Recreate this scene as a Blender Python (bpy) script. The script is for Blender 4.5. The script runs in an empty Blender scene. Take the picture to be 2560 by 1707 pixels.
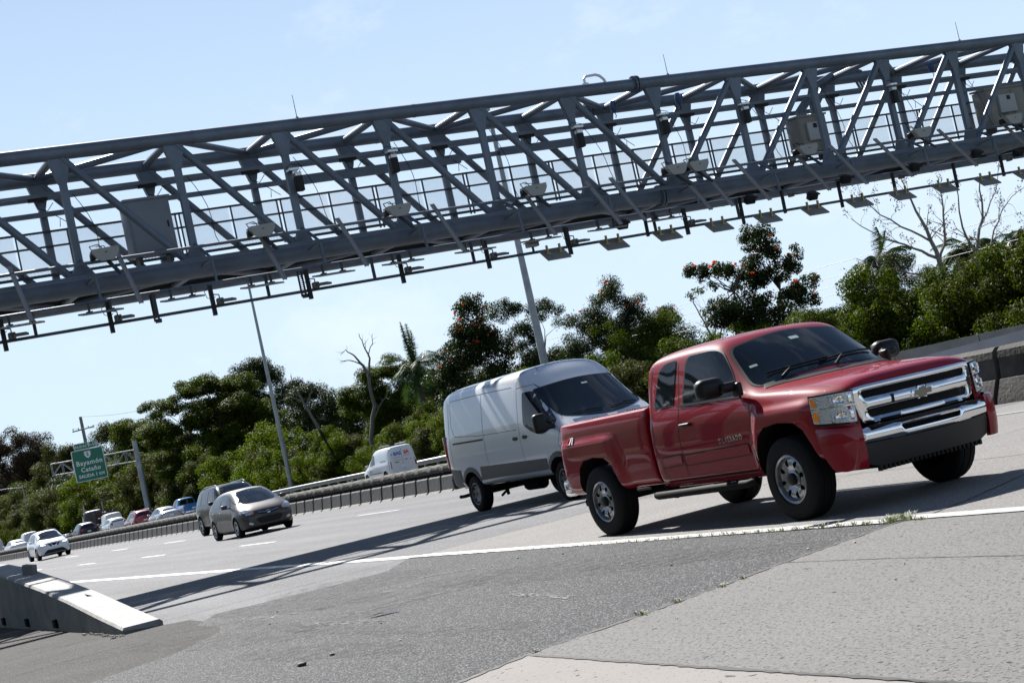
import bpy, bmesh, math, random
import numpy as np
from mathutils import Vector, Matrix
from mathutils.bvhtree import BVHTree
from mathutils.geometry import delaunay_2d_cdt
PI = math.pi
R = math.radians
S = bpy.context.scene
COL = S.collection
# ---------------------------------------------------------------- camera
# world frame: X = travel direction of the near carriageway, Y = across the road, Z = up, metres
cam_d = bpy.data.cameras.new('camera'); cam = bpy.data.objects.new('camera', cam_d); COL.objects.link(cam)
cam_d.sensor_width = 36; cam_d.lens = 36*4124.334/2560; cam_d.clip_start = .1; cam_d.clip_end = 4000
PITCH, ROLL, RY = R(2.9651699), R(12.5514248), R(-62.8809624)
def cam_axes():
    t = Vector((math.cos(RY), math.sin(RY), 0)); n = Vector((-t.y, t.x, 0))
    to = lambda v: Vector((v.dot(t), v.dot(n), v.z))
    fw = Vector((0, math.cos(PITCH), math.sin(PITCH))); u0 = Vector((0, -math.sin(PITCH), math.cos(PITCH))); r0 = Vector((1, 0, 0))
    r = math.cos(ROLL)*r0 - math.sin(ROLL)*u0; u = math.sin(ROLL)*r0 + math.cos(ROLL)*u0
    return to(r), to(u), to(fw)
_r, _u, _f = cam_axes()
cam.matrix_world = Matrix(((_r.x, _u.x, -_f.x, 0), (_r.y, _u.y, -_f.y, 0), (_r.z, _u.z, -_f.z, 1.43), (0, 0, 0, 1)))
S.camera = cam
# ---------------------------------------------------------------- light
SUN_TRAVEL = Vector((1.1, -0.07, -1.0)).normalized()
sun_d = bpy.data.lights.new('sun', 'SUN'); sun_d.energy = 5.0; sun_d.angle = R(.53); sun_d.color = (1, .965, .915)
sun = bpy.data.objects.new('sun', sun_d); COL.objects.link(sun); sun.rotation_euler = SUN_TRAVEL.to_track_quat('-Z', 'Y').to_euler(); sun.location = (-60, 10, 60)
W = bpy.data.worlds.new('World'); S.world = W; W.use_nodes = True
wn = W.node_tree.nodes; wl = W.node_tree.links
bg = wn['Background']; sky = wn.new('ShaderNodeTexSky'); sky.sky_type = 'NISHITA'; sky.sun_disc = False
to_sun = -SUN_TRAVEL
sky.sun_elevation = math.asin(to_sun.z); sky.sun_rotation = math.atan2(to_sun.x, to_sun.y)
sky.altitude = 20; sky.air_density = 1.0; sky.dust_density = .05; sky.ozone_density = 2.5
bg.inputs[1].default_value = .05
# faint high cirrus mixed into the sky
tc = wn.new('ShaderNodeTexCoord'); mp = wn.new('ShaderNodeMapping'); mp.inputs['Scale'].default_value = (2.2, 5.5, 9); mp.inputs['Rotation'].default_value = (.2, .5, .9)
nz = wn.new('ShaderNodeTexNoise'); nz.inputs['Scale'].default_value = 1.6; nz.inputs['Detail'].default_value = 7; nz.inputs['Roughness'].default_value = .62
cr = wn.new('ShaderNodeValToRGB'); cr.color_ramp.elements[0].position = .53; cr.color_ramp.elements[1].position = .86
cr.color_ramp.elements[0].color = (0, 0, 0, 1); cr.color_ramp.elements[1].color = (.7, .7, .7, 1)
mx = wn.new('ShaderNodeMix'); mx.data_type = 'RGBA'; mx.inputs[7].default_value = (8.2, 8.8, 9.6, 1)
wl.new(tc.outputs['Generated'], mp.inputs[0]); wl.new(mp.outputs[0], nz.inputs['Vector']); wl.new(nz.outputs[0], cr.inputs[0])
# pale haze low in the sky
sp_ = wn.new('ShaderNodeSeparateXYZ'); wl.new(tc.outputs['Generated'], sp_.inputs[0])
hz = wn.new('ShaderNodeMapRange'); hz.interpolation_type = 'SMOOTHSTEP'; hz.inputs[1].default_value = -.05; hz.inputs[2].default_value = .66; hz.inputs[3].default_value = .97; hz.inputs[4].default_value = .0
wl.new(sp_.outputs[2], hz.inputs[0])
hm_ = wn.new('ShaderNodeMix'); hm_.data_type = 'RGBA'; hm_.inputs[7].default_value = (6.0, 7.4, 9.0, 1); wl.new(hz.outputs[0], hm_.inputs[0]); dm = wn.new('ShaderNodeMix'); dm.data_type = 'RGBA'; dm.blend_type = 'MULTIPLY'; dm.inputs[0].default_value = 1; dm.inputs[7].default_value = (.84, .84, .86, 1); wl.new(sky.outputs[0], dm.inputs[6]); wl.new(dm.outputs[2], hm_.inputs[6])
wl.new(cr.outputs[0], mx.inputs[0]); wl.new(hm_.outputs[2], mx.inputs[6]); wl.new(mx.outputs[2], bg.inputs[0])
S.view_settings.view_transform = 'Standard'; S.view_settings.look = 'None'; S.view_settings.exposure = 1.3; S.view_settings.gamma = 1
S.render.engine = 'CYCLES'
# ---------------------------------------------------------------- materials
_m = {}
def mat(name, col=(.5, .5, .5), rough=.5, metal=0, coat=0, spec=.5, noise=None, bump=None, emit=None, trans=0):
    """noise=(scale, amount[, detail]) mottles the colour; bump=(scale, strength, distance)"""
    if name in _m: return _m[name]
    m = bpy.data.materials.new(name); m.use_nodes = True; N = m.node_tree.nodes; L = m.node_tree.links
    b = N['Principled BSDF']; c4 = (*col, 1)
    b.inputs['Base Color'].default_value = c4; b.inputs['Roughness'].default_value = rough; b.inputs['Metallic'].default_value = metal
    b.inputs['Coat Weight'].default_value = coat; b.inputs['Coat Roughness'].default_value = .025; b.inputs['Specular IOR Level'].default_value = spec
    if trans: b.inputs['Transmission Weight'].default_value = trans
    if emit: b.inputs['Emission Color'].default_value = (*emit[0], 1); b.inputs['Emission Strength'].default_value = emit[1]
    if noise or bump: t = N.new('ShaderNodeTexCoord')
    if noise:
        n = N.new('ShaderNodeTexNoise'); n.inputs['Scale'].default_value = noise[0]; n.inputs['Detail'].default_value = 6; n.inputs['Roughness'].default_value = .6
        L.new(t.outputs['Object'], n.inputs['Vector'])
        mr = N.new('ShaderNodeMapRange'); mr.inputs[1].default_value = .3; mr.inputs[2].default_value = .7; mr.inputs[3].default_value = 1-noise[1]; mr.inputs[4].default_value = 1+noise[1]
        L.new(n.outputs[0], mr.inputs[0])
        h = N.new('ShaderNodeHueSaturation'); h.inputs['Color'].default_value = c4; L.new(mr.outputs[0], h.inputs['Value']); L.new(h.outputs[0], b.inputs['Base Color'])
    if bump:
        n2 = N.new('ShaderNodeTexNoise'); n2.inputs['Scale'].default_value = bump[0]; n2.inputs['Detail'].default_value = 4
        L.new(t.outputs['Object'], n2.inputs['Vector'])
        bp = N.new('ShaderNodeBump'); bp.inputs['Strength'].default_value = bump[1]; bp.inputs['Distance'].default_value = bump[2]
        L.new(n2.outputs[0], bp.inputs['Height']); L.new(bp.outputs[0], b.inputs['Normal'])
    _m[name] = m; return m
BLACK = mat('black_plastic', (.006, .006, .0065), .5, spec=.25)
DARK = mat('dark_underside', (.006, .006, .0065), .9, spec=.1)
TYRE = mat('tyre_rubber', (.007, .007, .0075), .8, spec=.2, bump=(60, .3, .004))
CHROME = mat('chrome', (.78, .79, .80), .06, 1)
GLASS = mat('tinted_glass', (.006, .008, .010), .03, 0, 0, .45)
CLEAR = mat('lamp_lens', (.42, .44, .47), .08, .35, 1)
AMBER = mat('amber_lens', (.85, .25, .02), .15, 0, 1)
REDL = mat('red_lens', (.32, .008, .01), .12, 0, 1)
SILVER = mat('silver_metal', (.45, .45, .46), .3, .9)
WHITEP = mat('white_lettering', (.85, .85, .85), .5)
PLATE = mat('number_plate', (.7, .72, .75), .4)
# ---------------------------------------------------------------- object helpers
def link(o, parent=None):
    COL.objects.link(o)
    if parent is not None: o.parent = parent
    return o
def tag(o, label=None, cat=None, group=None, kind=None):
    if label: o['label'] = label
    if cat: o['category'] = cat
    if group: o['group'] = group
    if kind: o['kind'] = kind
    return o
def thing(name, label, cat, loc=(0, 0, 0), rz=0, group=None):
    o = bpy.data.objects.new(name, None); o.empty_display_size = .3; o.location = loc; o.rotation_euler = (0, 0, rz)
    link(o); return tag(o, label, cat, group)
def kids(o): return [c for c in COL.objects if c.parent == o]
_kid = None
def copy_tree(o, parent=None):
    c = o.copy(); COL.objects.link(c); c.parent = parent
    for k in _tree.get(o.name, []): copy_tree(k, c)
    return c
_tree = {}
def index_tree(o):
    """remember the children of o (and theirs) so that copies are quick"""
    for c in COL.objects:
        if c.parent is not None: pass
    todo = [o]
    allo = list(COL.objects); ch = {}
    for c in allo:
        if c.parent is not None: ch.setdefault(c.parent.name, []).append(c)
    while todo:
        k = todo.pop(); _tree[k.name] = ch.get(k.name, []); todo += _tree[k.name]
def smooth(me, ang=35):
    bm = bmesh.new(); bm.from_mesh(me)
    for f in bm.faces: f.smooth = True
    a = R(ang)
    for e in bm.edges: e.smooth = (len(e.link_faces) == 2 and e.calc_face_angle(0) < a)
    bm.to_mesh(me); bm.free()
class MB:
    def __init__(s): s.v = []; s.f = []; s.m = []
    def add(s, vs, fs, mi=0, M=None):
        o = len(s.v); s.v += [tuple(M @ Vector(v)) if M is not None else tuple(v) for v in vs]
        s.f += [tuple(i+o for i in f) for f in fs]; s.m += [mi]*len(fs); return s
    def box(s, c, d, mi=0, rot=None, bev=0):
        x, y, z = d[0]/2, d[1]/2, d[2]/2
        M = Matrix.Translation(c) @ (rot.to_4x4() if rot is not None else Matrix.Identity(4))
        if bev:
            bm = bmesh.new(); bmesh.ops.create_cube(bm, size=1, matrix=Matrix.Diagonal((d[0], d[1], d[2], 1)))
            bmesh.ops.bevel(bm, geom=bm.edges[:], offset=min(bev, min(d)*.49), segments=3, affect='EDGES', profile=.5)
            bm.verts.ensure_lookup_table()
            s.add([v.co.copy() for v in bm.verts], [[v.index for v in f.verts] for f in bm.faces], mi, M); bm.free(); return s
        vs = [(-x, -y, -z), (x, -y, -z), (x, y, -z), (-x, y, -z), (-x, -y, z), (x, -y, z), (x, y, z), (-x, y, z)]
        return s.add(vs, [(0, 3, 2, 1), (4, 5, 6, 7), (0, 1, 5, 4), (1, 2, 6, 5), (2, 3, 7, 6), (3, 0, 4, 7)], mi, M)
    def bar(s, a, b, w, h=None, mi=0, up=(0, 0, 1)):
        """square bar from a to b, w wide, h high"""
        a = Vector(a); b = Vector(b); h = h or w; d = (b-a); L = d.length
        if L < 1e-6: return s
        x = d.normalized(); u = Vector(up)
        if abs(x.dot(u)) > .98: u = Vector((1, 0, 0))
        y = u.cross(x).normalized(); z = x.cross(y)
        rot = Matrix((x, y, z)).transposed()
        return s.box((a+b)/2, (L, w, h), mi, rot)
    def tube(s, pts, r, n=10, mi=0, cap=True):
        pts = [Vector(p) for p in pts]; rs = r if isinstance(r, (list, tuple)) else [r]*len(pts)
        vs = []; fs = []; prev = None
        for i, p in enumerate(pts):
            d = (pts[min(i+1, len(pts)-1)]-pts[max(i-1, 0)]).normalized()
            if prev is None:
                a = Vector((0, 0, 1)) if abs(d.z) < .9 else Vector((1, 0, 0)); x = d.cross(a).normalized()
            else: x = (prev-d*prev.dot(d)).normalized()
            prev = x; y = d.cross(x)
            vs += [p+(x*math.cos(2*PI*k/n)+y*math.sin(2*PI*k/n))*rs[i] for k in range(n)]
        for i in range(len(pts)-1):
            for k in range(n): fs.append((i*n+k, i*n+(k+1) % n, (i+1)*n+(k+1) % n, (i+1)*n+k))
        if cap: fs += [tuple(range(n-1, -1, -1)), tuple((len(pts)-1)*n+k for k in range(n))]
        return s.add(vs, fs, mi)
    def lathe(s, prof, n=32, M=None, mi=0, axis='y'):
        """profile [(radius, offset)] turned about the y axis (or z)"""
        vs = []
        for r, t in prof:
            for k in range(n):
                a = 2*PI*k/n
                vs.append((r*math.cos(a), t, r*math.sin(a)) if axis == 'y' else (r*math.cos(a), r*math.sin(a), t))
        fs = [(i*n+k, i*n+(k+1) % n, (i+1)*n+(k+1) % n, (i+1)*n+k) for i in range(len(prof)-1) for k in range(n)]
        return s.add(vs, fs, mi, M)
    def build(s, name, mats, parent=None, ang=35, loc=None):
        me = bpy.data.meshes.new(name); me.from_pydata(s.v, [], s.f); me.update()
        for m in (mats if isinstance(mats, (list, tuple)) else [mats]): me.materials.append(m)
        me.polygons.foreach_set('material_index', s.m)
        bm = bmesh.new(); bm.from_mesh(me); bmesh.ops.recalc_face_normals(bm, faces=bm.faces[:])
        a = R(ang or 0)
        for f in bm.faces: f.smooth = bool(ang)
        for e in bm.edges: e.smooth = (len(e.link_faces) == 2 and e.calc_face_angle(0) < a)
        bm.to_mesh(me); bm.free()
        o = bpy.data.objects.new(name, me); link(o, parent)
        if loc: o.location = loc
        return o
# ---- flat outlines with holes, mapped onto any surface
def rr(poly, r, n=4):
    """round the corners of an outline"""
    out = []; N = len(poly)
    for i in range(N):
        p = Vector(poly[i]); a = Vector(poly[i-1]); b = Vector(poly[(i+1) % N])
        ri = r[i] if isinstance(r, (list, tuple)) else r
        d1 = a-p; d2 = b-p; q = min(ri, d1.length*.45, d2.length*.45)
        if q < 1e-5: out.append(tuple(p)); continue
        s = p+d1.normalized()*q; e = p+d2.normalized()*q
        for k in range(n+1):
            t = k/n; out.append(tuple(s*(1-t)**2+p*2*t*(1-t)+e*t*t))
    return out
def ell(c, rx, ry, n=20, a0=0):
    ca, sa = math.cos(a0), math.sin(a0); o = []
    for k in range(n):
        x, y = rx*math.cos(2*PI*k/n), ry*math.sin(2*PI*k/n); o.append((c[0]+x*ca-y*sa, c[1]+x*sa+y*ca))
    return o
def resamp(loop, d):
    o = []
    for i, p in enumerate(loop):
        q = loop[(i+1) % len(loop)]; L = math.dist(p, q); n = max(1, int(L/d+.5))
        o += [(p[0]+(q[0]-p[0])*k/n, p[1]+(q[1]-p[1])*k/n) for k in range(n)]
    return o
def inside(p, loop):
    c = False; x, y = p; j = len(loop)-1
    for i in range(len(loop)):
        a, b = loop[i], loop[j]
        if (a[1] > y) != (b[1] > y) and x < (b[0]-a[0])*(y-a[1])/(b[1]-a[1])+a[0]: c = not c
        j = i
    return c
def dloop(p, loop):
    m = 9e9
    for i in range(len(loop)):
        a = loop[i]; b = loop[(i+1) % len(loop)]; vx, vy = b[0]-a[0], b[1]-a[1]; L = vx*vx+vy*vy
        t = 0 if L == 0 else max(0, min(1, ((p[0]-a[0])*vx+(p[1]-a[1])*vy)/L)); m = min(m, math.hypot(p[0]-a[0]-t*vx, p[1]-a[1]-t*vy))
    return m
def tri2d(outer, holes=(), d=.1):
    loops = [resamp(outer, d)]+[resamp(h, d) for h in holes]
    vs = []; es = []
    for l in loops:
        o = len(vs); vs += l; es += [(o+i, o+(i+1) % len(l)) for i in range(len(l))]
    xs = [v[0] for v in loops[0]]; ys = [v[1] for v in loops[0]]
    x = min(xs)+d*.5
    while x < max(xs):
        y = min(ys)+d*.5
        while y < max(ys):
            if inside((x, y), loops[0]) and dloop((x, y), loops[0]) > d*.35 and not any(inside((x, y), h) or dloop((x, y), h) < d*.35 for h in loops[1:]): vs.append((x, y))
            y += d
        x += d
    r = delaunay_2d_cdt([Vector(v) for v in vs], es, [], 1, 1e-6)
    V = [tuple(v) for v in r[0]]; F = []
    for f in r[2]:
        c = (sum(V[i][0] for i in f)/3, sum(V[i][1] for i in f)/3)
        if inside(c, loops[0]) and not any(inside(c, h) for h in loops[1:]): F.append(tuple(f))
    return V, F
def shell(name, mats, parent, outer, fm, thick=.02, holes=(), d=.1, ang=40, mb=None, mi=0):
    """outline -> solid; fm(u, v, w) gives the 3-D point at depth w (0 = face, negative = behind)"""
    V, F = tri2d(outer, holes, d)
    P0 = [fm(u, v, 0) for u, v in V]; ok = [p is not None for p in P0]
    F = [f for f in F if all(ok[i] for i in f)]
    P1 = [fm(u, v, -thick) if o else None for (u, v), o in zip(V, ok)]
    n = len(V); z = (0, 0, 0)
    cnt = {}
    for f in F:
        for i in range(3):
            e = (f[i], f[(i+1) % 3]); k = tuple(sorted(e)); cnt[k] = None if k in cnt else e
    fs = list(F)+[(f[2]+n, f[1]+n, f[0]+n) for f in F]+[(e[1], e[0], e[0]+n, e[1]+n) for e in cnt.values() if e]
    used = sorted({i for f in fs for i in f}); mp_ = {k: j for j, k in enumerate(used)}
    PP = [p if p is not None else z for p in P0]+[p if p is not None else z for p in P1]
    own = mb is None; mb = mb or MB()
    mb.add([PP[k] for k in used], [tuple(mp_[i] for i in f) for f in fs], mi)
    return mb.build(name, mats, parent, ang) if own else None
def pillow(fm, loops, r=.03, h=.015):
    """rounds the face off towards its edges"""
    def f(u, v, w):
        if w < 0: return fm(u, v, w)
        t = min(1, min(dloop((u, v), l) for l in loops)/r); return fm(u, v, w-h+h*math.sqrt(max(0, 1-(1-t)**2)))
    return f
class Body:
    """surface to lay things on; proj(axis) gives an fm for shell()"""
    def __init__(s, me):
        me.calc_loop_triangles() if False else None
        s.vs = [v.co.copy() for v in me.vertices]; s.ps = [tuple(p.vertices) for p in me.polygons]
        s.t = BVHTree.FromPolygons(s.vs, s.ps)
    def fm(s, ax, off=.004, only=None):
        A = {'Y-': (lambda u, v: ((u, -5, v), (0, 1, 0))), 'Y+': (lambda u, v: ((u, 5, v), (0, -1, 0))),
             'X+': (lambda u, v: ((9, u, v), (-1, 0, 0))), 'X-': (lambda u, v: ((-12, u, v), (1, 0, 0))), 'Z': (lambda u, v: ((u, v, 6), (0, 0, -1)))}[ax]
        def f(u, v, w):
            o, d = A(u, v); h = s.t.ray_cast(Vector(o), Vector(d))
            if h[0] is None: return None
            nn = h[1]
            if nn.dot(Vector(d)) > 0: nn = -nn
            return h[0]+nn*(off+w)
        return f
    def line(s, mb, pts, ax, w=.008, off=.0015, d=.05, mi=0, close=False):
        """thin ribbon along a polyline laid on the surface"""
        P = []
        q = pts+[pts[0]] if close else pts
        for a, b in zip(q[:-1], q[1:]):
            n = max(1, int(math.dist(a, b)/d)); P += [(a[0]+(b[0]-a[0])*k/n, a[1]+(b[1]-a[1])*k/n) for k in range(n)]
        P.append(q[-1]); f = s.fm(ax, off); vs = []
        pr = []
        for i, p in enumerate(P):
            a = P[max(i-1, 0)]; b = P[min(i+1, len(P)-1)]; t = Vector((b[0]-a[0], b[1]-a[1])).normalized(); nx, ny = -t.y*w/2, t.x*w/2
            c1 = f(p[0]+nx, p[1]+ny, 0); c2 = f(p[0]-nx, p[1]-ny, 0); pr.append((c1, c2))
        for (a, b), (c, e) in zip(pr[:-1], pr[1:]):
            if None in (a, b, c, e) or (a-c).length > .4: continue
            mb.add([a, b, e, c], [(0, 1, 2, 3)], mi)
def text_shapes(txt, size, bold=0, spacing=1.0, font=None):
    cu = bpy.data.curves.new('lettering', 'FONT'); cu.body = txt; cu.size = size; cu.align_x = 'CENTER'; cu.align_y = 'CENTER'; cu.resolution_u = 3
    cu.offset = bold; cu.space_character = spacing; cu.extrude = .004
    o = bpy.data.objects.new('lettering', cu); COL.objects.link(o)
    dg = bpy.context.evaluated_depsgraph_get(); me = bpy.data.meshes.new_from_object(o.evaluated_get(dg)); 
    bpy.data.objects.remove(o); bpy.data.curves.remove(cu); return me
def text(name, txt, size, m, parent, M, bold=0, spacing=1.0, fm=None):
    """flat lettering; M places it, or fm lays it on a surface"""
    me = text_shapes(txt, size, bold, spacing); me.name = name
    if fm:
        for v in me.vertices:
            q = (M @ Vector((v.co.x, v.co.y, 0))); p = fm(q.x, q.y, v.co.z)
            v.co = p if p is not None else Vector((0, 0, 0))
    else: me.transform(M)
    me.materials.clear(); me.materials.append(m)
    o = bpy.data.objects.new(name, me); return link(o, parent)
def bake(o):
    dg = bpy.context.evaluated_depsgraph_get(); me = bpy.data.meshes.new_from_object(o.evaluated_get(dg)); o.modifiers.clear(); old = o.data; o.data = me; me.name = o.name
    bpy.data.meshes.remove(old); return o
def loft(name, st, mats, parent=None, sub=2, crease=None, cap_crease=0, dark_below=None):
    """st: list of (x, [(y, z) bottom..top centre]); mirrored in y; rows listed in crease are kept sharper"""
    n = len(st[0][1]); vs = []; fs = []
    last0 = st[0][1][-1][0] == 0
    ring = 2*n-1 if last0 else 2*n
    for x, P in st:
        vs += [(x, -y, z) for y, z in P]
        Q = P[:-1] if last0 else P
        vs += [(x, y, z) for y, z in reversed(Q)]
    for i in range(len(st)-1):
        for k in range(ring): a, b = i*ring+k, i*ring+(k+1) % ring; fs.append((a, b, b+ring, a+ring))
    for i, rev in ((0, True), (len(st)-1, False)):
        o = i*ring
        for k in range(n-1):
            l0, l1 = o+k, o+k+1; r0, r1 = o+ring-1-k, o+ring-2-k
            f = (l0, l1, r1, r0) if l1 != r1 else (l0, l1, r0)
            fs.append(f if rev else f[::-1])
    me = bpy.data.meshes.new(name); me.from_pydata(vs, [], fs); me.update()
    for m in mats: me.materials.append(m)
    bm = bmesh.new(); bm.from_mesh(me); bmesh.ops.recalc_face_normals(bm, faces=bm.faces[:])
    cl = bm.edges.layers.float.new('crease_edge'); bm.verts.ensure_lookup_table()
    def rowof(i):
        k = i % ring; return k if k < n else ring-1-k+(0 if True else 0)
    for e in bm.edges:
        a, b = e.verts[0].index, e.verts[1].index; sa, sb = a//ring, b//ring; ra, rb = rowof(a), rowof(b)
        if crease and sa != sb and ra == rb and ra in crease: e[cl] = crease[ra]
        if cap_crease and sa == sb and sa in (0, len(st)-1):
            if (a-b) % ring in (1, ring-1): e[cl] = cap_crease
    for f in bm.faces: f.smooth = True
    bm.to_mesh(me); bm.free()
    o = bpy.data.objects.new(name, me); link(o, parent)
    if sub: md = o.modifiers.new('s', 'SUBSURF'); md.levels = sub; md.render_levels = sub; bake(o)
    return o
def cut(o, cutters, m=None):
    """boolean difference with closed MB meshes; cut faces take material slot 1"""
    for c in cutters:
        k = c.build('cutter', [m or DARK], o.parent, 30)
        md = o.modifiers.new('b', 'BOOLEAN'); md.operation = 'DIFFERENCE'; md.object = k; md.solver = 'EXACT'
        try: md.material_mode = 'TRANSFER'
        except Exception: pass
        bake(o); bpy.data.objects.remove(k)
    return o
def prism_y(poly, y0, y1):
    b = MB(); n = len(poly)
    b.add([(x, y0, z) for x, z in poly]+[(x, y1, z) for x, z in poly], [tuple(range(n)), tuple(range(2*n-1, n-1, -1))]+[(k, (k+1) % n, (k+1) % n+n, k+n) for k in range(n)]); return b
def finish_body(o, arches=(), bulge=.0, zc=.38, r0=.4, r1=.6, zdark=None):
    """flare the arches and shade smooth with hard angles kept"""
    me = o.data
    if bulge:
        for v in me.vertices:
            if abs(v.co.y) > .6 and v.co.z < zc+r1:
                for ax in arches:
                    d = math.hypot(v.co.x-ax, v.co.z-zc)
                    if d < r1: t = min(1, (r1-d)/(r1-r0)); t = t*t*(3-2*t); v.co.y += math.copysign(bulge*t, v.co.y)
    smooth(me, 32); return o
# ---------------------------------------------------------------- ground materials
def ground_mat(name, c0, c1, speck, rough, fine=90, patch=.6, patch_amt=.12, pits=None, bump=.35, stretch=None, tint=None, spec=.5):
    m = bpy.data.materials.new(name); m.use_nodes = True; N = m.node_tree.nodes; L = m.node_tree.links; b = N['Principled BSDF']
    b.inputs['Roughness'].default_value = rough; b.inputs['Specular IOR Level'].default_value = spec
    t = N.new('ShaderNodeTexCoord'); src = t.outputs['Object']
    def noise(s, d=5, r=.6, vec=None):
        n = N.new('ShaderNodeTexNoise'); n.inputs['Scale'].default_value = s; n.inputs['Detail'].default_value = d; n.inputs['Roughness'].default_value = r; L.new(vec or src, n.inputs['Vector']); return n.outputs[0]
    def ramp(x, p0, p1, a, b_):
        r = N.new('ShaderNodeValToRGB'); r.color_ramp.elements[0].position = p0; r.color_ramp.elements[1].position = p1; r.color_ramp.elements[0].color = (*a, 1); r.color_ramp.elements[1].color = (*b_, 1); L.new(x, r.inputs[0]); return r.outputs[0]
    def mix(f, a, b_, mode='MIX'):
        x = N.new('ShaderNodeMix'); x.data_type = 'RGBA'; x.blend_type = mode
        if isinstance(f, (int, float)): x.inputs[0].default_value = f
        else: L.new(f, x.inputs[0])
        L.new(a, x.inputs[6]); L.new(b_, x.inputs[7]) if not isinstance(b_, tuple) else setattr(x.inputs[7], 'default_value', (*b_, 1)); return x.outputs[2]
    fn = noise(fine, 3, .7)
    base = ramp(fn, .36, .64, c0, c1)
    lo = noise(patch, 6, .65); g = ramp(lo, .3, .7, (1-patch_amt,)*3, (1+patch_amt,)*3); base = mix(1.0, base, g, 'MULTIPLY')
    if stretch:   # long wheel-worn streaks running with the traffic
        mp_ = N.new('ShaderNodeMapping'); mp_.inputs['Scale'].default_value = stretch; L.new(src, mp_.inputs[0]); st = noise(1, 4, .55, mp_.outputs[0]); base = mix(1.0, base, ramp(st, .35, .65, (.86,)*3, (1.12,)*3), 'MULTIPLY')
    if speck:
        v = N.new('ShaderNodeTexVoronoi'); v.inputs['Scale'].default_value = speck[0]; L.new(src, v.inputs['Vector'])
        s = N.new('ShaderNodeSeparateColor'); L.new(v.outputs['Color'], s.inputs[0]); f = ramp(s.outputs[0], speck[1], min(1, speck[1]+.03), (0,)*3, (1,)*3); base = mix(f, base, speck[2])
    hgt = fn
    if pits:
        pn = noise(pits[0], 3, .55); f = ramp(pn, pits[1], pits[1]+.03, (0,)*3, (1,)*3); base = mix(f, base, pits[2])
        pn2 = noise(pits[0]*.35, 2, .5)
        f2 = ramp(pn2, .70, .72, (0,)*3, (1,)*3); base = mix(f2, base, tuple(x*.6 for x in pits[2]))
        iv = N.new('ShaderNodeMath'); iv.operation = 'SUBTRACT'; L.new(fn, iv.inputs[0]); L.new(f, iv.inputs[1]); hgt = iv.outputs[0]
    L.new(base, b.inputs['Base Color'])
    bp = N.new('ShaderNodeBump'); bp.inputs['Strength'].default_value = bump; bp.inputs['Distance'].default_value = .01; L.new(hgt, bp.inputs['Height']); L.new(bp.outputs[0], b.inputs['Normal'])
    _m[name] = m; return m
ASPH = ground_mat('worn_asphalt', (.075, .077, .082), (.135, .137, .143), (70, .93, (.26, .26, .27)), .9, 90, .35, .12, bump=.15, stretch=(.02, 1.1, 1), spec=.22)
GORE = ground_mat('dark_asphalt', (.007, .0072, .008), (.056, .057, .061), (110, .82, (.185, .187, .19)), .9, 110, .5, .14, bump=.5, spec=.2)
SOIL = ground_mat('brown_asphalt', (.018, .017, .016), (.047, .045, .043), (90, .91, (.13, .128, .125)), .92, 90, .8, .3, bump=.3, spec=.15)
CONC = ground_mat('lane_concrete', (.125, .12, .115), (.205, .198, .192), (70, .92, (.25, .245, .24)), .88, 80, .5, .10, (42, .60, (.065, .062, .058)), .3, spec=.2)
SLAB = ground_mat('pale_concrete', (.118, .115, .111), (.160, .156, .151), (80, .95, (.20, .195, .19)), .88, 90, .6, .07, (40, .585, (.05, .048, .046)), .45, spec=.2)
SLAB2 = ground_mat('pinkish_concrete', (.185, .172, .162), (.225, .21, .20), None, .88, 90, .6, .07, (36, .64, (.09, .083, .077)), .3, spec=.2)
PAINTW = mat('road_paint', (0.3588, 0.3588, 0.351), .55, noise=(9, .14), bump=(70, .3, .004))
PAINTF = mat('faded_road_paint', (0.2964, 0.2964, 0.2964), .55, noise=(12, .25))
GRASSG = mat('verge_ground', (.05, .07, .025), .9, noise=(.6, .4))
def sheet(name, poly, z, m, kind='structure', parent=None, d=3.0):
    b = MB(); n = len(poly); b.add([(x, y, z) for x, y in poly], [tuple(range(n))]); o = b.build(name, m, parent, 0)
    if parent is None: o['kind'] = kind
    return o
sheet('ground', [(-2500, -1200), (1500, -1200), (1500, 2500), (-2500, 2500)], -.03, GRASSG)
sheet('road', [(-700, -3), (-21.3, -3), (-21.3, 20.4), (-700, 20.4)], 0, ASPH)
sheet('far_road', [(-700, 20.4), (80, 20.4), (80, 38.8), (-700, 38.8)], -.004, ASPH)
# gently wavy edge where the dark shoulder asphalt meets the lane asphalt
sheet('concrete_pavement', [(-21.3, 8.66), (80, 8.66), (80, 20.4), (-21.3, 20.4)], .002, CONC)
gore = [(-21.3, 8.60), (-20.6, 8.15), (-19.95, 7.75), (-19.8, 7.2), (-19.95, 6.6), (-20.0, 6.05), (-20.15, 5.5), (-19.5, 5.15), (-19.1, 4.95), (-18.0, 4.92), (-17.4, 4.75), (-16.2, 3.9), (-15.2, 2.4), (-14.8, 0), (-14.8, -3),
        (-7.2, -3), (-8.2, 1.2), (-9.25, 4.15), (-9.55, 4.6), (-9.75, 5.45), (-9.98, 6.2), (-10.3, 7.1), (-10.72, 8.60)]
sheet('shoulder', gore, .004, GORE)
sheet('shoulder_dirt', [(-21.3, -3), (-21.3, 4.3), (-20.3, 5.2), (-19.5, 5.15), (-19.1, 4.95), (-18.0, 4.92), (-17.4, 4.75), (-16.2, 3.9), (-15.2, 2.4), (-14.8, 0), (-14.8, -3)], .003, SOIL)
sheet('shoulder_dirt', [(-120, -3), (-21.3, -3), (-21.3, 4.3), (-21.4, 4.43), (-120, 4.43)], .004, SOIL)
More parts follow.
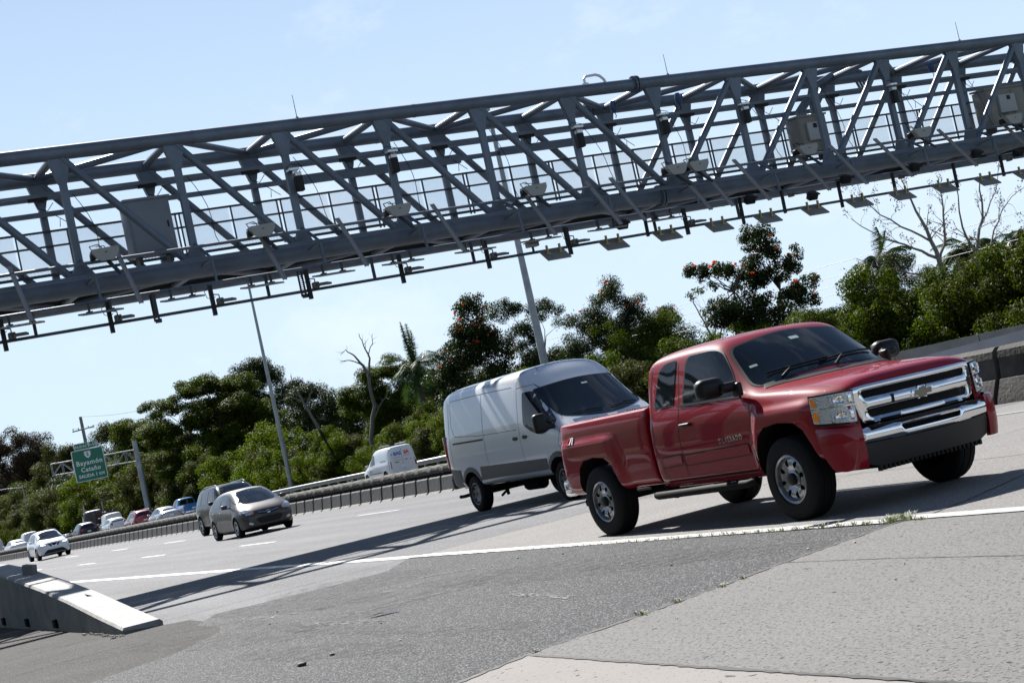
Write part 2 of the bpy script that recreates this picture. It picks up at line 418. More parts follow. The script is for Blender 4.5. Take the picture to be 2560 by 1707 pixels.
sheet('shoulder_side', [(-21.3, 4.3), (-21.3, 8.60), (-20.6, 8.15), (-19.95, 7.75), (-19.8, 7.2), (-19.95, 6.6), (-20.0, 6.05), (-20.15, 5.5), (-19.5, 5.15), (-20.3, 5.2)], 0, ASPH)
sheet('concrete_apron', [(-10.68, 8.60), (-10.28, 7.1), (-9.96, 6.2), (-9.73, 5.45), (-9.50, 4.50), (-6, 4.44), (40, 4.3), (40, 8.60)], .022, SLAB)
sheet('concrete_apron', [(-9.49, 4.47), (-8.2, 1.2), (-7.2, -3), (40, -3), (40, 4.27), (-6, 4.41)], .022, SLAB2)
# cracks and joints (dark filler)
FILL = mat('joint_filler', (.02, .019, .018), .8)
def strip(name, pts, w, z, m, jitter=0, seed=1, holes=0):
    rnd = random.Random(seed); b = MB(); P = []
    for a, c in zip(pts[:-1], pts[1:]):
        n = max(1, int(math.dist(a, c)/.06)) if jitter else 1
        P += [(a[0]+(c[0]-a[0])*k/n, a[1]+(c[1]-a[1])*k/n) for k in range(n)]
    P.append(pts[-1]); vs = []
    for i, p in enumerate(P):
        a = P[max(0, i-1)]; c = P[min(len(P)-1, i+1)]; t = Vector((c[0]-a[0], c[1]-a[1])).normalized(); h1 = w/2*(1+jitter*rnd.uniform(-1, 1)); h2 = w/2*(1+jitter*rnd.uniform(-1, 1))
        vs += [(p[0]-t.y*h1, p[1]+t.x*h1, z), (p[0]+t.y*h2, p[1]-t.x*h2, z)]
    b.add(vs, [(2*i, 2*i+1, 2*i+3, 2*i+2) for i in range(len(P)-1) if not (holes and rnd.random() < holes)]); o = b.build(name, m, None, 0); o['kind'] = 'structure'; return o
strip('pavement_joint', [(-21.3, 4.3), (-21.3, 8.6), (-21.35, 12), (-21.3, 20.4)], .03, .006, FILL, .5)
strip('pavement_joint', [(-10.64, 8.62), (-11.0, 9.6), (-11.6, 10.8), (-12.6, 13.5), (-14.2, 17.5), (-15.5, 20.4)], .022, .006, FILL, .5, 2)
strip('pavement_joint', [(-21.2, 12.45), (-14, 12.4), (40, 12.4)], .018, .006, FILL, .5, 3)
strip('pavement_joint', [(-21.2, 17.9), (-19, 17.95), (10, 18.0)], .03, .006, FILL, .5, 4)
strip('pavement_joint', [(-16.0, 8.7), (-16.1, 12.4), (-16.4, 20.4)], .014, .006, FILL, .5, 4)
strip('pavement_joint', [(-10.28, 7.08), (-9, 7.07), (-7.6, 6.98), (10, 6.9)], .012, .026, FILL, .6, 5)
strip('pavement_joint', [(-9.50, 4.485), (-7.5, 4.44), (-6, 4.425), (20, 4.35)], .035, .0265, FILL, .6, 6)
strip('pavement_joint', [(-10.70, 8.58), (-10.29, 7.1), (-9.97, 6.2), (-9.74, 5.45), (-9.52, 4.55), (-9.25, 4.0), (-8.2, 1.2)], .05, .0262, FILL, .8, 7)
def soft_mat(name, col, sc_, lo, hi):
    m = bpy.data.materials.new(name); m.use_nodes = True; N = m.node_tree.nodes; L = m.node_tree.links; b = N['Principled BSDF']; b.inputs['Base Color'].default_value = (*col, 1); b.inputs['Roughness'].default_value = .95; b.inputs['Specular IOR Level'].default_value = .1
    t = N.new('ShaderNodeTexCoord'); n = N.new('ShaderNodeTexNoise'); n.inputs['Scale'].default_value = sc_; n.inputs['Detail'].default_value = 8; n.inputs['Roughness'].default_value = .75; L.new(t.outputs['Object'], n.inputs['Vector'])
    mr = N.new('ShaderNodeMapRange'); mr.inputs[1].default_value = lo; mr.inputs[2].default_value = hi; mr.inputs[4].default_value = .42; L.new(n.outputs[0], mr.inputs[0]); tr = N.new('ShaderNodeBsdfTransparent'); x = N.new('ShaderNodeMixShader'); L.new(mr.outputs[0], x.inputs[0]); L.new(tr.outputs[0], x.inputs[1]); L.new(b.outputs[0], x.inputs[2]); L.new(x.outputs[0], N['Material Output'].inputs[0]); _m[name] = m; return m
DUST = soft_mat('thin_dust', (.10, .098, .095), 6, .46, .62)
strip('dust_streak', [(-18.3, 2.2), (-18.9, 3.3), (-18.85, 4.1), (-18.6, 4.8), (-18.1, 5.1), (-17.2, 5.12)], .24, .008, DUST, .3, 8)
mat('pale_dust', (.15, .148, .145), .85, noise=(30, .2))
strip('dust_streak', [(-17.3, 5.0), (-16, 5.02), (-15.0, 4.98), (-13.5, 4.97), (-11.8, 5.05), (-10.9, 5.3)], .30, .008, DUST, .3, 9)
for i, (x, y, l, w_) in enumerate([(-19.2, 6.9, 1.6, .8), (-18.2, 5.9, 2.2, .5), (-15.3, 6.0, .5, 1.2), (-14.2, 7.3, 2.5, .6), (-16.5, 4.4, 2.2, .4), (-12.0, 7.6, 2, .3), (-13, 4.3, 1.5, .3)]): sheet('dust_patch', ell((x, y), l, w_, 24, .15), .0072+.0003*i, DUST)
# painted lines
strip('edge_line', [(-700, 8.70), (-21.3, 8.69)], .22, .006, PAINTW)
strip('edge_line', [(-21.26, 8.74), (-16, 8.70), (-11.0, 8.74)], .20, .0085, PAINTW, .16, 3)
strip('edge_line', [(-10.95, 8.71), (-5, 8.71), (40, 8.71)], .20, .0285, PAINTW, .05, 5)
strip('edge_line', [(-20.6, 18.1), (-19.8, 18.1), (40, 18.1)], .12, .0085, PAINTW, .1, 6)
for x in [-41.97, -52.8, -62.87]+[-62.87-10.6*k for k in range(1, 16)]: strip('lane_dash', [(x, 12.45), (x+2.9, 12.47)], .13, .006, PAINTW if x > -60 else PAINTF, 0)
for x in [-43.69, -54.6, -65.57, -75.13]+[-75.13-10.6*k for k in range(1, 14)]: strip('lane_dash', [(x, 16.45), (x+3.1, 16.45)], .13, .006, PAINTW, 0)
for Y in (25.6, 29.8, 34.0):
    for k in range(24): strip('lane_dash', [(-50-10.6*k, Y), (-47-10.6*k, Y)], .13, .003, PAINTF)
strip('edge_line', [(-700, 38.0), (-20, 38.0)], .14, .003, PAINTW)
strip('tar_seam', [(-110, 10.3), (-80, 10.8), (-60, 11.0), (-42, 13.4), (-30, 16)], .035, .005, FILL, .5, 12, .2)
strip('tar_seam', [(-120, 15), (-90, 15.2), (-70, 15.0), (-58, 17.5)], .05, .005, FILL, .5, 13, .25)
# smeared pale tyre marks on the dark shoulder
def smear(cx, cy, L_, w, a, seed):
    rnd = random.Random(seed); b = MB(); ca, sa = math.cos(a), math.sin(a)
    for k in range(int(60*L_)):
        u = rnd.uniform(-.5, .5)*L_; v = rnd.gauss(0, .3)*w; l = rnd.uniform(.03, .12); h = rnd.uniform(.004, .012)
        x, y = cx+u*ca-v*sa, cy+u*sa+v*ca; b.add([(x-l*ca, y-l*sa, .0075), (x+h*sa, y-h*ca, .0075), (x+l*ca, y+l*sa, .0075), (x-h*sa, y+h*ca, .0075)], [(0, 1, 2, 3)])
    o = b.build('tyre_smear', mat('pale_dust'), None, 0); o['kind'] = 'structure'
for i, a in enumerate([(-15.3, 6.0, 1.2, .14, 1.2), (-16.9, 6.4, 1.4, .2, 1.45), (-14.8, 5.2, 1.6, .12, .1), (-17.2, 7.4, .8, .1, .5), (-17.6, 5.4, .9, .2, .3), (-12.6, 6.2, 1.4, .1, -.1)]): smear(*a, i)
# ---------------------------------------------------------------- litter and pebbles
lf = MB(); lf.add([(-.16, 0, .01), (-.04, -.05, .03), (.10, -.04, .012), (.17, 0, .03), (.08, .05, .014), (-.05, .05, .012)], [(0, 1, 2, 3, 4, 5)])
o = lf.build('fallen_leaf', mat('dry_leaf', (0.429, 0.4212, 0.39), .6), None, 0, (-14.55, 5.52, .006)); o.rotation_euler = (0, 0, 1.1); tag(o, 'large pale dry leaf lying on the dark asphalt shoulder', 'leaf')
def pebble(loc, r, c, seed, label, group=None):
    rnd = random.Random(seed); bm = bmesh.new(); bmesh.ops.create_icosphere(bm, subdivisions=1, radius=r)
    for v in bm.verts: v.co = Vector((v.co.x*rnd.uniform(.7, 1.5), v.co.y*rnd.uniform(.7, 1.2), v.co.z*rnd.uniform(.4, .7)))
    me = bpy.data.meshes.new('pebble'); bm.to_mesh(me); bm.free(); me.materials.append(c); o = bpy.data.objects.new('pebble', me); o.location = (*loc, .006+r*.3); link(o); tag(o, label, 'pebble', group); return o
PB = mat('dark_pebble', (.03, .03, .03), .8); PL = mat('pale_pebble', (.4, .39, .37), .8)
pebble((-12.36, 3.95), .045, PB, 1, 'largest dark pebble near the bottom edge of the dark asphalt'); pebble((-12.5, 4.25), .028, PB, 2, 'small dark pebble just beyond the largest dark pebble')
rnd = random.Random(5)
for k in range(26):
    x, y = rnd.uniform(-19, -8), rnd.uniform(4.2, 8.3); pale = rnd.random() < .4
    o = pebble((x, y), rnd.uniform(.006, .014), PL if pale else PB, k+9, 'tiny %s pebble scattered on the shoulder' % ('pale' if pale else 'dark'), 'tiny %s pebbles on the shoulder' % ('pale' if pale else 'dark'))
    if x > -9.5-(y-4.5)*.3: o.location.z += .02
# ---------------------------------------------------------------- weeds growing in the joints
def tufts(name, spots, seed):
    rnd = random.Random(seed); b = MB()
    for (x, y, z, r, n, h) in spots:
        for k in range(n):
            a = rnd.uniform(0, 2*PI); d = r*rnd.random(); bx, by = x+d*math.cos(a), y+d*math.sin(a)*.6; l = h*rnd.uniform(.4, 1); t = rnd.uniform(0, 2*PI); q = .003
            tx, ty = math.cos(t)*l*.6, math.sin(t)*l*.6
            b.add([(bx-q, by, z), (bx+q, by, z), (bx+tx*.5+q, by+ty*.5, z+l*.6), (bx+tx, by+ty, z+l*.8), (bx+tx*.5-q, by+ty*.5, z+l*.6)], [(0, 1, 2, 4), (4, 2, 3)])
    o = b.build(name, mat('weed_green', (.14, .17, .03), .6, noise=(3, .3)), None, 0); o['kind'] = 'stuff'; o['label'] = 'weeds and grass growing in the joints of the pavement'; o['category'] = 'weeds'; return o
sp = [(-10.85, 8.62, .01, .16, 130, .09), (-10.66, 8.60, .02, .12, 70, .10), (-10.45, 8.58, .02, .08, 30, .05), (-9.74, 5.5, .02, .08, 45, .05), (-9.85, 5.85, .02, .06, 40, .05), (-9.95, 6.3, .02, .05, 30, .045), (-10.05, 6.55, .02, .04, 22, .04), (-9.5, 4.55, .02, .05, 22, .035), (-8.7, 8.6, .02, .05, 14, .03), (-9.2, 8.6, .02, .06, 14, .03)]
for k in range(34): sp.append((-17.8+.2*k, 8.61+rnd.uniform(-.02, .02), .008, .07, int(4+k*.75), .03+k*.0008))
tufts('weeds', sp, 3)
# ---------------------------------------------------------------- parapet on the left
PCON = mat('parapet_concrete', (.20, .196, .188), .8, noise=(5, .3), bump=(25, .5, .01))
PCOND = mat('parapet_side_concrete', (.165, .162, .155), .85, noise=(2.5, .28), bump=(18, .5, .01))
def parapet():
    xs = [(-20.62, .085), (-21.9, .22), (-23.8, .44), (-25.6, .62), (-27.5, .78), (-29.1, .92), (-31, 1.03), (-34, 1.08), (-60, 1.1), (-110, 1.1)]
    T = thing('parapet_wall', 'low pale concrete parapet whose end ramps down to the shoulder', 'wall', (-20.5, 4.7, 0))
    b = MB(); st = []
    for i, (x, h) in enumerate(xs):
        w0, w1 = (4.44, 4.95); s = 0 if h < .1 else .0
        r = .03 if i == 0 else 0
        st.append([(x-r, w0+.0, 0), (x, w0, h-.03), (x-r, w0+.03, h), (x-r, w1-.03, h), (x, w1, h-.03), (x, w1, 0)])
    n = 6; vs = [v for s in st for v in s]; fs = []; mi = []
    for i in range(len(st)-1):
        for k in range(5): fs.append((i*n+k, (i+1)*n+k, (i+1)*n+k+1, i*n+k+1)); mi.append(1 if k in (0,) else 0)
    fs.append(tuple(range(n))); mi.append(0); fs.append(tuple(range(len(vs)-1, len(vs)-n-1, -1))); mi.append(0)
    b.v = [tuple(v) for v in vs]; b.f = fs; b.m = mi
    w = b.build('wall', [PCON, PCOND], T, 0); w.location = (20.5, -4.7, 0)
    for x in (-29.5, -27.2, -24.82, -32, -35):
        c = MB(); c.box((x+20.5, 4.42-4.7+.03, .115), (.20, .10, .12)); h = c.build('drain_hole', DARK, T, 0)
    o = MB(); o.box((0, 0, .09), (.26, .10, .19), bev=.008); p = o.build('concrete_block', PCOND, None, 30, (-28.05, 4.76, .80)); p.rotation_euler = (0, R(9), .5); tag(p, 'small grey concrete block standing on the parapet top', 'block')
    o = MB(); o.add([(-.16, -.02, 0), (.12, -.05, .0), (.10, .03, .07), (.0, .01, .03)], [(0, 1, 2, 3)]); p = o.build('metal_plate', mat('rusty_metal', (.10, .08, .07), .6), None, 0, (-23.9, 4.78, .47)); tag(p, 'bent thin metal plate lying on the sloping parapet top', 'plate')
    rnd = random.Random(4)
    b = MB()
    for k in range(46):
        x = rnd.uniform(-22.6, -20.3); y = 4.40-abs(rnd.gauss(0, .05)); r = rnd.uniform(.006, .02); b.box((x, y, r*.5+.004), (r*2, r*1.6, r), rot=Matrix.Rotation(rnd.uniform(0, 3), 3, 'Z'))
    o = b.build('rubble', mat('rubble_grit', (.28, .26, .22), .9), None, 0); tag(o, 'crumbled concrete grit along the foot of the parapet', 'rubble', None, 'stuff')
parapet()
# ---------------------------------------------------------------- median barrier of one-metre blocks
def barrier():
    T = thing('median_barrier', 'long weathered concrete median barrier divided by dark upright slots', 'barrier', (-20, 20.8, 0))
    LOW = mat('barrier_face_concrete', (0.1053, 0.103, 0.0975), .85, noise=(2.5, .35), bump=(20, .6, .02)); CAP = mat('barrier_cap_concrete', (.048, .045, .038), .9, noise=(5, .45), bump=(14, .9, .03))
    b = MB()
    def block(b, x0):
        g = .075
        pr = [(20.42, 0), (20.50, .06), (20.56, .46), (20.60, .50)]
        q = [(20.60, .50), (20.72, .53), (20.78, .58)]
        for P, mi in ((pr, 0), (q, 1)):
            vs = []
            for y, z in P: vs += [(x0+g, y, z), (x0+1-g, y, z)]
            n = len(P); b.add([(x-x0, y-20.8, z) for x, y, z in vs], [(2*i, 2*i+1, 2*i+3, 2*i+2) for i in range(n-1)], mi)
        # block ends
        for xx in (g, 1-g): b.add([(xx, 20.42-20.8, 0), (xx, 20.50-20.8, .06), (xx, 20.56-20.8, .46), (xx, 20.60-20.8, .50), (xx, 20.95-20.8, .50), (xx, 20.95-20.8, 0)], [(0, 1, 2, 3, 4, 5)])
    block(b, 0)
    # rounded weathered cap, one per block
    rnd = random.Random(2); caps = []
    for v in range(3):
        c = MB(); nx = 9; prof = [(-.10, .47), (-.17, .60), (-.19, .72), (-.15, .80), (-.05, .845), (.08, .85), (.2, .82), (.24, .7), (.24, .45)]
        vs = []
        for i in range(nx):
            t = i/(nx-1); e = min(1, min(t, 1-t)*6); k = .80+.20*e**.5
            for (y, z) in prof: vs.append((.012+.976*t, y*(.9+.1*k)+rnd.uniform(-.006, .006), .45+(z-.45)*k+rnd.uniform(-.007, .007)))
        m = len(prof); fs = [(i*m+j, i*m+j+1, (i+1)*m+j+1, (i+1)*m+j) for i in range(nx-1) for j in range(m-1)]+[tuple(range(m)), tuple(range(nx*m-1, (nx-1)*m-1, -1))]
        c.add(vs, fs); caps.append(c)
    core = MB(); core.box((-80, .08, .3), (116, .5, .6)); core.build('barrier_core', DARK, T, 0)
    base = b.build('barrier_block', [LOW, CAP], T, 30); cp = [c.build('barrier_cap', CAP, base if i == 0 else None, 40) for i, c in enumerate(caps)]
    o0 = base; base.location = (-45.9+20, 0, 0)
    # near end runs on to the right with two-metre units
    first = -45.9
    N1 = 94; xs = [first-1.0*k for k in range(1, N1)]
    for i, x in enumerate(xs):
        o = base.copy(); COL.objects.link(o); o.parent = T; o.location = (x+20, 0, 0)
        c = cp[i % 3].copy(); COL.objects.link(c); c.parent = o; c.location = (0, 0, 0); c.matrix_parent_inverse = Matrix.Identity(4)
    for c in cp[1:]: bpy.data.objects.remove(c)
    # the far run and the solid run on the right
    r = MB()
    for k in range(95):
        x0 = first-1.0*N1-2.0*k
        r.add([(x0+2-.05, 20.42-20.8, 0), (x0+.05, 20.42-20.8, 0), (x0+.05, 20.56-20.8, .5), (x0+2-.05, 20.56-20.8, .5)], [(0, 1, 2, 3)])
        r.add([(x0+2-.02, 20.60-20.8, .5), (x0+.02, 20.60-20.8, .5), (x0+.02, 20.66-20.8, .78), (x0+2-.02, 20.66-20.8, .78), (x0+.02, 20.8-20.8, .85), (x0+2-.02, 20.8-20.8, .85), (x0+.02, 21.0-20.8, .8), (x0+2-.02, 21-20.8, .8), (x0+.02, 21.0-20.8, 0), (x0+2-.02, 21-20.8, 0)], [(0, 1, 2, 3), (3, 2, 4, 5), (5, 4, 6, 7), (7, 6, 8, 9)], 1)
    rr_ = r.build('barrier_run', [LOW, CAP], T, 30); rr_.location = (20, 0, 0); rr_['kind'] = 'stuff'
    s = MB(); prof = [(-.42, .0), (-.40, .10), (-.26, .42), (-.22, .44), (-.20, .78), (-.22, .80), (-.2, .92), (-.12, .99), (.12, .99), (.2, .92), (.22, 0)]
    x = -44.9; n = len(prof)
    for L_ in [5.68]*4+[6.0]*14:
        g_ = .06; s.add([(x+g_+(.05*z), y, z) for y, z in prof]+[(x+L_-g_+.05*z, y, z) for y, z in prof], [(i, i+1, n+i+1, n+i) for i in range(n-1)]+[tuple(range(n)), tuple(range(2*n-1, n-1, -1))]); x += L_
    e = s.build('barrier_run', [mat('stained_barrier_concrete', (.045, .042, .038), .9, noise=(1.8, .6), bump=(16, .7, .02))], T, 30); e.location = (20, 0, 0)
barrier()
# ---------------------------------------------------------------- walls on the far right
def wall(name, label, a, b_, h0, h1, th, m, z0=0, n=12, joints=3.0):
    T = thing(name, label, 'wall', (a[0], a[1], 0)); d = Vector((b_[0]-a[0], b_[1]-a[1], 0)); L_ = d.length; d.normalize(); nrm = Vector((-d.y, d.x, 0)); mb = MB()
    P = []
    for i in range(n+1):
        t = i/n; p = d*L_*t; h = h0+(h1-h0)*t; P += [p, p+Vector((0, 0, h)), p+nrm*th+Vector((0, 0, h)), p+nrm*th]
    mb.add(P, [(4*i+k, 4*i+(k+1) % 4, 4*i+4+(k+1) % 4, 4*i+4+k) for i in range(n) for k in range(4)]+[(0, 1, 2, 3), (4*n+3, 4*n+2, 4*n+1, 4*n)]); mb.build('wall', m, T, 30)
    j = MB(); x = joints
    while x < L_:
        h = h0+(h1-h0)*x/L_; p = d*x-nrm*.004; j.box(p+Vector((0, 0, h/2)), (.03, .012, h-.03), rot=Matrix.Rotation(math.atan2(d.y, d.x), 3, 'Z')); x += joints
    j.build('wall_joint', FILL, T, 0); return T
wall('concrete_wall', 'long grey concrete wall in front of the bushes at the right', (-70, 39.5), (0, 39.5), 1.05, 1.25, .25, mat('grey_wall_concrete', (0.2028, 0.2028, 0.195), .85, noise=(1.2, .25)), joints=4.5)
wall('ramp_wall', 'pale blue grey sloping wall with a bright top edge behind the median barrier', (-48, 33.0), (10, 33.2), .55, 2.6, .25, mat('pale_wall_concrete', (0.3276, 0.3354, 0.3588), .8, noise=(.8, .12)), joints=60)
# ---------------------------------------------------------------- guard rail
def guard_rail():
    GAL = mat('galvanised_steel', (.24, .245, .25), .42, .75, noise=(3, .15))
    T = thing('guard_rail', 'long galvanised W-beam guard rail along the far verge', 'guard rail', (-70, 39, 0))
    b = MB(); prof = [(.0, .50), (-.06, .54), (-.07, .58), (0, .63), (0, .67), (-.07, .72), (-.06, .76), (0, .80), (.012, .80), (-.045, .75), (.012, .65), (-.045, .56), (.012, .50)]
    n = len(prof); x = 0
    while x > -230:
        b.add([(x, y, z) for y, z in prof]+[(x-3.80, y*.97, z) for y, z in prof], [(i, (i+1) % n, n+(i+1) % n, n+i) for i in range(n)]); x -= 3.81
    b.build('beam', GAL, T, 30)
    p = MB(); p.box((0, .12, .38), (.10, .15, .80)); p.box((0, .05, .65), (.09, .12, .30)); q = p.build('post', GAL, T, 30)
    for k in range(1, 96): o = q.copy(); COL.objects.link(o); o.parent = T; o.location = (-1.905*k, 0, 0)
guard_rail()
# ---------------------------------------------------------------- lamp poles
GALV = mat('weathered_galvanised', (0.2574, 0.273, 0.2886), .5, .6, noise=(1.5, .2))
def lamp_pole(name, label, x, y, h, r0, r1, group, arm=None):
    T = thing(name, label, 'lamp pole', (x, y, 0), 0, group); b = MB(); b.tube([(0, 0, 0), (0, 0, h*.5), (0, 0, h)], [r0, (r0+r1)/2, r1], 14); b.build('pole', GALV, T)
    c = MB(); c.box((0, 0, .03), (r0*4, r0*4, .06), bev=.01); c.tube([(0, 0, .05), (0, 0, .35)], r0*1.15, 14); c.build('base_plate', GALV, T)
    L_ = arm or 2.2
    for s in ((-1,) if arm else ()):
        a = MB(); a.tube([(0, 0, h-.25), (0, s*.3*L_, h+.0), (0, s*L_, h+.12)], .04, 8); a.tube([(0, 0, h-.7), (0, s*.5*L_, h-.1)], .02, 6) if arm else None; a.build('arm', GALV, T)
        l = MB(); l.box((0, s*(L_+.28), h+.12), (.26, .62, .12), bev=.05); ll = l.build('lamp_head', mat('lamp_head_grey', (.4, .41, .42), .5), T); g = MB(); g.box((0, s*(L_+.3), h+.055), (.20, .42, .03), bev=.01); g.build('lamp_lens', CLEAR, ll)
    return T
lamp_pole('lamp_pole', 'tall grey lamp pole whose foot stands in vines left of the centre', -121.6, 41, 16.9, .20, .09, 'tall lamp poles behind the guard rail')
lamp_pole('lamp_pole', 'tall thick grey lamp pole rising behind the white cargo van', -76.9, 41, 18.7, .26, .10, 'tall lamp poles behind the guard rail')
lamp_pole('lamp_pole', 'short thin lamp pole with a long arm at the far left', -225.5, 39.6, 8.2, .10, .06, None, 5.0)
# ---------------------------------------------------------------- exit sign on a cantilever truss
def exit_sign():
    X, T = -158.0, None
    T = thing('exit_sign_structure', 'green exit sign with white lettering on a cantilever truss and grey mast', 'road sign', (X, 38.8, 0))
    b = MB(); b.tube([(0, 0, 0), (0, 0, 8.2)], [.30, .24], 18); b.build('mast', GALV, T)
    b = MB()
    for z in (7.35, 6.25):
        for x in (-.3, .3): b.tube([(x, -.1, z), (x, -8.1, z+.25)], .05, 8)
    for k in range(9):
        y0, y1 = -.1-k*1.0, -.1-(k+1)*1.0
        if k < 8:
            for x in (-.3, .3): b.tube([(x, y0, 7.35+.03*k), (x, y1, 6.25+.03*(k+1))] if k % 2 else [(x, y0, 6.25+.03*k), (x, y1, 7.35+.03*(k+1))], .028, 6)
        for x in (-.3, .3): b.tube([(x, y0 if k < 8 else -8.1, 6.25+.03*k), (x, y0 if k < 8 else -8.1, 7.35+.03*k)], .028, 6)
        for z in (7.35, 6.25): b.tube([(-.3, max(y0, -8.1), z+.03*k), (.3, max(y0, -8.1), z+.03*k)], .022, 6)
    b.build('truss_arm', GALV, T)
    GREEN = mat('sign_green', (0.0, 0.1287, 0.0663), .45); WH = mat('sign_white', (0.624, 0.6396, 0.6396), .45)
    # panel faces the camera side (+X); u runs along +Y (image right)
    y0, y1, z0, z1 = -6.15, -3.25, 5.35, 8.35
    yc = (y0+y1)/2
    def pm(off): return lambda u, v, w: (.42+off+w, yc+u, v)
    pan = shell('sign_panel', WH, T, rr([(-1.50, z0), (1.50, z0), (1.50, z1), (-1.50, z1)], .2), pm(0), .06, d=.6)
    shell('sign_face', GREEN, pan, rr([(-1.44, z0+.06), (1.44, z0+.06), (1.44, z1-.06), (-1.44, z1-.06)], .16), pm(.008), .01, d=.6)
    tab = shell('exit_tab', WH, T, rr([(-1.10, z1+.03), (1.16, z1+.03), (1.16, z1+.62), (-1.10, z1+.62)], .06), pm(0), .06, d=.6)
    shell('sign_face', GREEN, tab, rr([(-1.06, z1+.07), (1.12, z1+.07), (1.12, z1+.58), (-1.06, z1+.58)], .05), pm(.008), .01, d=.6)
    def tx(s, size, u, v, par, bold=.012, sp=1.05):
        M = Matrix(((0, 0, 1, .42+.020), (1, 0, 0, yc+u), (0, 1, 0, v), (0, 0, 0, 1))); text('sign_lettering', s, size, WH, par, M, bold, sp)
    tx('SALIDAS', .33, -.55, z1+.30, tab, .006); tx('9-10', .50, .62, z1+.33, tab, .012)
    tx('Bayamón', .62, .02, z0+1.72, pan, .014, 1.12); tx('Cataño', .58, .05, z0+1.08, pan, .014, 1.12); tx('SALIDA 1', .42, -.30, z0+.48, pan, .012, 1.05); tx('KM', .36, .98, z0+.47, pan, .010)
    sh = shell('route_shield', WH, pan, rr([(-.30, z0+2.78), (.30, z0+2.78), (.31, z0+2.45), (.18, z0+2.24), (0, z0+2.12), (-.18, z0+2.24), (-.31, z0+2.45)], [.02, .02, .1, .1, .02, .1, .1]), pm(.022), .01, d=.2)
    M = Matrix(((0, 0, 1, .42+.030), (1, 0, 0, yc), (0, 1, 0, z0+2.48), (0, 0, 0, 1))); text('route_number', '5', .46, mat('sign_black', (.02, .02, .02), .5), pan, M, .014)
exit_sign()
# small white notice at far left edge
T = thing('roadside_notice', 'small grey notice board at the far left edge below the trees', 'sign', (-262, 41, 0)); b = MB(); b.box((0, 0, 2.3), (.06, 3.4, 1.5)); b.build('board', mat('notice_grey', (.45, .46, .46), .6), T); b = MB(); b.tube([(-.08, -1, 0), (-.08, -1, 2.6)], .06, 6); b.build('post', GALV, T); b = MB(); b.tube([(-.08, 1, 0), (-.08, 1, 2.6)], .06, 6); b.build('post', GALV, T)
# ---------------------------------------------------------------- power lines
def utility():
    G = mat('weathered_pole', (.16, .17, .16), .8)
    T = thing('utility_pole', 'weathered utility pole with crossarm above the trees at the left', 'utility pole', (-346, 75, 0)); b = MB(); b.tube([(0, 0, 0), (0, 0, 23.4)], [.5, .32], 10); b.build('pole', G, T)
    b = MB(); b.bar((0, -2.2, 20.6), (0, 2.4, 20.9), .25); b.build('crossarm', G, T)
    for y in (-2, -.9, 1.2, 2.2): b = MB(); b.tube([(0, y, 20.8), (0, y, 21.2)], .10, 6); b.build('insulator', G, T)
    b = MB()
    for (y, z, e) in ((0, 23.4, 18.0), (2.2, 21.2, 17.2), (-2, 21.2, 16.6)): b.tube([(-346+9.4*k, 75+y, z+(e-z)*k/10-1.2*math.sin(PI*k/10)) for k in range(11)], .035, 4)
    o = b.build('power_line', mat('cable_black', (.05, .05, .055), .6)); tag(o, 'thin power cables running right from the utility pole', 'cable')
    b = MB()
    for (z0, z1) in ((6.8, 6.0), (6.2, 5.3), (5.7, 4.8), (5.2, 4.4)): b.tube([(-110+7.5*k, 56.0, z0+1.2*(1-k/6)*.2+(z1-z0)*k/8+.9*((k-5)/5)**2*.25) for k in range(10)], .014, 4)
    o = b.build('power_line', mat('cable_black')); tag(o, 'faint power cables crossing the sky between the palms at the right', 'cable')
utility()

# unseen bank, put behind and beside the camera to darken reflections and ambient light
def added_banks():
    g = np.random.default_rng(4); V = []; F = []; nx, ny = 170, 8
    for i in range(nx):
        x = -340+2.6*i
        for j in range(ny): t = j/(ny-1); V.append((x, -12-10*t+g.normal()*.3, 11*t**.6+g.normal()*.35-.2))
    F = [(i*ny+j, i*ny+j+1, (i+1)*ny+j+1, (i+1)*ny+j) for i in range(nx-1) for j in range(ny-1)]
    b = MB(); b.add(V, F); o = b.build('added_bank', mat('added_bank_green', (.03, .045, .02), .95, noise=(.8, .6)), None, 60); o['kind'] = 'structure'
    V = [(140+12*t+g.normal()*.3, -30+2.6*i, 4.5*t**.6+g.normal()*.35-.2) for i in range(60) for t in [j/7 for j in range(8)]]
    b = MB(); b.add(V, [(i*8+j, i*8+j+1, (i+1)*8+j+1, (i+1)*8+j) for i in range(59) for j in range(7)]); o = b.build('added_bank', mat('added_bank_green'), None, 60); o['kind'] = 'structure'
added_banks()
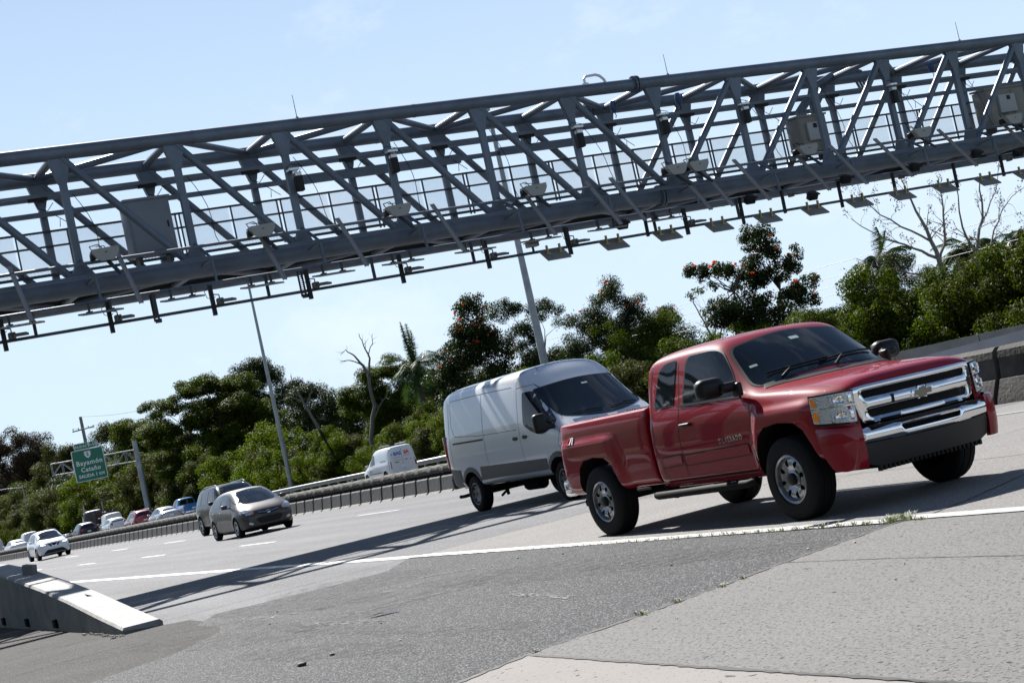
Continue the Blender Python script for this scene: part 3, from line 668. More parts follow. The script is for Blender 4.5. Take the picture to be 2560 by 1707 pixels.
# ---------------------------------------------------------------- toll gantry
STEEL = mat('galvanised_gantry_steel', (.092, .115, .15), .5, .25, noise=(1.6, .22), bump=(30, .15, .003))
STEELD = mat('dark_gantry_steel', (0.028, 0.032, 0.0384), .6, .2, noise=(2, .2))
def mesh_mat():
    m = bpy.data.materials.new('expanded_metal_mesh'); m.use_nodes = True; N = m.node_tree.nodes; L = m.node_tree.links; b = N['Principled BSDF']; b.inputs['Base Color'].default_value = (.20, .22, .25, 1); b.inputs['Roughness'].default_value = .5; b.inputs['Metallic'].default_value = .3
    t = N.new('ShaderNodeTexCoord'); s = N.new('ShaderNodeSeparateXYZ'); L.new(t.outputs['Object'], s.inputs[0])
    def mth(op, a, b_):
        n = N.new('ShaderNodeMath'); n.operation = op
        for i, x in enumerate((a, b_)):
            if x is None: continue
            if isinstance(x, (int, float)): n.inputs[i].default_value = x
            else: L.new(x, n.inputs[i])
        return n.outputs[0]
    y, z = s.outputs[1], s.outputs[2]; k1 = 2*PI/.075; k2 = 2*PI/.042
    a = mth('ADD', mth('MULTIPLY', y, k1), mth('MULTIPLY', z, k2)); c = mth('SUBTRACT', mth('MULTIPLY', y, k1), mth('MULTIPLY', z, k2))
    w = mth('MAXIMUM', mth('COSINE', a, None), mth('COSINE', c, None)); f = mth('GREATER_THAN', w, .90)
    tr = N.new('ShaderNodeBsdfTransparent'); mx_ = N.new('ShaderNodeMixShader'); L.new(f, mx_.inputs[0]); L.new(tr.outputs[0], mx_.inputs[1]); L.new(b.outputs[0], mx_.inputs[2]); L.new(mx_.outputs[0], N['Material Output'].inputs[0]); return m
def gantry():
    XN, XF, ZT, ZB, Y0, P = -34.0, -36.4, 9.06, 6.22, 10.45, 2.46
    T = thing('toll_gantry', 'long grey steel box truss gantry spanning the whole highway', 'gantry', (-35.2, -3.5, 0))
    def B_(b, name, m=STEEL, ang=35): o = b.build(name, m, T, ang); o.location = (35.2, 3.5, 0); return o
    ya, yb = Y0-6*P+.2, Y0+13*P
    for X in (XN, XF):
        b = MB(); b.tube([(X, ya, ZT), (X, yb, ZT)], .152, 20)
        for y in (10.9, 16.2): b.tube([(X, y, ZT), (X, y+.05, ZT)], .158, 20)
        B_(b, 'top_chord')
        b = MB(); b.tube([(X, ya, ZB), (X, yb, ZB)], .195, 20)
        for k in range(-4, 12): b.tube([(X, Y0+k*P+.55, ZB), (X, Y0+k*P+.57, ZB)], .202, 20)
        B_(b, 'bottom_chord')
        for z, r in ((ZT, .22), (ZB, .28)):
            b = MB(); y = 22.28
            for dy in (-.05, .03): b.lathe([(0, dy), (r, dy), (r, dy+.035), (0, dy+.035)], 24, Matrix.Translation((X, y, z)))
            for a in range(12): b.tube([(X+.85*r*math.cos(a*PI/6), y-.09, z+.85*r*math.sin(a*PI/6)), (X+.85*r*math.cos(a*PI/6), y+.10, z+.85*r*math.sin(a*PI/6))], .016, 6)
            B_(b, 'flange_joint')
    nodes = range(-5, 13)
    for X, s in ((XN, 1), (XF, -1)):
        for k in nodes:
            y = Y0+k*P
            b = MB(); b.box((X, y, (ZT+ZB)/2), (.12, .15, ZT-ZB-.2))
            # gusset plates top and bottom
            for z0, z1, w0, w1 in ((ZT-.12, ZT-.66, .235, .085), (ZB+.12, ZB+.5, .25, .085)):
                b.add([(X-.065, y-w0, z0), (X-.065, y+w0, z0), (X-.065, y+w1, z1), (X-.065, y-w1, z1), (X+.066, y-w0, z0), (X+.066, y+w0, z0), (X+.066, y+w1, z1), (X+.066, y-w1, z1)], [(0, 1, 2, 3), (7, 6, 5, 4), (0, 4, 5, 1), (1, 5, 6, 2), (2, 6, 7, 3), (3, 7, 4, 0)])
            B_(b, 'upright')
            b = MB()
            if k < 5: b.tube([(X, y+.05, ZT-.1), (X, y+P-.12, ZB+.1)], .085, 12)
            elif k > 5: b.tube([(X, y-.05, ZT-.1), (X, y-P+.12, ZB+.1)], .085, 12)
            if k != 5: B_(b, 'diagonal_brace')
    for k in nodes:
        y = Y0+k*P
        b = MB(); b.tube([(XN, y, ZT), (XF, y, ZT)], .085, 10); B_(b, 'cross_strut')
        b = MB(); b.tube([(XN, y, ZB), (XF, y, ZB)], .09, 10); B_(b, 'cross_strut')
        if k < 12:
            a, c = (XN, XF) if k % 2 == 0 else (XF, XN)
            b = MB(); b.tube([(a, y, ZT), (c, y+P, ZT)], .08, 10); B_(b, 'cross_brace')
            b = MB(); b.tube([(a, y, ZB-.02), (c, y+P, ZB-.02)], .09, 10); B_(b, 'cross_brace')
    # walkway deck, cable trays, rails
    b = MB(); b.box((-35.3, (ya+yb)/2, 6.30), (1.5, yb-ya, .07)); b.box((-34.5, (ya+yb)/2, 6.26), (.08, yb-ya, .16)); b.box((-36.1, (ya+yb)/2, 6.26), (.08, yb-ya, .16))
    B_(b, 'walkway_deck', STEELD)
    for z, w, x in ((8.60, .12, -36.2), (8.23, .11, -36.2), (8.42, .07, -35.0)):
        b = MB(); b.box((x, (ya+yb)/2, z), (.07, yb-ya, w)); 
        B_(b, 'cable_tray')
    for k in range(-5, 13): b = MB(); b.box((-36.17, Y0+k*P-.1, 8.60), (.10, .42, .15)); b.tube([(-36.1, Y0+k*P-.2, 8.55), (-36.05, Y0+k*P-.15, 8.35), (-36.1, Y0+k*P+.05, 8.28), (-36.1, Y0+k*P+.2, 8.45)], .009, 5); B_(b, 'cable_splice', BLACK)
    b = MB(); b.box((-36.15, (14.0+18.2)/2, 8.22), (.10, 4.2, .22)); b.box((-36.13, 21.0, 8.25), (.10, 3.4, .2)); B_(b, 'cable_tray')
    for z, w in ((7.86, .045), (7.53, .04), (6.90, .06)):
        b = MB(); b.box((-36.28, (ya+yb)/2, z), (.045, yb-ya, w)); B_(b, 'walkway_rail', STEELD)
    mm = mesh_mat()
    k = 0; y = ya+.3
    while y < yb-1.2:
        b = MB(); b.add([(-36.31, y+.04, 6.92), (-36.31, y+1.19, 6.92), (-36.31, y+1.19, 7.85), (-36.31, y+.04, 7.85)], [(0, 1, 2, 3)]); B_(b, 'mesh_panel', mm, 0)
        b = MB(); b.box((-36.28, y+.015, 7.36), (.04, .03, 1.05)); B_(b, 'rail_post', STEELD)
        if k % 2: b = MB(); b.box((-36.28, y+1.15, 7.36), (.04, .03, 1.05)); B_(b, 'rail_post', STEELD)
        y += 1.23; k += 1
    # outer service pipes on the near side, brackets at each node
    for z, r, x in ((6.60, .036, -33.42), (6.31, .042, -33.30), (5.76, .042, -33.25)):
        b = MB(); b.tube([(x, ya, z), (x, yb, z)], r, 8); B_(b, 'service_pipe')
    b = MB(); b.box((-33.2, (ya+yb)/2, 5.27), (.06, yb-ya, .06)); B_(b, 'equipment_bar', STEELD)
    for k in nodes:
        y = Y0+k*P
        b = MB(); b.tube([(-33.95, y+.02, 6.75), (-33.3, y+.10, 6.31), (-33.25, y+.10, 5.76)], .034, 8); b.bar((-34, y, 6.2), (-33.3, y+.1, 6.3), .05); B_(b, 'pipe_bracket')
        if k < 7: b = MB(); b.box((-33.22, y-1.33+.02, 5.51), (.05, .06, .5)); B_(b, 'bar_hanger', STEELD)
    # loose cables
    rnd = random.Random(8)
    for k in nodes:
        y = Y0+k*P; b = MB()
        p0 = Vector((-33.85, y+.12, 8.4-rnd.random()*.4)); p1 = Vector((-33.55, y+.35+rnd.random()*.4, 6.65))
        b.tube([p0.lerp(p1, t)+Vector((0, .12*math.sin(t*PI*1.5), -.15*math.sin(t*PI))) for t in [i/8 for i in range(9)]], .008, 5)
        if k % 2: q = Vector((-36.1, y+.15, 8.2)); b.tube([q+Vector((0, .35*math.sin(t*PI), -.28*math.sin(t*PI))) if t < 1 else q+Vector((0, .1, -.3)) for t in [i/8 for i in range(9)]], .009, 5)
        B_(b, 'cable', BLACK)
    # supports outside the picture
    for y in (ya+.3, yb-.3):
        for X in (XN, XF): b = MB(); b.tube([(X, y, 0), (X, y, ZT)], .30, 18); B_(b, 'support_column')
    # conduits looping over the top chord
    b = MB()
    for i in range(4):
        o = .09*i; b.tube([(-35.9, 29.0+o, 8.05), (-35.9, 29.0+o, 8.6), (-35.9, 29.12+o, 8.85), (-35.9, 29.5+o, 8.98), (-36.2, 30.5+o*1.3, 9.32), (-36.3, 31.0+o*1.3, 9.2), (-36.3, 31.2+o*1.3, 8.65)], .04, 8)
        b.tube([(-35.8, 28.4+o*1.0, 7.8), (-35.8, 28.4+o, 8.2), (-35.8, 28.75+o, 8.5)], .04, 8)
    B_(b, 'conduit')
    return T
gantry()
UNITW = mat('camera_hood_grey', (0.24, 0.24, 0.228), .5); PANEL = mat('antenna_panel_beige', (0.176, 0.168, 0.152), .6, noise=(6, .12))
# --- hooded white toll readers
def reader(y, label, g='hooded toll readers along the near side of the gantry'):
    T = thing('toll_reader', label, 'toll reader', (-33.15, y, 6.68), 0, g); b = MB()
    # scoop shaped hood: wide flat top, tapered chin
    out = [(-.27, .11), (.27, .13), (.27, .03), (.19, -.10), (.12, -.14), (-.12, -.14), (-.19, -.10), (-.27, .02)]
    n = len(out); vs = [(.17, u, v) for u, v in out]+[(.12, u*.98, v*1.0) for u, v in out]+[(-.20, u*.92, v*.55+.05) for u, v in out]
    b.add(vs, [tuple(range(n))]+[(i, (i+1) % n, n+(i+1) % n, n+i) for i in range(n)]+[(n+i, n+(i+1) % n, 2*n+(i+1) % n, 2*n+i) for i in range(n)]+[tuple(range(3*n-1, 2*n-1, -1))]); b.build('hood', UNITW, T, 30)
    b = MB(); b.box((.176, .0, .03), (.006, .05, .018)); b.build('logo_plate', BLACK, T)
    b = MB(); b.box((-.10, -.22, .0), (.2, .10, .14), bev=.02); b.tube([(-.1, -.2, .1), (-.12, -.25, .22), (-.2, -.05, .26), (-.25, .1, .1)], .012, 5); b.tube([(-.1, .1, .1), (-.12, .05, .2), (-.2, -.1, .22)], .010, 5); b.build('cable', BLACK, T)
    b = MB(); b.bar((-.05, .05, -.12), (.30, .16, -.46), .07, .05); b.build('mounting_arm', STEELD, T)
for y, l in ((8.33, 'hooded pale toll reader just left of the large grey cabinet at the left'), (11.70, 'hooded pale toll reader right of the large grey cabinet, second from the left'), (14.90, 'hooded pale toll reader directly under a black lamp box, third from the left'),
             (18.38, 'hooded pale toll reader in the middle of the gantry, fourth from the left'), (22.30, 'left one of the two hooded pale toll readers hung side by side'), (22.94, 'right one of the two hooded pale toll readers hung side by side'),
             (26.30, 'hooded pale toll reader in front of the middle beige cabinet'), (30.08, 'hooded pale toll reader between the two beige cabinets at the right'), (33.35, 'hooded pale toll reader at the far right in front of the last cabinet')): reader(y, l)
# --- black lamp boxes on the uprights
def lampbox(y, z, label, off=0):
    T = thing('lamp_box', label, 'lamp', (-33.78, y, z), 0, 'black lamp boxes on the gantry uprights'); b = MB(); b.box((0, off, -.16), (.16, .17, .34), bev=.02); b.build('housing', BLACK, T)
    b = MB(); b.box((0, off, .05), (.15, .15, .09), bev=.01); b.box((-.02, off*.4, .17), (.20, .24, .05)); b.bar((-.02, off*.2, .14), (0, off, .10), .04); b.build('bracket', SILVER, T)
    b = MB(); b.tube([(0, off+.05, .1), (.03, off+.14, .22), (-.02, off-.1, .3), (-.05, off-.22, .22), (-.05, off-.12, .1)], .009, 5); b.build('cable', BLACK, T)
for y, z, l, o in ((12.90, 7.86, 'black lamp box hanging beside an upright on a short arm, leftmost', .12), (15.36, 7.98, 'black lamp box above the third toll reader from the left', 0), (20.28, 7.98, 'black lamp box on the upright left of the chord flange', 0), (22.75, 8.02, 'black lamp box on the first upright right of the chord flange', 0), (25.22, 8.02, 'black lamp box on the second upright right of the chord flange', 0), (30.1, 8.02, 'black lamp box on the upright right of the middle beige cabinet', 0)): lampbox(y, z, l, o)
# --- slanting channel struts
GROUPS = 'slanting channel struts on the near side of the gantry'
def strut(y, label, x1=-32.45, z1=5.50, x0=-33.55, z0=6.78):
    b = MB(); a = Vector((x0, y, z0)); c = Vector((x1, y, z1)); b.bar(a, c, .085, .02); d = (c-a).normalized()
    for s in (-1, 1): b.bar(a+Vector((0, s*.04, 0)), c+Vector((0, s*.04, 0)), .008, .05)
    o = b.build('channel_strut', mat('pale_channel_steel', (.27, .26, .25), .5, .3), None, 0); tag(o, label, 'strut', GROUPS)
S_ = [(6.50, 'slanting channel strut nearest the left edge'), (8.68, 'slanting strut just right of the leftmost toll reader'), (11.75, 'slanting strut under the second toll reader from the left'), (13.62, 'slanting strut between the second and third toll readers from the left'), (15.95, 'slanting strut right of the third toll reader'),
      (18.30, 'slanting strut under the fourth toll reader from the left'), (20.05, 'left of two close slanting struts below the chord flange'), (20.72, 'right of two close slanting struts below the chord flange'), (22.6, 'slanting strut under the pair of toll readers'), (23.25, 'slanting strut just right of the pair of toll readers'),
      (24.35, 'slanting strut midway between the reader pair and the middle cabinet'), (26.2, 'slanting strut below the middle beige cabinet'), (27.4, 'slanting strut at the right side of the middle cabinet'), (28.9, 'slanting strut left of the reader between the two cabinets'), (31.1, 'slanting strut left of the last cabinet'), (33.3, 'slanting strut at the far right under the last cabinet')]
for y, l in S_: strut(y, l)
# --- flat antenna panels
def panel(y, z, x, tilt, w, d, name, label, group):
    T = thing('antenna_panel', label, 'antenna', (x, y, z), 0, group); b = MB(); M = Matrix.Rotation(R(tilt), 3, 'Y'); b.box((0, 0, 0), (d, w, .035), rot=M, bev=.006); b.build('panel', PANEL, T)
    for s in (-1, 1): b = MB(); b.box((-.02, s*w*.27, .12), (.05, .04, .22)); b.box((-.02, s*w*.27, .03), (.10, .12, .03)); b.build('bracket', mat('yellowed_bracket', (.30, .24, .10), .6) if name == 'low' else STEELD, T)
    return T
ORD = ['first', 'second', 'third', 'fourth', 'fifth', 'sixth', 'seventh', 'eighth', 'ninth', 'tenth', 'eleventh']
for i, y in enumerate((6.40, 7.98, 9.68, 11.42, 13.05, 14.70, 16.5, 18.2, 20.0, 21.6)): panel(y, 5.52, -33.0, 9, .82, .5, 'up', 'thin antenna panel under the service pipe, seen nearly edge-on, %s from the left' % ORD[i], 'thin antenna panels under the service pipe')
for i, y in enumerate((18.45, 20.05, 21.55, 23.05, 24.52, 25.98, 27.42, 28.85, 30.32, 31.8, 33.2)): panel(y, 5.13, -32.95, 38, .62, .46, 'low', 'tilted beige antenna panel on the lower bar, %s from the left' % ORD[i], 'tilted beige antenna panels along the lower equipment bar')
# --- hanging stubs with small hooded lights
def stub(y, label, z1=5.08):
    T = thing('light_hanger', label, 'light hanger', (-33.18, y, 5.72), 0, 'dark hangers with small hooded lights below the gantry'); b = MB(); b.box((0, 0, (z1-5.72)/2), (.07, .085, 5.72-z1)); b.build('hanger_bar', BLACK, T)
    b = MB(); b.box((.10, .30, -.37), (.26, .30, .05), rot=Matrix.Rotation(R(12), 3, 'Y'), bev=.01); b.box((.0, .16, -.36), (.14, .14, .13), bev=.02); b.tube([(0, .04, -.2), (0, .16, -.22), (0, .16, -.32)], .015, 6); b.build('light_hood', mat('dull_grey_hood', (.10, .10, .10), .5), T)
    b = MB(); b.tube([(0, -.05, -.05), (.02, -.14, -.12), (0, -.10, -.25), (0, .0, -.3), (.0, .08, -.25)], .008, 5); b.build('cable', BLACK, T)
for i, y in enumerate((6.05, 8.18, 10.35, 12.5, 14.7, 16.85, 19.0, 22.3)): stub(y, 'dark hanger with a small hooded light on the lower bar, %s from the left' % ORD[i])
# --- black floodlights and dark drop bars at the right
for i, (y, z, l) in enumerate(((20.45, 5.56, 'black floodlight between the reader pair and the lamp pole, first from the left'), (24.2, 5.66, 'black floodlight below the gantry over the tulip tree crown'), (26.1, 5.50, 'black floodlight hanging lowest, right of the tulip tree'), (27.25, 5.78, 'black floodlight right of the lowest one'), (29.55, 5.80, 'black floodlight above the bare tree, left one'), (31.75, 5.90, 'black floodlight above the bare tree, right one'), (33.2, 5.72, 'black floodlight at the far right'))):
    T = thing('floodlight', l, 'floodlight', (-33.1, y, z), 0, 'black floodlights below the right half of the gantry'); b = MB(); b.box((.05, 0, 0), (.16, .28, .20), rot=Matrix.Rotation(R(35), 3, 'Y'), bev=.03); b.box((.12, 0, .03), (.10, .34, .03), rot=Matrix.Rotation(R(35), 3, 'Y')); b.build('housing', BLACK, T)
    b = MB(); b.tube([(0, -.1, 0), (-.03, -.12, .14), (-.03, .12, .14), (0, .1, 0)], .012, 5); b.build('bracket', STEELD, T)
for i, y in enumerate((21.2, 24.0, 25.3, 27.1, 28.9, 31.0, 32.7)):
    b = MB(); b.bar((-33.2, y, 5.78), (-33.2, y-.02, 5.10 if i % 2 else 5.2), .06, .07); o = b.build('drop_bar', BLACK, None, 0); tag(o, 'dark drop bar crossing the lower equipment bar at the right, %s from the left' % ORD[i], 'drop bar', 'dark drop bars below the right half of the gantry')
    if i % 2 == 0:
        b = MB(); b.box((-33.0, y+.35, 5.62), (.3, .34, .05), rot=Matrix.Rotation(R(12), 3, 'Y'), bev=.01); b.box((-33.1, y+.2, 5.62), (.12, .12, .1)); o = b.build('light_hood', mat('dull_grey_hood'), None, 30); tag(o, 'small grey hooded light beside the %s drop bar from the left' % ORD[i], 'light', 'small hooded lights at the right')
T = thing('surveillance_camera', 'small pale box camera on the lower bar in front of the thick lamp pole', 'camera', (-33.1, 18.0, 5.42)); b = MB(); b.box((0, 0, .02), (.16, .30, .10), bev=.02); b.box((0, 0, .08), (.20, .36, .02)); b.build('housing', UNITW, T); b = MB(); b.tube([(0, 0, -.02), (0, 0, -.15)], .03, 8); b.build('bracket', STEELD, T)
for i, (y, l) in enumerate(((9.15, 'perforated dark cable ladder below the large cabinet'), (12.40, 'perforated dark cable ladder right of the second toll reader'))):
    b = MB()
    for s in (-1, 1): b.box((-33.3, y+s*.045, 5.45), (.03, .035, .56))
    for k in range(12): b.box((-33.3, y, 5.2+.045*k), (.02, .07, .012))
    b.box((-33.3, y+.03, 5.18), (.08, .12, .08)); o = b.build('cable_ladder', STEELD, None, 0); tag(o, l, 'cable ladder')
# --- cabinets
CAB = mat('cabinet_paint', (0.136, 0.152, 0.184), .5, noise=(1.5, .1)); CABB = mat('beige_cabinet_paint', (0.16, 0.148, 0.128), .5, noise=(2, .2))
def cabinet(y, z, w, h, m, label, x=-35.35, name='equipment_cabinet'):
    T = thing(name, label, 'cabinet', (x, y, z), 0, None); b = MB(); b.box((0, 0, h/2), (.55, w, h), bev=.02); b.build('body', m, T)
    b = MB(); b.box((.0, 0, h+.03), (.62, w+.06, .05), rot=Matrix.Rotation(R(4), 3, 'Y')); b.build('roof', m, T)
    if m is CAB:
        b = MB(); b.box((.285, 0, h*.5), (.02, w*.9, h*.9), bev=.006); d = b.build('door', m, T); b = MB(); b.box((.30, w*.38, h*.5), (.03, .03, .14)); b.build('handle', BLACK, d)
    else:
        b = MB(); b.box((.30, -.05, h*.55), (.12, w*.42, h*.5), bev=.01); b.build('meter_box', mat('grey_meter_box', (.30, .31, .32), .5), T); b = MB(); b.box((.365, -.0, h*.7), (.02, .12, .12)); b.build('meter_window', BLACK, T)
        for s in (-1, 1): b = MB(); b.box((.282, s*w*.30, h*.5), (.01, w*.32, h*.88), bev=.003); b.build('door', m, T)
    b = MB(); b.box((0, -w*.35, -.1), (.3, .08, .2)); b.box((0, w*.35, -.1), (.3, .08, .2)); b.build('foot', STEELD, T)
cabinet(9.95, 6.85, .98, 1.22, CAB, 'large blue grey equipment cabinet inside the gantry at the left')
cabinet(28.25, 6.92, .95, .98, CABB, 'middle beige equipment cabinet with a meter box inside the gantry')
cabinet(35.3, 6.90, 1.5, 1.05, CABB, 'last beige equipment cabinet inside the gantry at the far right')
# --- dome camera on a gooseneck, lightning rods, blue lamps
T = thing('dome_camera', 'white dome camera on a curved gooseneck arm above the top chord', 'camera', (-34.3, 21.75, 9.05)); b = MB(); b.tube([(0, 0, 0), (0, -.12, .30), (0, -.22, .40), (0, -.34, .44), (0, -.62, .42), (0, -.68, .36), (0, -.68, .26)], .035, 10); b.build('gooseneck', mat('offwhite_tube', (.55, .56, .57), .4), T)
b = MB(); b.lathe([(0, .26), (.09, .25), (.12, .18), (.12, .12), (.0, .12)], 18, Matrix.Translation((0, -.68, 0)), 0, 'z'); b.build('camera_body', mat('white_plastic', (.6, .61, .62), .4), T)
b = MB(); b.lathe([(.11, .12), (.09, .05), (.0, .02)], 18, Matrix.Translation((0, -.68, 0)), 0, 'z'); b.build('dome', GLASS, T)
for y, l in ((13.38, 'thin lightning rod on the top chord, leftmost of three'), (23.31, 'thin lightning rod on the top chord right of the flange'), (33.03, 'thin lightning rod on the top chord, rightmost of three')):
    b = MB(); b.tube([(-34, y, 9.18), (-34, y, 9.74)], [.010, .006], 6); b.box((-34, y, 9.21), (.05, .05, .05)); o = b.build('lightning_rod', BLACK, None, 30); tag(o, l, 'lightning rod', 'lightning rods on the top chord')
for y, l in ((22.55, 'small blue lamp hanging inside the gantry near the flange'), (24.55, 'small blue lamp in front of a far top gusset'), (33.3, 'small blue lamp near the right end of the gantry')):
    T = thing('blue_lamp', l, 'lamp', (-35.6, y, 8.92), 0, 'small blue lamps inside the gantry'); b = MB(); b.lathe([(0, .16), (.06, .14), (.09, .02), (.09, -.08), (.05, -.16), (0, -.17)], 14, None, 0, 'z'); b.build('housing', mat('blue_housing', (.02, .05, .13), .4), T); b = MB(); b.tube([(0, 0, -.16), (.0, .03, -.24), (0, .0, -.30)], .012, 6); b.build('hook', BLACK, T)
# ---------------------------------------------------------------- foliage
def leaf_mat(name, col, var=.35, trans=.45, hue=.03, rough=.6):
    m = bpy.data.materials.new(name); m.use_nodes = True; N = m.node_tree.nodes; L = m.node_tree.links; b = N['Principled BSDF']; b.inputs['Roughness'].default_value = rough; b.inputs['Specular IOR Level'].default_value = .06
    g = N.new('ShaderNodeNewGeometry'); t = N.new('ShaderNodeTexCoord'); n = N.new('ShaderNodeTexNoise'); n.inputs['Scale'].default_value = .7; n.inputs['Detail'].default_value = 3; L.new(t.outputs['Object'], n.inputs['Vector'])
    mr = N.new('ShaderNodeMapRange'); mr.inputs[3].default_value = 1-var; mr.inputs[4].default_value = 1+var; L.new(g.outputs['Random Per Island'], mr.inputs[0])
    m2 = N.new('ShaderNodeMapRange'); m2.inputs[1].default_value = .3; m2.inputs[2].default_value = .7; m2.inputs[3].default_value = .6; m2.inputs[4].default_value = 1.4; L.new(n.outputs[0], m2.inputs[0])
    mu = N.new('ShaderNodeMath'); mu.operation = 'MULTIPLY'; L.new(mr.outputs[0], mu.inputs[0]); L.new(m2.outputs[0], mu.inputs[1])
    hr = N.new('ShaderNodeMapRange'); hr.inputs[3].default_value = .5-hue; hr.inputs[4].default_value = .5+hue; L.new(n.outputs[0], hr.inputs[0])
    h = N.new('ShaderNodeHueSaturation'); h.inputs['Color'].default_value = (*col, 1); L.new(mu.outputs[0], h.inputs['Value']); L.new(hr.outputs[0], h.inputs['Hue']); L.new(h.outputs[0], b.inputs['Base Color'])
    tr = N.new('ShaderNodeBsdfTranslucent'); h2 = N.new('ShaderNodeHueSaturation'); h2.inputs['Saturation'].default_value = 1.15; h2.inputs['Value'].default_value = 1.6; L.new(h.outputs[0], h2.inputs['Color']); L.new(h2.outputs[0], tr.inputs[0])
    mx_ = N.new('ShaderNodeMixShader'); mx_.inputs[0].default_value = trans; L.new(b.outputs[0], mx_.inputs[1]); L.new(tr.outputs[0], mx_.inputs[2]); L.new(mx_.outputs[0], N['Material Output'].inputs[0]); _m[name] = m; return m
L_DARK = leaf_mat('dark_leaf', (.027, .040, .013), .5, .22, rough=.5); L_MID = leaf_mat('mid_leaf', (.042, .060, .007), .5, .32); L_LIGHT = leaf_mat('light_leaf', (0.05, 0.074, 0.007), .5, .42)
L_BROWN = leaf_mat('brown_leaf', (0.043, 0.0331, 0.0198), .4, .25, rough=.6); L_OLIVE = leaf_mat('olive_leaf', (0.0434, 0.0504, 0.0126), .5, .30); L_PALM = leaf_mat('palm_leaf', (0.0283, 0.05, 0.0157), .4, .25, rough=.4)
L_DRY = leaf_mat('dry_pod', (.075, .05, .035), .4, .2, rough=.7); L_FLOWER = leaf_mat('orange_flower', (.62, .085, .02), .3, .35, .02)
BARK = mat('bark', (.075, .065, .055), .9, noise=(6, .3), bump=(12, .8, .03)); BARKP = mat('pale_bark', (.20, .175, .15), .85, noise=(5, .25), bump=(14, .6, .02))
def leaves_mesh(name, C, Rr, per, size, m, seed, flat=.75, droop=0, asp=1.7, shell_bias=.5, upn=.5):
    """C (n,3) clump centres, Rr (n,) radii, per leaves per clump"""
    g = np.random.default_rng(seed); C = np.asarray(C, float); Rr = np.asarray(Rr, float); n = len(C)
    per = per*2.7 if per > 60 else per; size = size*.57 if per > 60 else size; cnt = np.maximum(4, (per*(Rr/Rr.mean())**2).astype(int)); idx = np.repeat(np.arange(n), cnt); N_ = len(idx)
    d = g.normal(size=(N_, 3)); d /= np.linalg.norm(d, axis=1)[:, None]; r = g.random(N_)**(1/(1+3*shell_bias)); r = np.where(g.random(N_) < .10, r*g.uniform(1, 1.45, N_), r); p = C[idx]+d*(r*Rr[idx])[:, None]*np.array([1, 1, flat]); p[:, 2] -= droop*g.random(N_)*Rr[idx]
    nn = d*.8+g.normal(size=(N_, 3))*.65+np.array([0, 0, upn]); nn /= np.linalg.norm(nn, axis=1)[:, None]
    a = g.normal(size=(N_, 3)); a[:, 2] -= droop*1.5; u = np.cross(nn, a); u /= np.linalg.norm(u, axis=1)[:, None]; v = np.cross(nn, u)
    s = size*g.uniform(.6, 1.35, N_)[:, None]; w = s/asp
    V = np.empty((N_, 4, 3)); V[:, 0] = p-v*s*.5; V[:, 1] = p+u*w*.5+nn*s*.08; V[:, 2] = p+v*s*.5; V[:, 3] = p-u*w*.5+nn*s*.08
    me = bpy.data.meshes.new(name); me.vertices.add(N_*4); me.vertices.foreach_set('co', V.reshape(-1).astype(np.float32)); me.loops.add(N_*4); me.polygons.add(N_)
    me.loops.foreach_set('vertex_index', np.arange(N_*4, dtype=np.int32)); me.polygons.foreach_set('loop_start', np.arange(0, N_*4, 4, dtype=np.int32)); me.polygons.foreach_set('loop_total', np.full(N_, 4, dtype=np.int32)); me.materials.append(m); me.update(calc_edges=True); return me
def wander(a, b, n, amp, g):
    a = np.array(a, float); b = np.array(b, float); P = [a]
    for i in range(1, n): t = i/n; P.append(a+(b-a)*t+g.normal(size=3)*amp*math.sin(PI*t))
    return P+[b]
def trunk_mesh(name, h, C, r0, seed, m, forks=3, limbs=14, base=(0, 0), lean=(0, 0)):
    g = np.random.default_rng(seed); b = MB(); fz = h*.30; C = np.asarray(C)
    tops = []
    P = wander((base[0], base[1], -.1), (lean[0], lean[1], fz), 4, h*.012, g); b.tube(P, [r0*1.25, r0, r0*.9, r0*.8, r0*.72], 10)
    order = g.permutation(len(C))[:max(limbs, forks)]; main = order[:forks]
    for i in main:
        e = C[i]; Q = wander(P[-1], e, 6, h*.03, g); b.tube(Q, [r0*.62, r0*.5, r0*.40, r0*.30, r0*.2, r0*.12, r0*.05], 8); tops.append(Q)
    for i in order[forks:]:
        e = C[i]; q = min(tops, key=lambda Q: min(np.linalg.norm(np.array(x)-e) for x in Q[1:5])); s = min(q[1:5], key=lambda x: np.linalg.norm(np.array(x)-e)); Q = wander(s, e, 4, h*.02, g); b.tube(Q, [r0*.26, r0*.2, r0*.13, r0*.07, r0*.03], 6)
    return b
def crown_points(env, n, seed, rmin=.5, rmax=1.0, bias=.55):
    """env: ellipsoids (x, y, z, rx, ry, rz); clump centres lean to the outside"""
    g = np.random.default_rng(seed); vol = np.array([e[3]*e[4]*e[5] for e in env])**.75; pick = g.choice(len(env), n, p=vol/vol.sum()); C = []
    for i in pick:
        e = env[i]; d = g.normal(size=3); d /= np.linalg.norm(d); r = g.random()**(1/(1+3*bias)); C.append([e[0]+d[0]*r*e[3], e[1]+d[1]*r*e[4], max(.3, e[2]+d[2]*r*e[5])])
    return np.array(C), g.uniform(rmin, rmax, n)
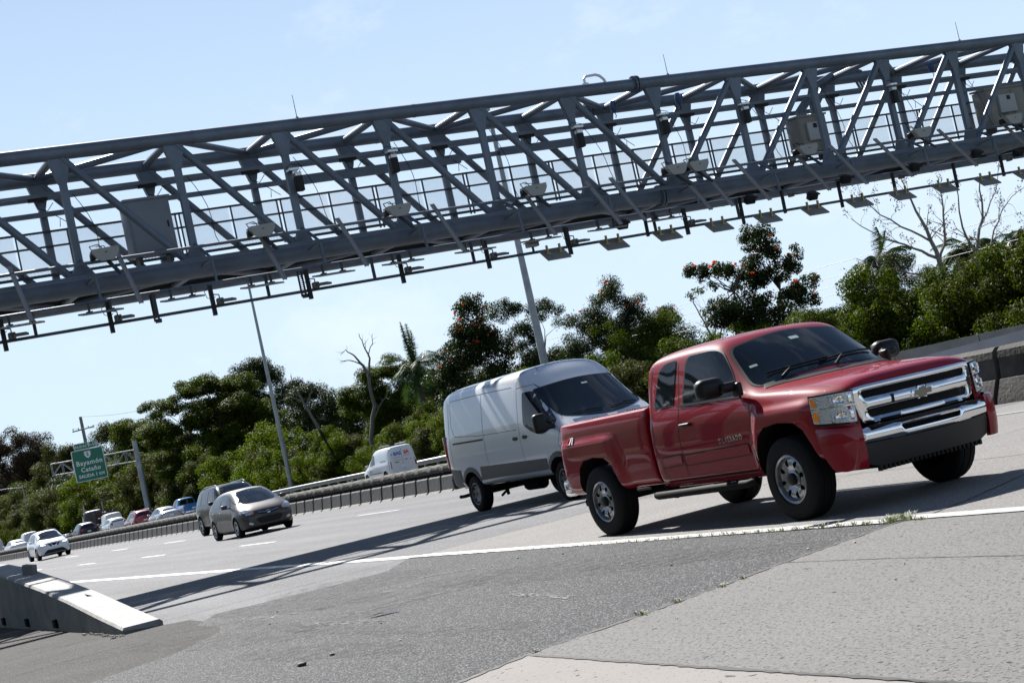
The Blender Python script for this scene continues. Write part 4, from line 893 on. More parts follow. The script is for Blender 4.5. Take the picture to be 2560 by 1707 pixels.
def tree(name, label, cat, x, y, h, env, m, seed, n=60, per=200, size=.16, rmin=.5, rmax=1.0, r0=.18, bark=None, flowers=0, group=None, flat=.75, droop=0, rz=0, limbs=16, asp=1.7, upn=.5, trunk=True, forks=3, fsize=.085):
    T = thing(name, label, cat, (x, y, 0), rz, group); C, Rr = crown_points(env, n, seed, rmin, rmax)
    if trunk: trunk_mesh('trunk', h, C, r0, seed, None, forks, limbs).build('trunk', bark or BARK, T, 50)
    me = leaves_mesh('crown', C, Rr, per, size, m, seed+1, flat, droop, asp, upn=upn); c = bpy.data.objects.new('crown', me); link(c, T)
    if flowers:
        g = np.random.default_rng(seed+5); top = C[:, 2]+np.hypot(C[:, 0], C[:, 1])*.8+C[:, 0]*.5; o = np.argsort(-top)[:max(flowers, 1)*2]; o = g.permutation(o)[:flowers]
        d = g.normal(size=(flowers, 3)); d[:, 2] = np.abs(d[:, 2])+.4; d[:, 0] = d[:, 0]+.5; d /= np.linalg.norm(d, axis=1)[:, None]
        F = C[o]+d*Rr[o][:, None]*.95; me = leaves_mesh('flowers', F, g.uniform(.04, .14, flowers), 22, fsize, L_FLOWER, seed+6, .5, 0, 1.3, upn=.2); f = bpy.data.objects.new('flowers', me); link(f, c)
    return T
def tdup(src, x, y, rz, sc, label, group=None):
    if src.name not in _tree: index_tree(src)
    c = copy_tree(src); c.location = (x, y, 0); c.rotation_euler = (0, 0, rz); c.scale = sc if isinstance(sc, tuple) else (sc,)*3; c['label'] = label
    if group: c['group'] = group
    return c
# x toward the camera is +X; image right is roughly +Y*.87 + X*.43
def W_(u, v, z, a, b_, c): return (u*.43-v*.9, u*.87+v*.43, z, a, b_, c)   # u = image right, v = away from the camera
E1 = lambda L: [W_(*e) for e in L]
E2 = lambda L, k=1.18: [W_(e[0], e[1], e[2], e[3]*k*.94, e[4]*k, e[5]*k) for e in L]
# --- tulip trees with orange flowers
tree('tulip_tree', 'tall dark tulip tree with orange flowers standing against the sky above the red pickup cab', 'tree', -65.6, 47.6, 8.6, E2([(.2, 0, 7.6, .8, .8, .85), (1.35, 0, 6.7, .75, .7, .7), (-2.2, 0, 6.6, .8, .7, .65), (-3.0, 0, 6.9, .45, .5, .35), (-.6, .2, 6.2, .9, .9, .8), (.5, 0, 5.2, 1.4, 1.2, 1.0), (-1.5, 0, 4.6, .8, .8, .7), (1.9, 0, 5.2, .8, .7, .6), (1.8, 0, 4.3, .7, .8, .6), (-2.3, 0, 4.9, 1.0, .8, .7), (-.5, .3, 3.9, 2.0, 1.2, .9), (.6, .3, 2.8, 1.6, 1.3, 1.0), (-.8, .4, 1.8, 1.6, 1.3, 1.0), (.6, 0, .9, 1.6, 1.2, .7)]), L_DARK, 11, 330, 62, .21, .2, .48, .16, flowers=44, limbs=60, flat=.8)
tree('tulip_tree', 'tall dark tulip tree with orange flowers behind the roof of the white cargo van', 'tree', -97.4, 47.5, 10.8, E2([(0, 0, 9.6, .95, .9, 1.1), (-.3, 0, 8.2, 1.4, 1.1, 1.1), (-1.6, 0, 7.0, 1.5, 1.2, 1.0), (.9, .2, 6.7, 1.5, 1.2, 1.2), (-2.6, 0, 5.4, 1.6, 1.2, 1.1), (.2, .2, 4.6, 2.0, 1.5, 1.3), (-2.2, 0, 3.2, 1.6, 1.3, 1.2), (0, 0, 2.4, 2.4, 1.6, 1.4), (-2.6, 0, 1.3, 1.8, 1.3, 1.1)]), L_DARK, 12, 320, 80, .26, .4, .75, .2, flowers=44, limbs=40, fsize=.11)
tree('leafy_tree', 'open branched dark tree leaning against the thick lamp pole', 'tree', -92.6, 49, 9.8, E1([(-1.4, 0, 8.9, 1.1, 1, .8), (.7, 0, 8.3, 1.3, 1, .8), (2.0, 0, 7.6, .9, .8, 1.0), (-.8, 0, 6.9, 1.2, 1, .9), (1.8, 0, 5.4, 1.0, .9, 1.0), (-.3, .2, 4.9, 1.6, 1.2, 1.1), (1.3, 0, 3.2, 1.9, 1.4, 1.2), (0, .2, 1.8, 2.2, 1.5, 1.2)]), L_DARK, 13, 165, 130, .18, .35, .65, .18, limbs=46)
tree('tulip_tree', 'broad green tree with a dark flowering top between the thick lamp pole and the pickup', 'tree', -79.6, 47.5, 8.2, E1([(-.1, 0, 7.5, .95, .9, .8), (-1.5, 0, 6.4, 1.0, .9, .7), (1.1, 0, 6.5, 1.3, 1, .8), (2.6, .1, 5.6, 1.2, 1, .8), (-.5, .2, 5.6, 1.6, 1.2, 1.0), (-2.6, 0, 5.0, .9, .8, .7)]), L_DARK, 14, 110, 150, .16, .35, .65, .18, flowers=14, limbs=24, fsize=.095)
tree('leafy_tree', 'broad mid green bushy tree directly behind the pickup bed', 'tree', -77.8, 47, 6.4, E1([(-1.0, -.3, 4.9, 2.2, 1.3, 1.2), (1.6, -.2, 4.9, 1.8, 1.3, 1.1), (-2.0, 0, 3.4, 1.5, 1.2, 1.1), (.6, -.2, 3.4, 2.8, 1.4, 1.3), (2.9, 0, 3.0, 1.2, 1.2, 1.1), (0, 0, 1.6, 3.2, 1.4, 1.2)]), L_MID, 15, 200, 150, .15, .35, .65, .2, limbs=26, droop=.5)
tree('slender_tree', 'thin sparse young tree against the sky between the bushy tree and the tulip tree', 'tree', -75.4, 51, 6.8, E1([(-.5, 0, 6.4, .5, .4, .4), (.6, 0, 5.9, .4, .4, .4), (-.6, 0, 5.2, .5, .5, .5), (.9, 0, 4.7, .4, .4, .4), (1.6, 0, 4.4, .4, .4, .5), (.2, 0, 3.4, .9, .8, .7)]), L_OLIVE, 16, 38, 38, .14, .22, .42, .06, limbs=30, bark=BARKP)
# --- big spreading tree and its neighbours on the left
tree('spreading_tree', 'huge green tree with layered branches right of the green exit sign', 'tree', -163, 49, 13.4, E1([(-1.5, 0, 12.6, 3.8, 3, .9), (2.2, 0, 11.8, 3.2, 3, .9), (-5.5, 0, 11.2, 3.0, 2.4, .9), (0, -.5, 9.8, 6.4, 3.6, 1.3), (-5.4, -1, 8.6, 3.8, 3, 1.4), (3.6, -.5, 8.2, 3.2, 3, 1.5), (-1, -1.5, 6.4, 6, 3.4, 1.8), (5, -.5, 5.2, 2.6, 2.4, 1.6), (-5, -1, 4.6, 3, 2.6, 1.8), (0, -1.5, 3.2, 6.5, 3, 1.8)]), L_MID, 21, 430, 200, .30, .5, 1.15, .42, limbs=40, flat=.6, upn=1.0)
tree('leafy_tree', 'tall dark round topped tree behind the spreading tree', 'tree', -177.5, 58, 16, E1([(-.8, 0, 14.2, 2.2, 2, 1.4), (1.6, 0, 13.0, 3.0, 2.4, 1.8), (-1.6, 0, 11.6, 3.2, 2.4, 1.8), (4.0, 0, 10.6, 2.8, 2.4, 1.6), (1, 0, 8.8, 5, 3, 2.2), (5.6, 0, 7.2, 2.6, 2.2, 1.8), (0, 0, 5, 6, 3, 3)]), L_DARK, 22, 210, 190, .30, .7, 1.2, .4, limbs=28)
tree('leafy_tree', 'dark bushy tree right behind the slim lamp pole', 'tree', -147, 53, 9.9, E1([(0, 0, 8.6, 1.8, 1.6, 1.2), (1.6, 0, 7.4, 1.7, 1.5, 1.2), (-1.4, 0, 6.8, 1.8, 1.5, 1.2), (.4, 0, 4.8, 3, 2, 1.8), (0, 0, 2.6, 3.2, 2, 1.8)]), L_DARK, 23, 120, 190, .26, .6, 1.0, .3)
tree('leafy_tree', 'light green rounded tree behind the leafless trees', 'tree', -124, 51, 9.7, E1([(1.4, 0, 8.4, 1.7, 1.5, 1.0), (-.6, 0, 7.6, 1.8, 1.6, 1.1), (2.6, 0, 7.0, 1.4, 1.4, 1.1), (-2.2, 0, 6.6, 1.4, 1.4, 1.0), (.4, 0, 5.6, 3.2, 2, 1.3), (0, 0, 3.4, 3.6, 2, 1.8)]), L_MID, 24, 170, 190, .23, .5, .9, .3, flat=.6, upn=.9)
tree('leafy_tree', 'olive tree filling the gap below the spiky palm', 'tree', -108, 50, 7.6, E1([(0, 0, 6.2, 1.8, 1.5, 1.1), (-1.6, 0, 5.0, 1.8, 1.4, 1.2), (1.8, 0, 4.8, 1.6, 1.4, 1.2), (0, 0, 3, 3.4, 2, 1.8)]), L_OLIVE, 25, 110, 180, .21, .5, .9, .25)
tree('brown_tree', 'large sparse brownish tree at the left edge of the photo', 'tree', -288, 52, 20, E1([(-1.5, 0, 18, 3, 2.6, 1.8), (2.2, 0, 16.6, 3.2, 3, 1.8), (-4.8, 0, 16.5, 2.8, 2.6, 1.8), (0, 0, 13.6, 6, 4, 2.4), (-6, 0, 12.6, 3.4, 3, 2.2), (4, 0, 11.8, 3.4, 3, 2.4), (-2, 0, 9, 7, 4, 3), (2, 0, 5, 7, 4, 3)]), L_BROWN, 26, 260, 150, .42, .9, 1.6, .5, limbs=60)
tree('leafy_tree', 'grey green tree just left of the exit sign', 'tree', -250, 50, 14.6, E1([(.5, 0, 12.6, 2.6, 2.2, 1.8), (3, 0, 11.4, 2.6, 2.2, 1.8), (-2, 0, 10, 3, 2.4, 2), (1, 0, 7, 5, 3, 2.8), (0, 0, 4, 5.4, 3, 2.6)]), L_OLIVE, 27, 150, 170, .38, .8, 1.4, .4, limbs=40)
tree('leafy_tree', 'yellowish green tree rising above the exit sign', 'tree', -258, 60, 16.2, E1([(0, 0, 14.2, 2.8, 2.4, 1.8), (3.4, 0, 14, 2.6, 2.4, 1.8), (6, 0, 12.6, 2.6, 2.4, 2), (2.6, 0, 10.4, 6, 3, 2.6), (3, 0, 6, 7, 3, 3.4)]), L_OLIVE, 28, 190, 170, .38, .9, 1.5, .4)
tree('leafy_tree', 'dark green tree between the exit sign and the spreading tree', 'tree', -206, 50, 13.2, E1([(0, 0, 11.4, 2.6, 2.2, 1.7), (2.8, 0, 10.6, 2.6, 2.2, 1.7), (0, 0, 7.6, 5, 2.6, 2.6), (0, 0, 4, 5.4, 2.6, 2.6)]), L_MID, 29, 150, 180, .34, .8, 1.3, .35)
# --- right-hand thicket
tree('leafy_tree', 'dark brownish green tree under the left palm at the right', 'tree', -58.2, 49.2, 5.9, E1([(.2, 0, 5.0, .9, .8, .7), (1.2, 0, 4.3, 1.0, .9, .7), (-.8, 0, 4.2, .9, .8, .7), (.3, 0, 3.2, 1.8, 1.2, 1.0), (0, 0, 1.6, 2.2, 1.2, 1.2)]), L_DARK, 31, 100, 200, .12, .3, .55, .14)
tree('leafy_tree', 'bright green vine covered tree at the foot of the bare tree', 'tree', -51.6, 46.4, 3.7, E1([(0, -.3, 2.9, .9, .8, .6), (-1.0, 0, 2.6, .8, .7, .7), (.9, 0, 2.2, .9, .8, .8), (0, -.3, 1.4, 1.9, 1.0, 1.0)]), L_LIGHT, 32, 90, 220, .10, .25, .45, .12)
tree('leafy_tree', 'mid green thicket tree at the right edge with a few orange flowers', 'tree', -47.3, 46.5, 4.1, E1([(.2, 0, 3.3, 1.0, .8, .6), (-1.1, 0, 2.9, .9, .8, .7), (1.3, 0, 3.0, .9, .8, .8), (0, 0, 1.6, 2.4, 1.0, 1.1)]), L_MID, 33, 110, 220, .10, .25, .45, .12, flowers=7, fsize=.08)
tree('leafy_tree', 'rounded green tree behind the bare tree', 'tree', -53.0, 49.5, 4.4, E1([(0, 0, 3.6, 1.2, 1, .7), (1.5, 0, 3.4, 1.1, .9, .7), (-1.4, 0, 3.3, 1.1, .9, .7), (0, 0, 2.0, 2.6, 1.2, 1.2)]), L_OLIVE, 34, 110, 210, .11, .3, .5, .12)
tree('leafy_tree', 'low dark thicket tree behind the pickup windscreen', 'tree', -60.5, 46.5, 3.9, E1([(.4, 0, 3.1, 1.2, 1, .6), (-1.2, 0, 2.9, 1.2, 1, .6), (0, 0, 1.6, 2.4, 1.2, 1.2)]), L_MID, 35, 100, 210, .12, .3, .5, .12)
# --- bush variants copied along the verge
G1 = 'shrubs growing behind the guard rail'
def bush(m, seed, size, label): return tree('verge_shrub', label, 'shrub', 0, 0, 2.6, E1([(0, 0, 2.0, 1.1, .9, .7), (-1.1, 0, 1.5, 1.0, .9, .7), (1.2, 0, 1.4, 1.0, .9, .7), (.2, 0, .8, 2.1, 1.1, .7)]), m, seed, 62, 190, size, .25, .48, .05, group=G1, limbs=8)
b1 = bush(L_LIGHT, 41, .12, 'x'); b2 = bush(L_MID, 42, .13, 'x'); b3 = bush(L_OLIVE, 43, .12, 'x')
spots = []
rnd = random.Random(77)
X = -42.0; i = 0
while X > -300:
    sc = .95+rnd.random()*.5+max(0, (-X-90)/125); spots.append((X, 42.6+rnd.uniform(-.8, 1.6)+(1.0 if X < -100 else 0), sc, rnd.choice((0, 1, 1, 2) if X > -90 else (0, 1, 2, 2)))); X -= 2.5*sc*(.9+.25*rnd.random()); i += 1
adj = ['bright green', 'mid green', 'olive green']
for i, (x, y, sc, v) in enumerate(spots):
    src = (b1, b2, b3)[v]; l = '%s shrub behind the guard rail' % adj[v]
    grp = G1+', '+adj[v]
    tdup(src, x, y, rnd.uniform(0, 6.28), (sc, sc, sc*rnd.uniform(.8, 1.25)), l, grp)
for (x, y, sc, l, v) in ((-130, 43.6, 2.1, 'tall light green vine mass beside the slim lamp pole foot', 0), (-118, 43.4, 1.6, 'light green vine mass below the leafless trees', 0), (-124, 42.9, 1.3, 'lower light green vine mass right of the slim lamp pole', 0), (-200, 43.5, 3.0, 'large light green bush below the exit sign', 0), (-142, 45, 2.7, 'light green tall bush left of the slim lamp pole', 0),
                       (-86, 44, 1.3, 'light green bush beside the small white van', 0), (-49.5, 43.5, 1.0, 'bright bush mound in front of the bare tree', 0), (-45.8, 44.2, 1.2, 'dark green vine mound at the right edge', 1), (-55.5, 44.2, 1.15, 'bright bush behind the pickup hood', 0), (-182, 44, 2.4, 'mid green bush left of the spreading tree', 1), (-156, 44.5, 2.3, 'mid green bush under the spreading tree', 1)):
    tdup((b1, b2, b3)[v], x, y, rnd.uniform(0, 6), sc, l, None); 
for b_ in (b1, b2, b3):
    for c in [c for c in COL.objects if c.parent == b_]: bpy.data.objects.remove(c)
    bpy.data.objects.remove(b_)
# --- back row
R1 = tree('background_tree', 'dark green tree in the row behind the verge trees', 'tree', -100, 62, 7, E1([(0, 0, 6, 1.8, 1.6, 1.1), (-1.8, 0, 5, 1.6, 1.4, 1.1), (1.9, 0, 4.9, 1.6, 1.4, 1.1), (0, 0, 3.4, 3.2, 2, 1.6), (0, 0, 1.6, 3.6, 2, 1.6)]), L_DARK, 51, 120, 150, .24, .6, 1.0, .25, group='dark trees of the back row')
R2 = tree('background_tree', 'mid green tree in the row behind the verge trees', 'tree', -112, 60, 7, E1([(0, 0, 5.6, 2.0, 1.6, 1.1), (-1.6, 0, 4.6, 1.6, 1.4, 1.1), (2.1, 0, 4.7, 1.6, 1.4, 1.1), (0, 0, 3.2, 3.2, 2, 1.6), (0, 0, 1.5, 3.6, 2, 1.6)]), L_MID, 52, 120, 150, .24, .6, 1.0, .25, group='mid green trees of the back row')
for (x, y, s) in ((-62, 57, .50), (-70, 56, .55), (-56, 55, .52), (-50, 54, .50), (-44, 54, .55), (-38, 52, .6), (-84, 56, .62), (-92, 57, .7), (-122, 60, 1.0), (-134, 58, .95), (-152, 60, 1.2), (-196, 60, 1.6), (-216, 58, 1.6), (-232, 58, 1.6), (-272, 60, 1.9), (-300, 60, 2.0), (-320, 58, 2.1), (-345, 60, 2.2), (-240, 48, 1.3), (-222, 47, 1.2), (-266, 48, 1.5), (-190, 48, 1.2), (-300, 47, 1.5)):
    k = rnd.random() < .5; tdup((R1, R2)[k], x, y, rnd.uniform(0, 6), (s*1.1, s*1.1, s), ('dark', 'mid')[k]+' green tree in the row behind the verge trees', ('dark trees of the back row', 'mid green trees of the back row')[k])
# --- palms
def palm(label, x, y, h, n, L_, seed, r=.16, droop=1.0, spear=0, wind=(0, 0), lf=.5, wid=.05):
    T = thing('palm_tree', label, 'palm', (x, y, 0)); g = random.Random(seed); b = MB(); b.tube([(0, 0, -.1), (.1, .05, h*.5), (0, 0, h)], [r*1.3, r, r*.8], 10); b.build('trunk', BARK, T, 50)
    V = []; F = []
    def frond(a, el, L_, dr, width):
        d = Vector((math.cos(a)*math.cos(el), math.sin(a)*math.cos(el), math.sin(el))); p = Vector((0, 0, h)); ns = 16; v = d.copy()
        for i in range(ns):
            q = p+v*(L_/ns); v = (v+Vector((wind[0], wind[1], -dr))*(1.6/ns)).normalized(); t = i/ns
            side = v.cross(Vector((0, 0, 1)));
            if side.length < .05: side = Vector((1, 0, 0))
            side.normalize(); ll = lf*math.sin(PI*(.12+.85*t))*g.uniform(.8, 1.1)
            for s in (-1, 1):
                for j in range(3):
                    c = p.lerp(q, j/3); tip = c+side*s*ll*.75+v*ll*.45+Vector((wind[0]*.3, wind[1]*.3, -.55*ll*g.uniform(.5, 1.2))); o = len(V); w = v*width*.5
                    V.extend([c-w, c+w, tip]); F.append((o, o+1, o+2))
            o = len(V); V.extend([p-side*.02, p+side*.02, q+side*.015, q-side*.015]); F.append((o, o+1, o+2, o+3)); p = q
    for k in range(n): frond(2*PI*k/n*2.4+g.random(), g.uniform(-.25, 1.15), L_*g.uniform(.85, 1.1), droop*g.uniform(.7, 1.2), wid)
    for k in range(spear): frond(g.random()*6.28, g.uniform(1.44, 1.56), L_*g.uniform(.8, 1.15), .10, wid)
    me = bpy.data.meshes.new('crown'); me.from_pydata([tuple(v) for v in V], [], F); me.materials.append(L_PALM); me.update(); link(bpy.data.objects.new('crown', me), T); return T
palm('tall spiky palm with an upright tuft left of the dark tulip tree', -106.5, 46.6, 6.9, 24, 3.3, 1, .24, 1.6, 6, lf=.8, wid=.06)
palm('windswept palm with swept fronds, leftmost of the three at the right', -67, 56, 5.6, 40, 2.2, 2, .13, 1.5, 0, (-.25, -.6), .6, .06)
palm('windswept palm behind the bare tree, middle one of the three at the right', -62.3, 58, 5.0, 38, 2.1, 3, .13, 1.4, 0, (-.15, .35), .6, .06)
palm('windswept palm at the right edge, rightmost of the three', -60.6, 60, 4.9, 40, 2.1, 4, .13, 1.4, 0, (-.15, -.3), .6, .06)
palm('small low palm at the foot of the tall tulip tree', -60.2, 45.4, 1.9, 12, 1.5, 5, .09, 1.1, 3, lf=.35, wid=.05)
# --- leafless trees
def bare(label, x, y, segs, seed, pods=0, twig=3, r0=.14, m=BARKP, tl=.8, podsz=.11):
    """segs: polylines [(image right u, z, radius)...] with twigs grown along them"""
    T = thing('bare_tree', label, 'tree', (x, y, 0)); g = random.Random(seed); b = MB(); tips = []
    def w(u, z, d=0): q = W_(u, d, z, 0, 0, 0); return Vector((q[0], q[1], z))
    for s in segs:
        dd = g.uniform(-.5, .5); P = [w(u, z, dd*i/len(s)) for i, (u, z, r) in enumerate(s)]; rs = [r for _, _, r in s]; Q = []; rr2 = []
        for i in range(len(P)-1):
            for k in range(3): t = k/3; Q.append(P[i].lerp(P[i+1], t)+Vector((g.gauss(0, .03), g.gauss(0, .03), g.gauss(0, .02)))); rr2.append(rs[i]+(rs[i+1]-rs[i])*t)
        Q.append(P[-1]); rr2.append(rs[-1]); b.tube(Q, rr2, 7); tips.append(Q[-1])
        for i in range(2, len(Q)-1):
            if rr2[i] < r0*.6:
                for _ in range(twig if g.random() < .7 else 0):
                    d = (Q[i+1]-Q[i]).normalized(); e = Q[i]; v = (d+Vector((g.gauss(0, .7), g.gauss(0, .7), g.gauss(.2, .5)))).normalized(); TQ = [e]
                    for k in range(4): e = e+v*tl*.3*g.uniform(.5, 1.2); v = (v+Vector((g.gauss(0, .25), g.gauss(0, .25), g.gauss(.03, .2)))).normalized(); TQ.append(e)
                    q0 = min(rr2[i]*.5, .03); b.tube(TQ, [q0, q0*.8, q0*.6, q0*.45, q0*.3], 4); tips += [TQ[-1], TQ[-2]]
    b.build('trunk', m, T, 50)
    if pods:
        g2 = np.random.default_rng(seed); tp = np.array([tuple(t) for t in tips]); o = g2.permutation(len(tp))[:pods]; me = leaves_mesh('dry_leaves', tp[o], g2.uniform(.08, .2, len(o)), 9, podsz, L_DRY, seed, 1.2, .8, 2.6, upn=0); link(bpy.data.objects.new('dry_leaves', me), T)
    return T
bare('bare tree with pale branches and scattered brown pods below the gantry at the right', -50.8, 46, [
    [(-.0, 0, .14), (-.1, 2.4, .12), (-.35, 4.2, .10), (-.55, 5.6, .07), (-.9, 6.9, .04), (-1.1, 7.9, .015)], [(-.35, 4.2, .07), (.15, 5.2, .05), (.35, 6.4, .035), (.5, 7.6, .015)], [(-.4, 4.4, .07), (-1.3, 5.0, .045), (-2.4, 5.6, .03), (-3.6, 6.7, .012)], [(-.5, 5.2, .05), (-1.6, 6.0, .035), (-2.6, 6.9, .02), (-3.0, 7.6, .01)],
    [(-.2, 3.0, .05), (-1.2, 3.9, .04), (-2.4, 4.4, .025), (-3.6, 5.1, .012)], [(1.2, 0, .12), (1.1, 2.6, .10), (1.2, 4.2, .07), (1.7, 5.6, .05), (2.0, 7.2, .02)], [(1.2, 4.0, .06), (.9, 5.4, .04), (.95, 7.3, .015)], [(1.25, 3.4, .05), (2.2, 5.0, .035), (3.0, 6.0, .02), (4.0, 6.5, .01)], [(1.7, 5.4, .035), (2.6, 6.5, .02), (2.9, 7.6, .01)]], 5, 150, 2, .14, tl=.9)
bare('leafless grey snag with forked top, right one of the two', -110.5, 43.8, [[(0, 0, .2), (.0, 3.0, .16), (.75, 5.2, .14), (.80, 7.4, .12), (.6, 8.2, .10), (.1, 9.0, .06), (-.5, 9.6, .03), (-.9, 9.3, .015)], [(.8, 7.4, .10), (1.2, 8.6, .07), (1.0, 9.6, .04), (.8, 10.5, .02)], [(1.1, 8.8, .04), (1.6, 9.6, .03), (1.75, 10.3, .015)], [(.4, 4.2, .07), (1.4, 5.4, .05), (1.9, 5.8, .02)], [(.6, 8.2, .05), (-.2, 8.8, .04), (-1.0, 8.8, .02)]], 6, 0, 1, .1, mat('grey_snag', (.11, .10, .09), .9), .6)
bare('leafless leaning snag, left one of the two', -119.5, 43.8, [[(0.4, 0, .18), (.2, 2.5, .15), (-.6, 5.2, .12), (-1.1, 6.8, .09), (-1.5, 8.0, .05), (-1.7, 9.1, .02)], [(-1.0, 6.6, .06), (-.3, 7.6, .04), (-.2, 8.3, .015)], [(-1.1, 6.9, .05), (-2.0, 7.5, .035), (-3.2, 7.4, .015)], [(-1.3, 7.4, .04), (-2.2, 8.1, .02)]], 7, 0, 2, .1, mat('grey_snag'), .7)
bare('small bare dead tree against the sky left of the tall tulip tree', -77.2, 52, [[(0.3, 0, .09), (.2, 3.2, .07), (-.3, 4.6, .05), (-.6, 5.8, .03), (-.8, 6.6, .012)], [(.15, 3.6, .05), (.8, 4.8, .035), (.9, 5.8, .012)], [(1.5, 0, .05), (1.5, 3.5, .04), (1.45, 5.4, .015)], [(0, 4.0, .03), (.4, 5.0, .02), (.3, 6.2, .01)]], 8, 0, 2, .12, mat('grey_snag'), .6)
bare('curved thin bare stem right of the light green rounded tree', -107.5, 47, [[(0, 0, .08), (-.1, 5.6, .06), (-.1, 7.2, .04), (.3, 8.2, .03), (.35, 8.9, .012)]], 9, 0, 0, .1, mat('grey_snag'), .5)
# ---------------------------------------------------------------- wheels
def make_wheel(parent, x, y, z, Rt, w, rr_, style='spoke', side=-1, rim_m=None, n=40, ns=5):
    s = MB(); W2 = w/2
    pr = [(rr_-.03, W2*.5), (rr_, W2*.86), (rr_+.015, W2), (rr_+(Rt-rr_)*.55, W2*1.04), (Rt-.03, W2*.95), (Rt-.006, W2*.8), (Rt, W2*.7)]
    tr = [(Rt, W2*.35), (Rt-.009, W2*.33), (Rt-.009, W2*.27), (Rt, W2*.25)]
    prof = [(r, -t) for r, t in pr]+[(r, -t) for r, t in tr]+[(r, t) for r, t in reversed(tr)]+[(r, t) for r, t in reversed(pr)]
    prof.append(prof[0])
    s.lathe(prof, n)
    o = s.build('wheel', TYRE, parent, 35); o.location = (x, y, z)
    if side > 0: o.rotation_euler = (0, 0, PI)
    rim_m = rim_m or SILVER
    b = MB()
    b.lathe([(rr_+.004, -W2*.93), (rr_-.008, -W2*.98), (rr_-.022, -W2*.9), (rr_-.03, -W2*.3), (rr_-.03, W2*.3)], n)
    def fm(u, v, k):
        r = math.hypot(u, v)/rr_
        if style == 'truck': d = .012+.035*(1-abs(r-.62)/.38 if r > .24 else 0) if False else (.045-.03*math.exp(-((r-.66)/.2)**2) if r > .3 else .028)
        elif style == 'steel': d = .05-.03*math.exp(-((r-.75)/.14)**2)
        else: d = .018+.03*(1-r)
        return (u, -W2*.93+d-k, v)
    holes = []
    if style == 'truck':
        holes = [ell((.155*math.cos(a), .155*math.sin(a)), .036, .024, 12, a) for a in [2*PI*k/8+.2 for k in range(8)]]
    elif style == 'steel':
        holes = [ell((.74*rr_*math.cos(a), .74*rr_*math.sin(a)), .022, .03, 10, a) for a in [2*PI*k/8 for k in range(8)]]
    else:
        for k in range(ns):
            a = 2*PI*(k+.5)/ns+.3; h = PI/ns*.66
            holes.append(rr([(rr_*.86*math.cos(a-h), rr_*.86*math.sin(a-h)), (rr_*.88*math.cos(a), rr_*.88*math.sin(a)), (rr_*.86*math.cos(a+h), rr_*.86*math.sin(a+h)), (rr_*.32*math.cos(a+h*.3), rr_*.32*math.sin(a+h*.3)), (rr_*.32*math.cos(a-h*.3), rr_*.32*math.sin(a-h*.3))], .02, 2))
    shell('x', None, None, ell((0, 0), rr_-.02, rr_-.02, n), fm, .015, holes, .035, mb=b)
    rim = b.build('rim', rim_m, o, 40)
    c = MB(); c.lathe([(0, -W2*.5+.02), (rr_-.03, -W2*.5+.02), (rr_-.03, W2*.4), (0, W2*.4)], n)
    c.build('brake_drum', DARK, o, 30)
    h = MB()
    if style == 'truck': h.lathe([(0, -W2*1.0), (.04, -W2*.99), (.055, -W2*.93), (.06, -W2*.75)], 20)
    else: h.lathe([(0, -W2*.9), (.028, -W2*.89), (.034, -W2*.8)], 16)
    h.build('hub_cap', BLACK if style in ('truck', 'steel') else rim_m, o, 30)
    return o
def copy_wheel(o, x, y, z, side, steer=0):
    index_tree(o); c = copy_tree(o, o.parent); c.location = (x, y, z); c.rotation_euler = (0, 0, (PI if side > 0 else 0)+steer); return c
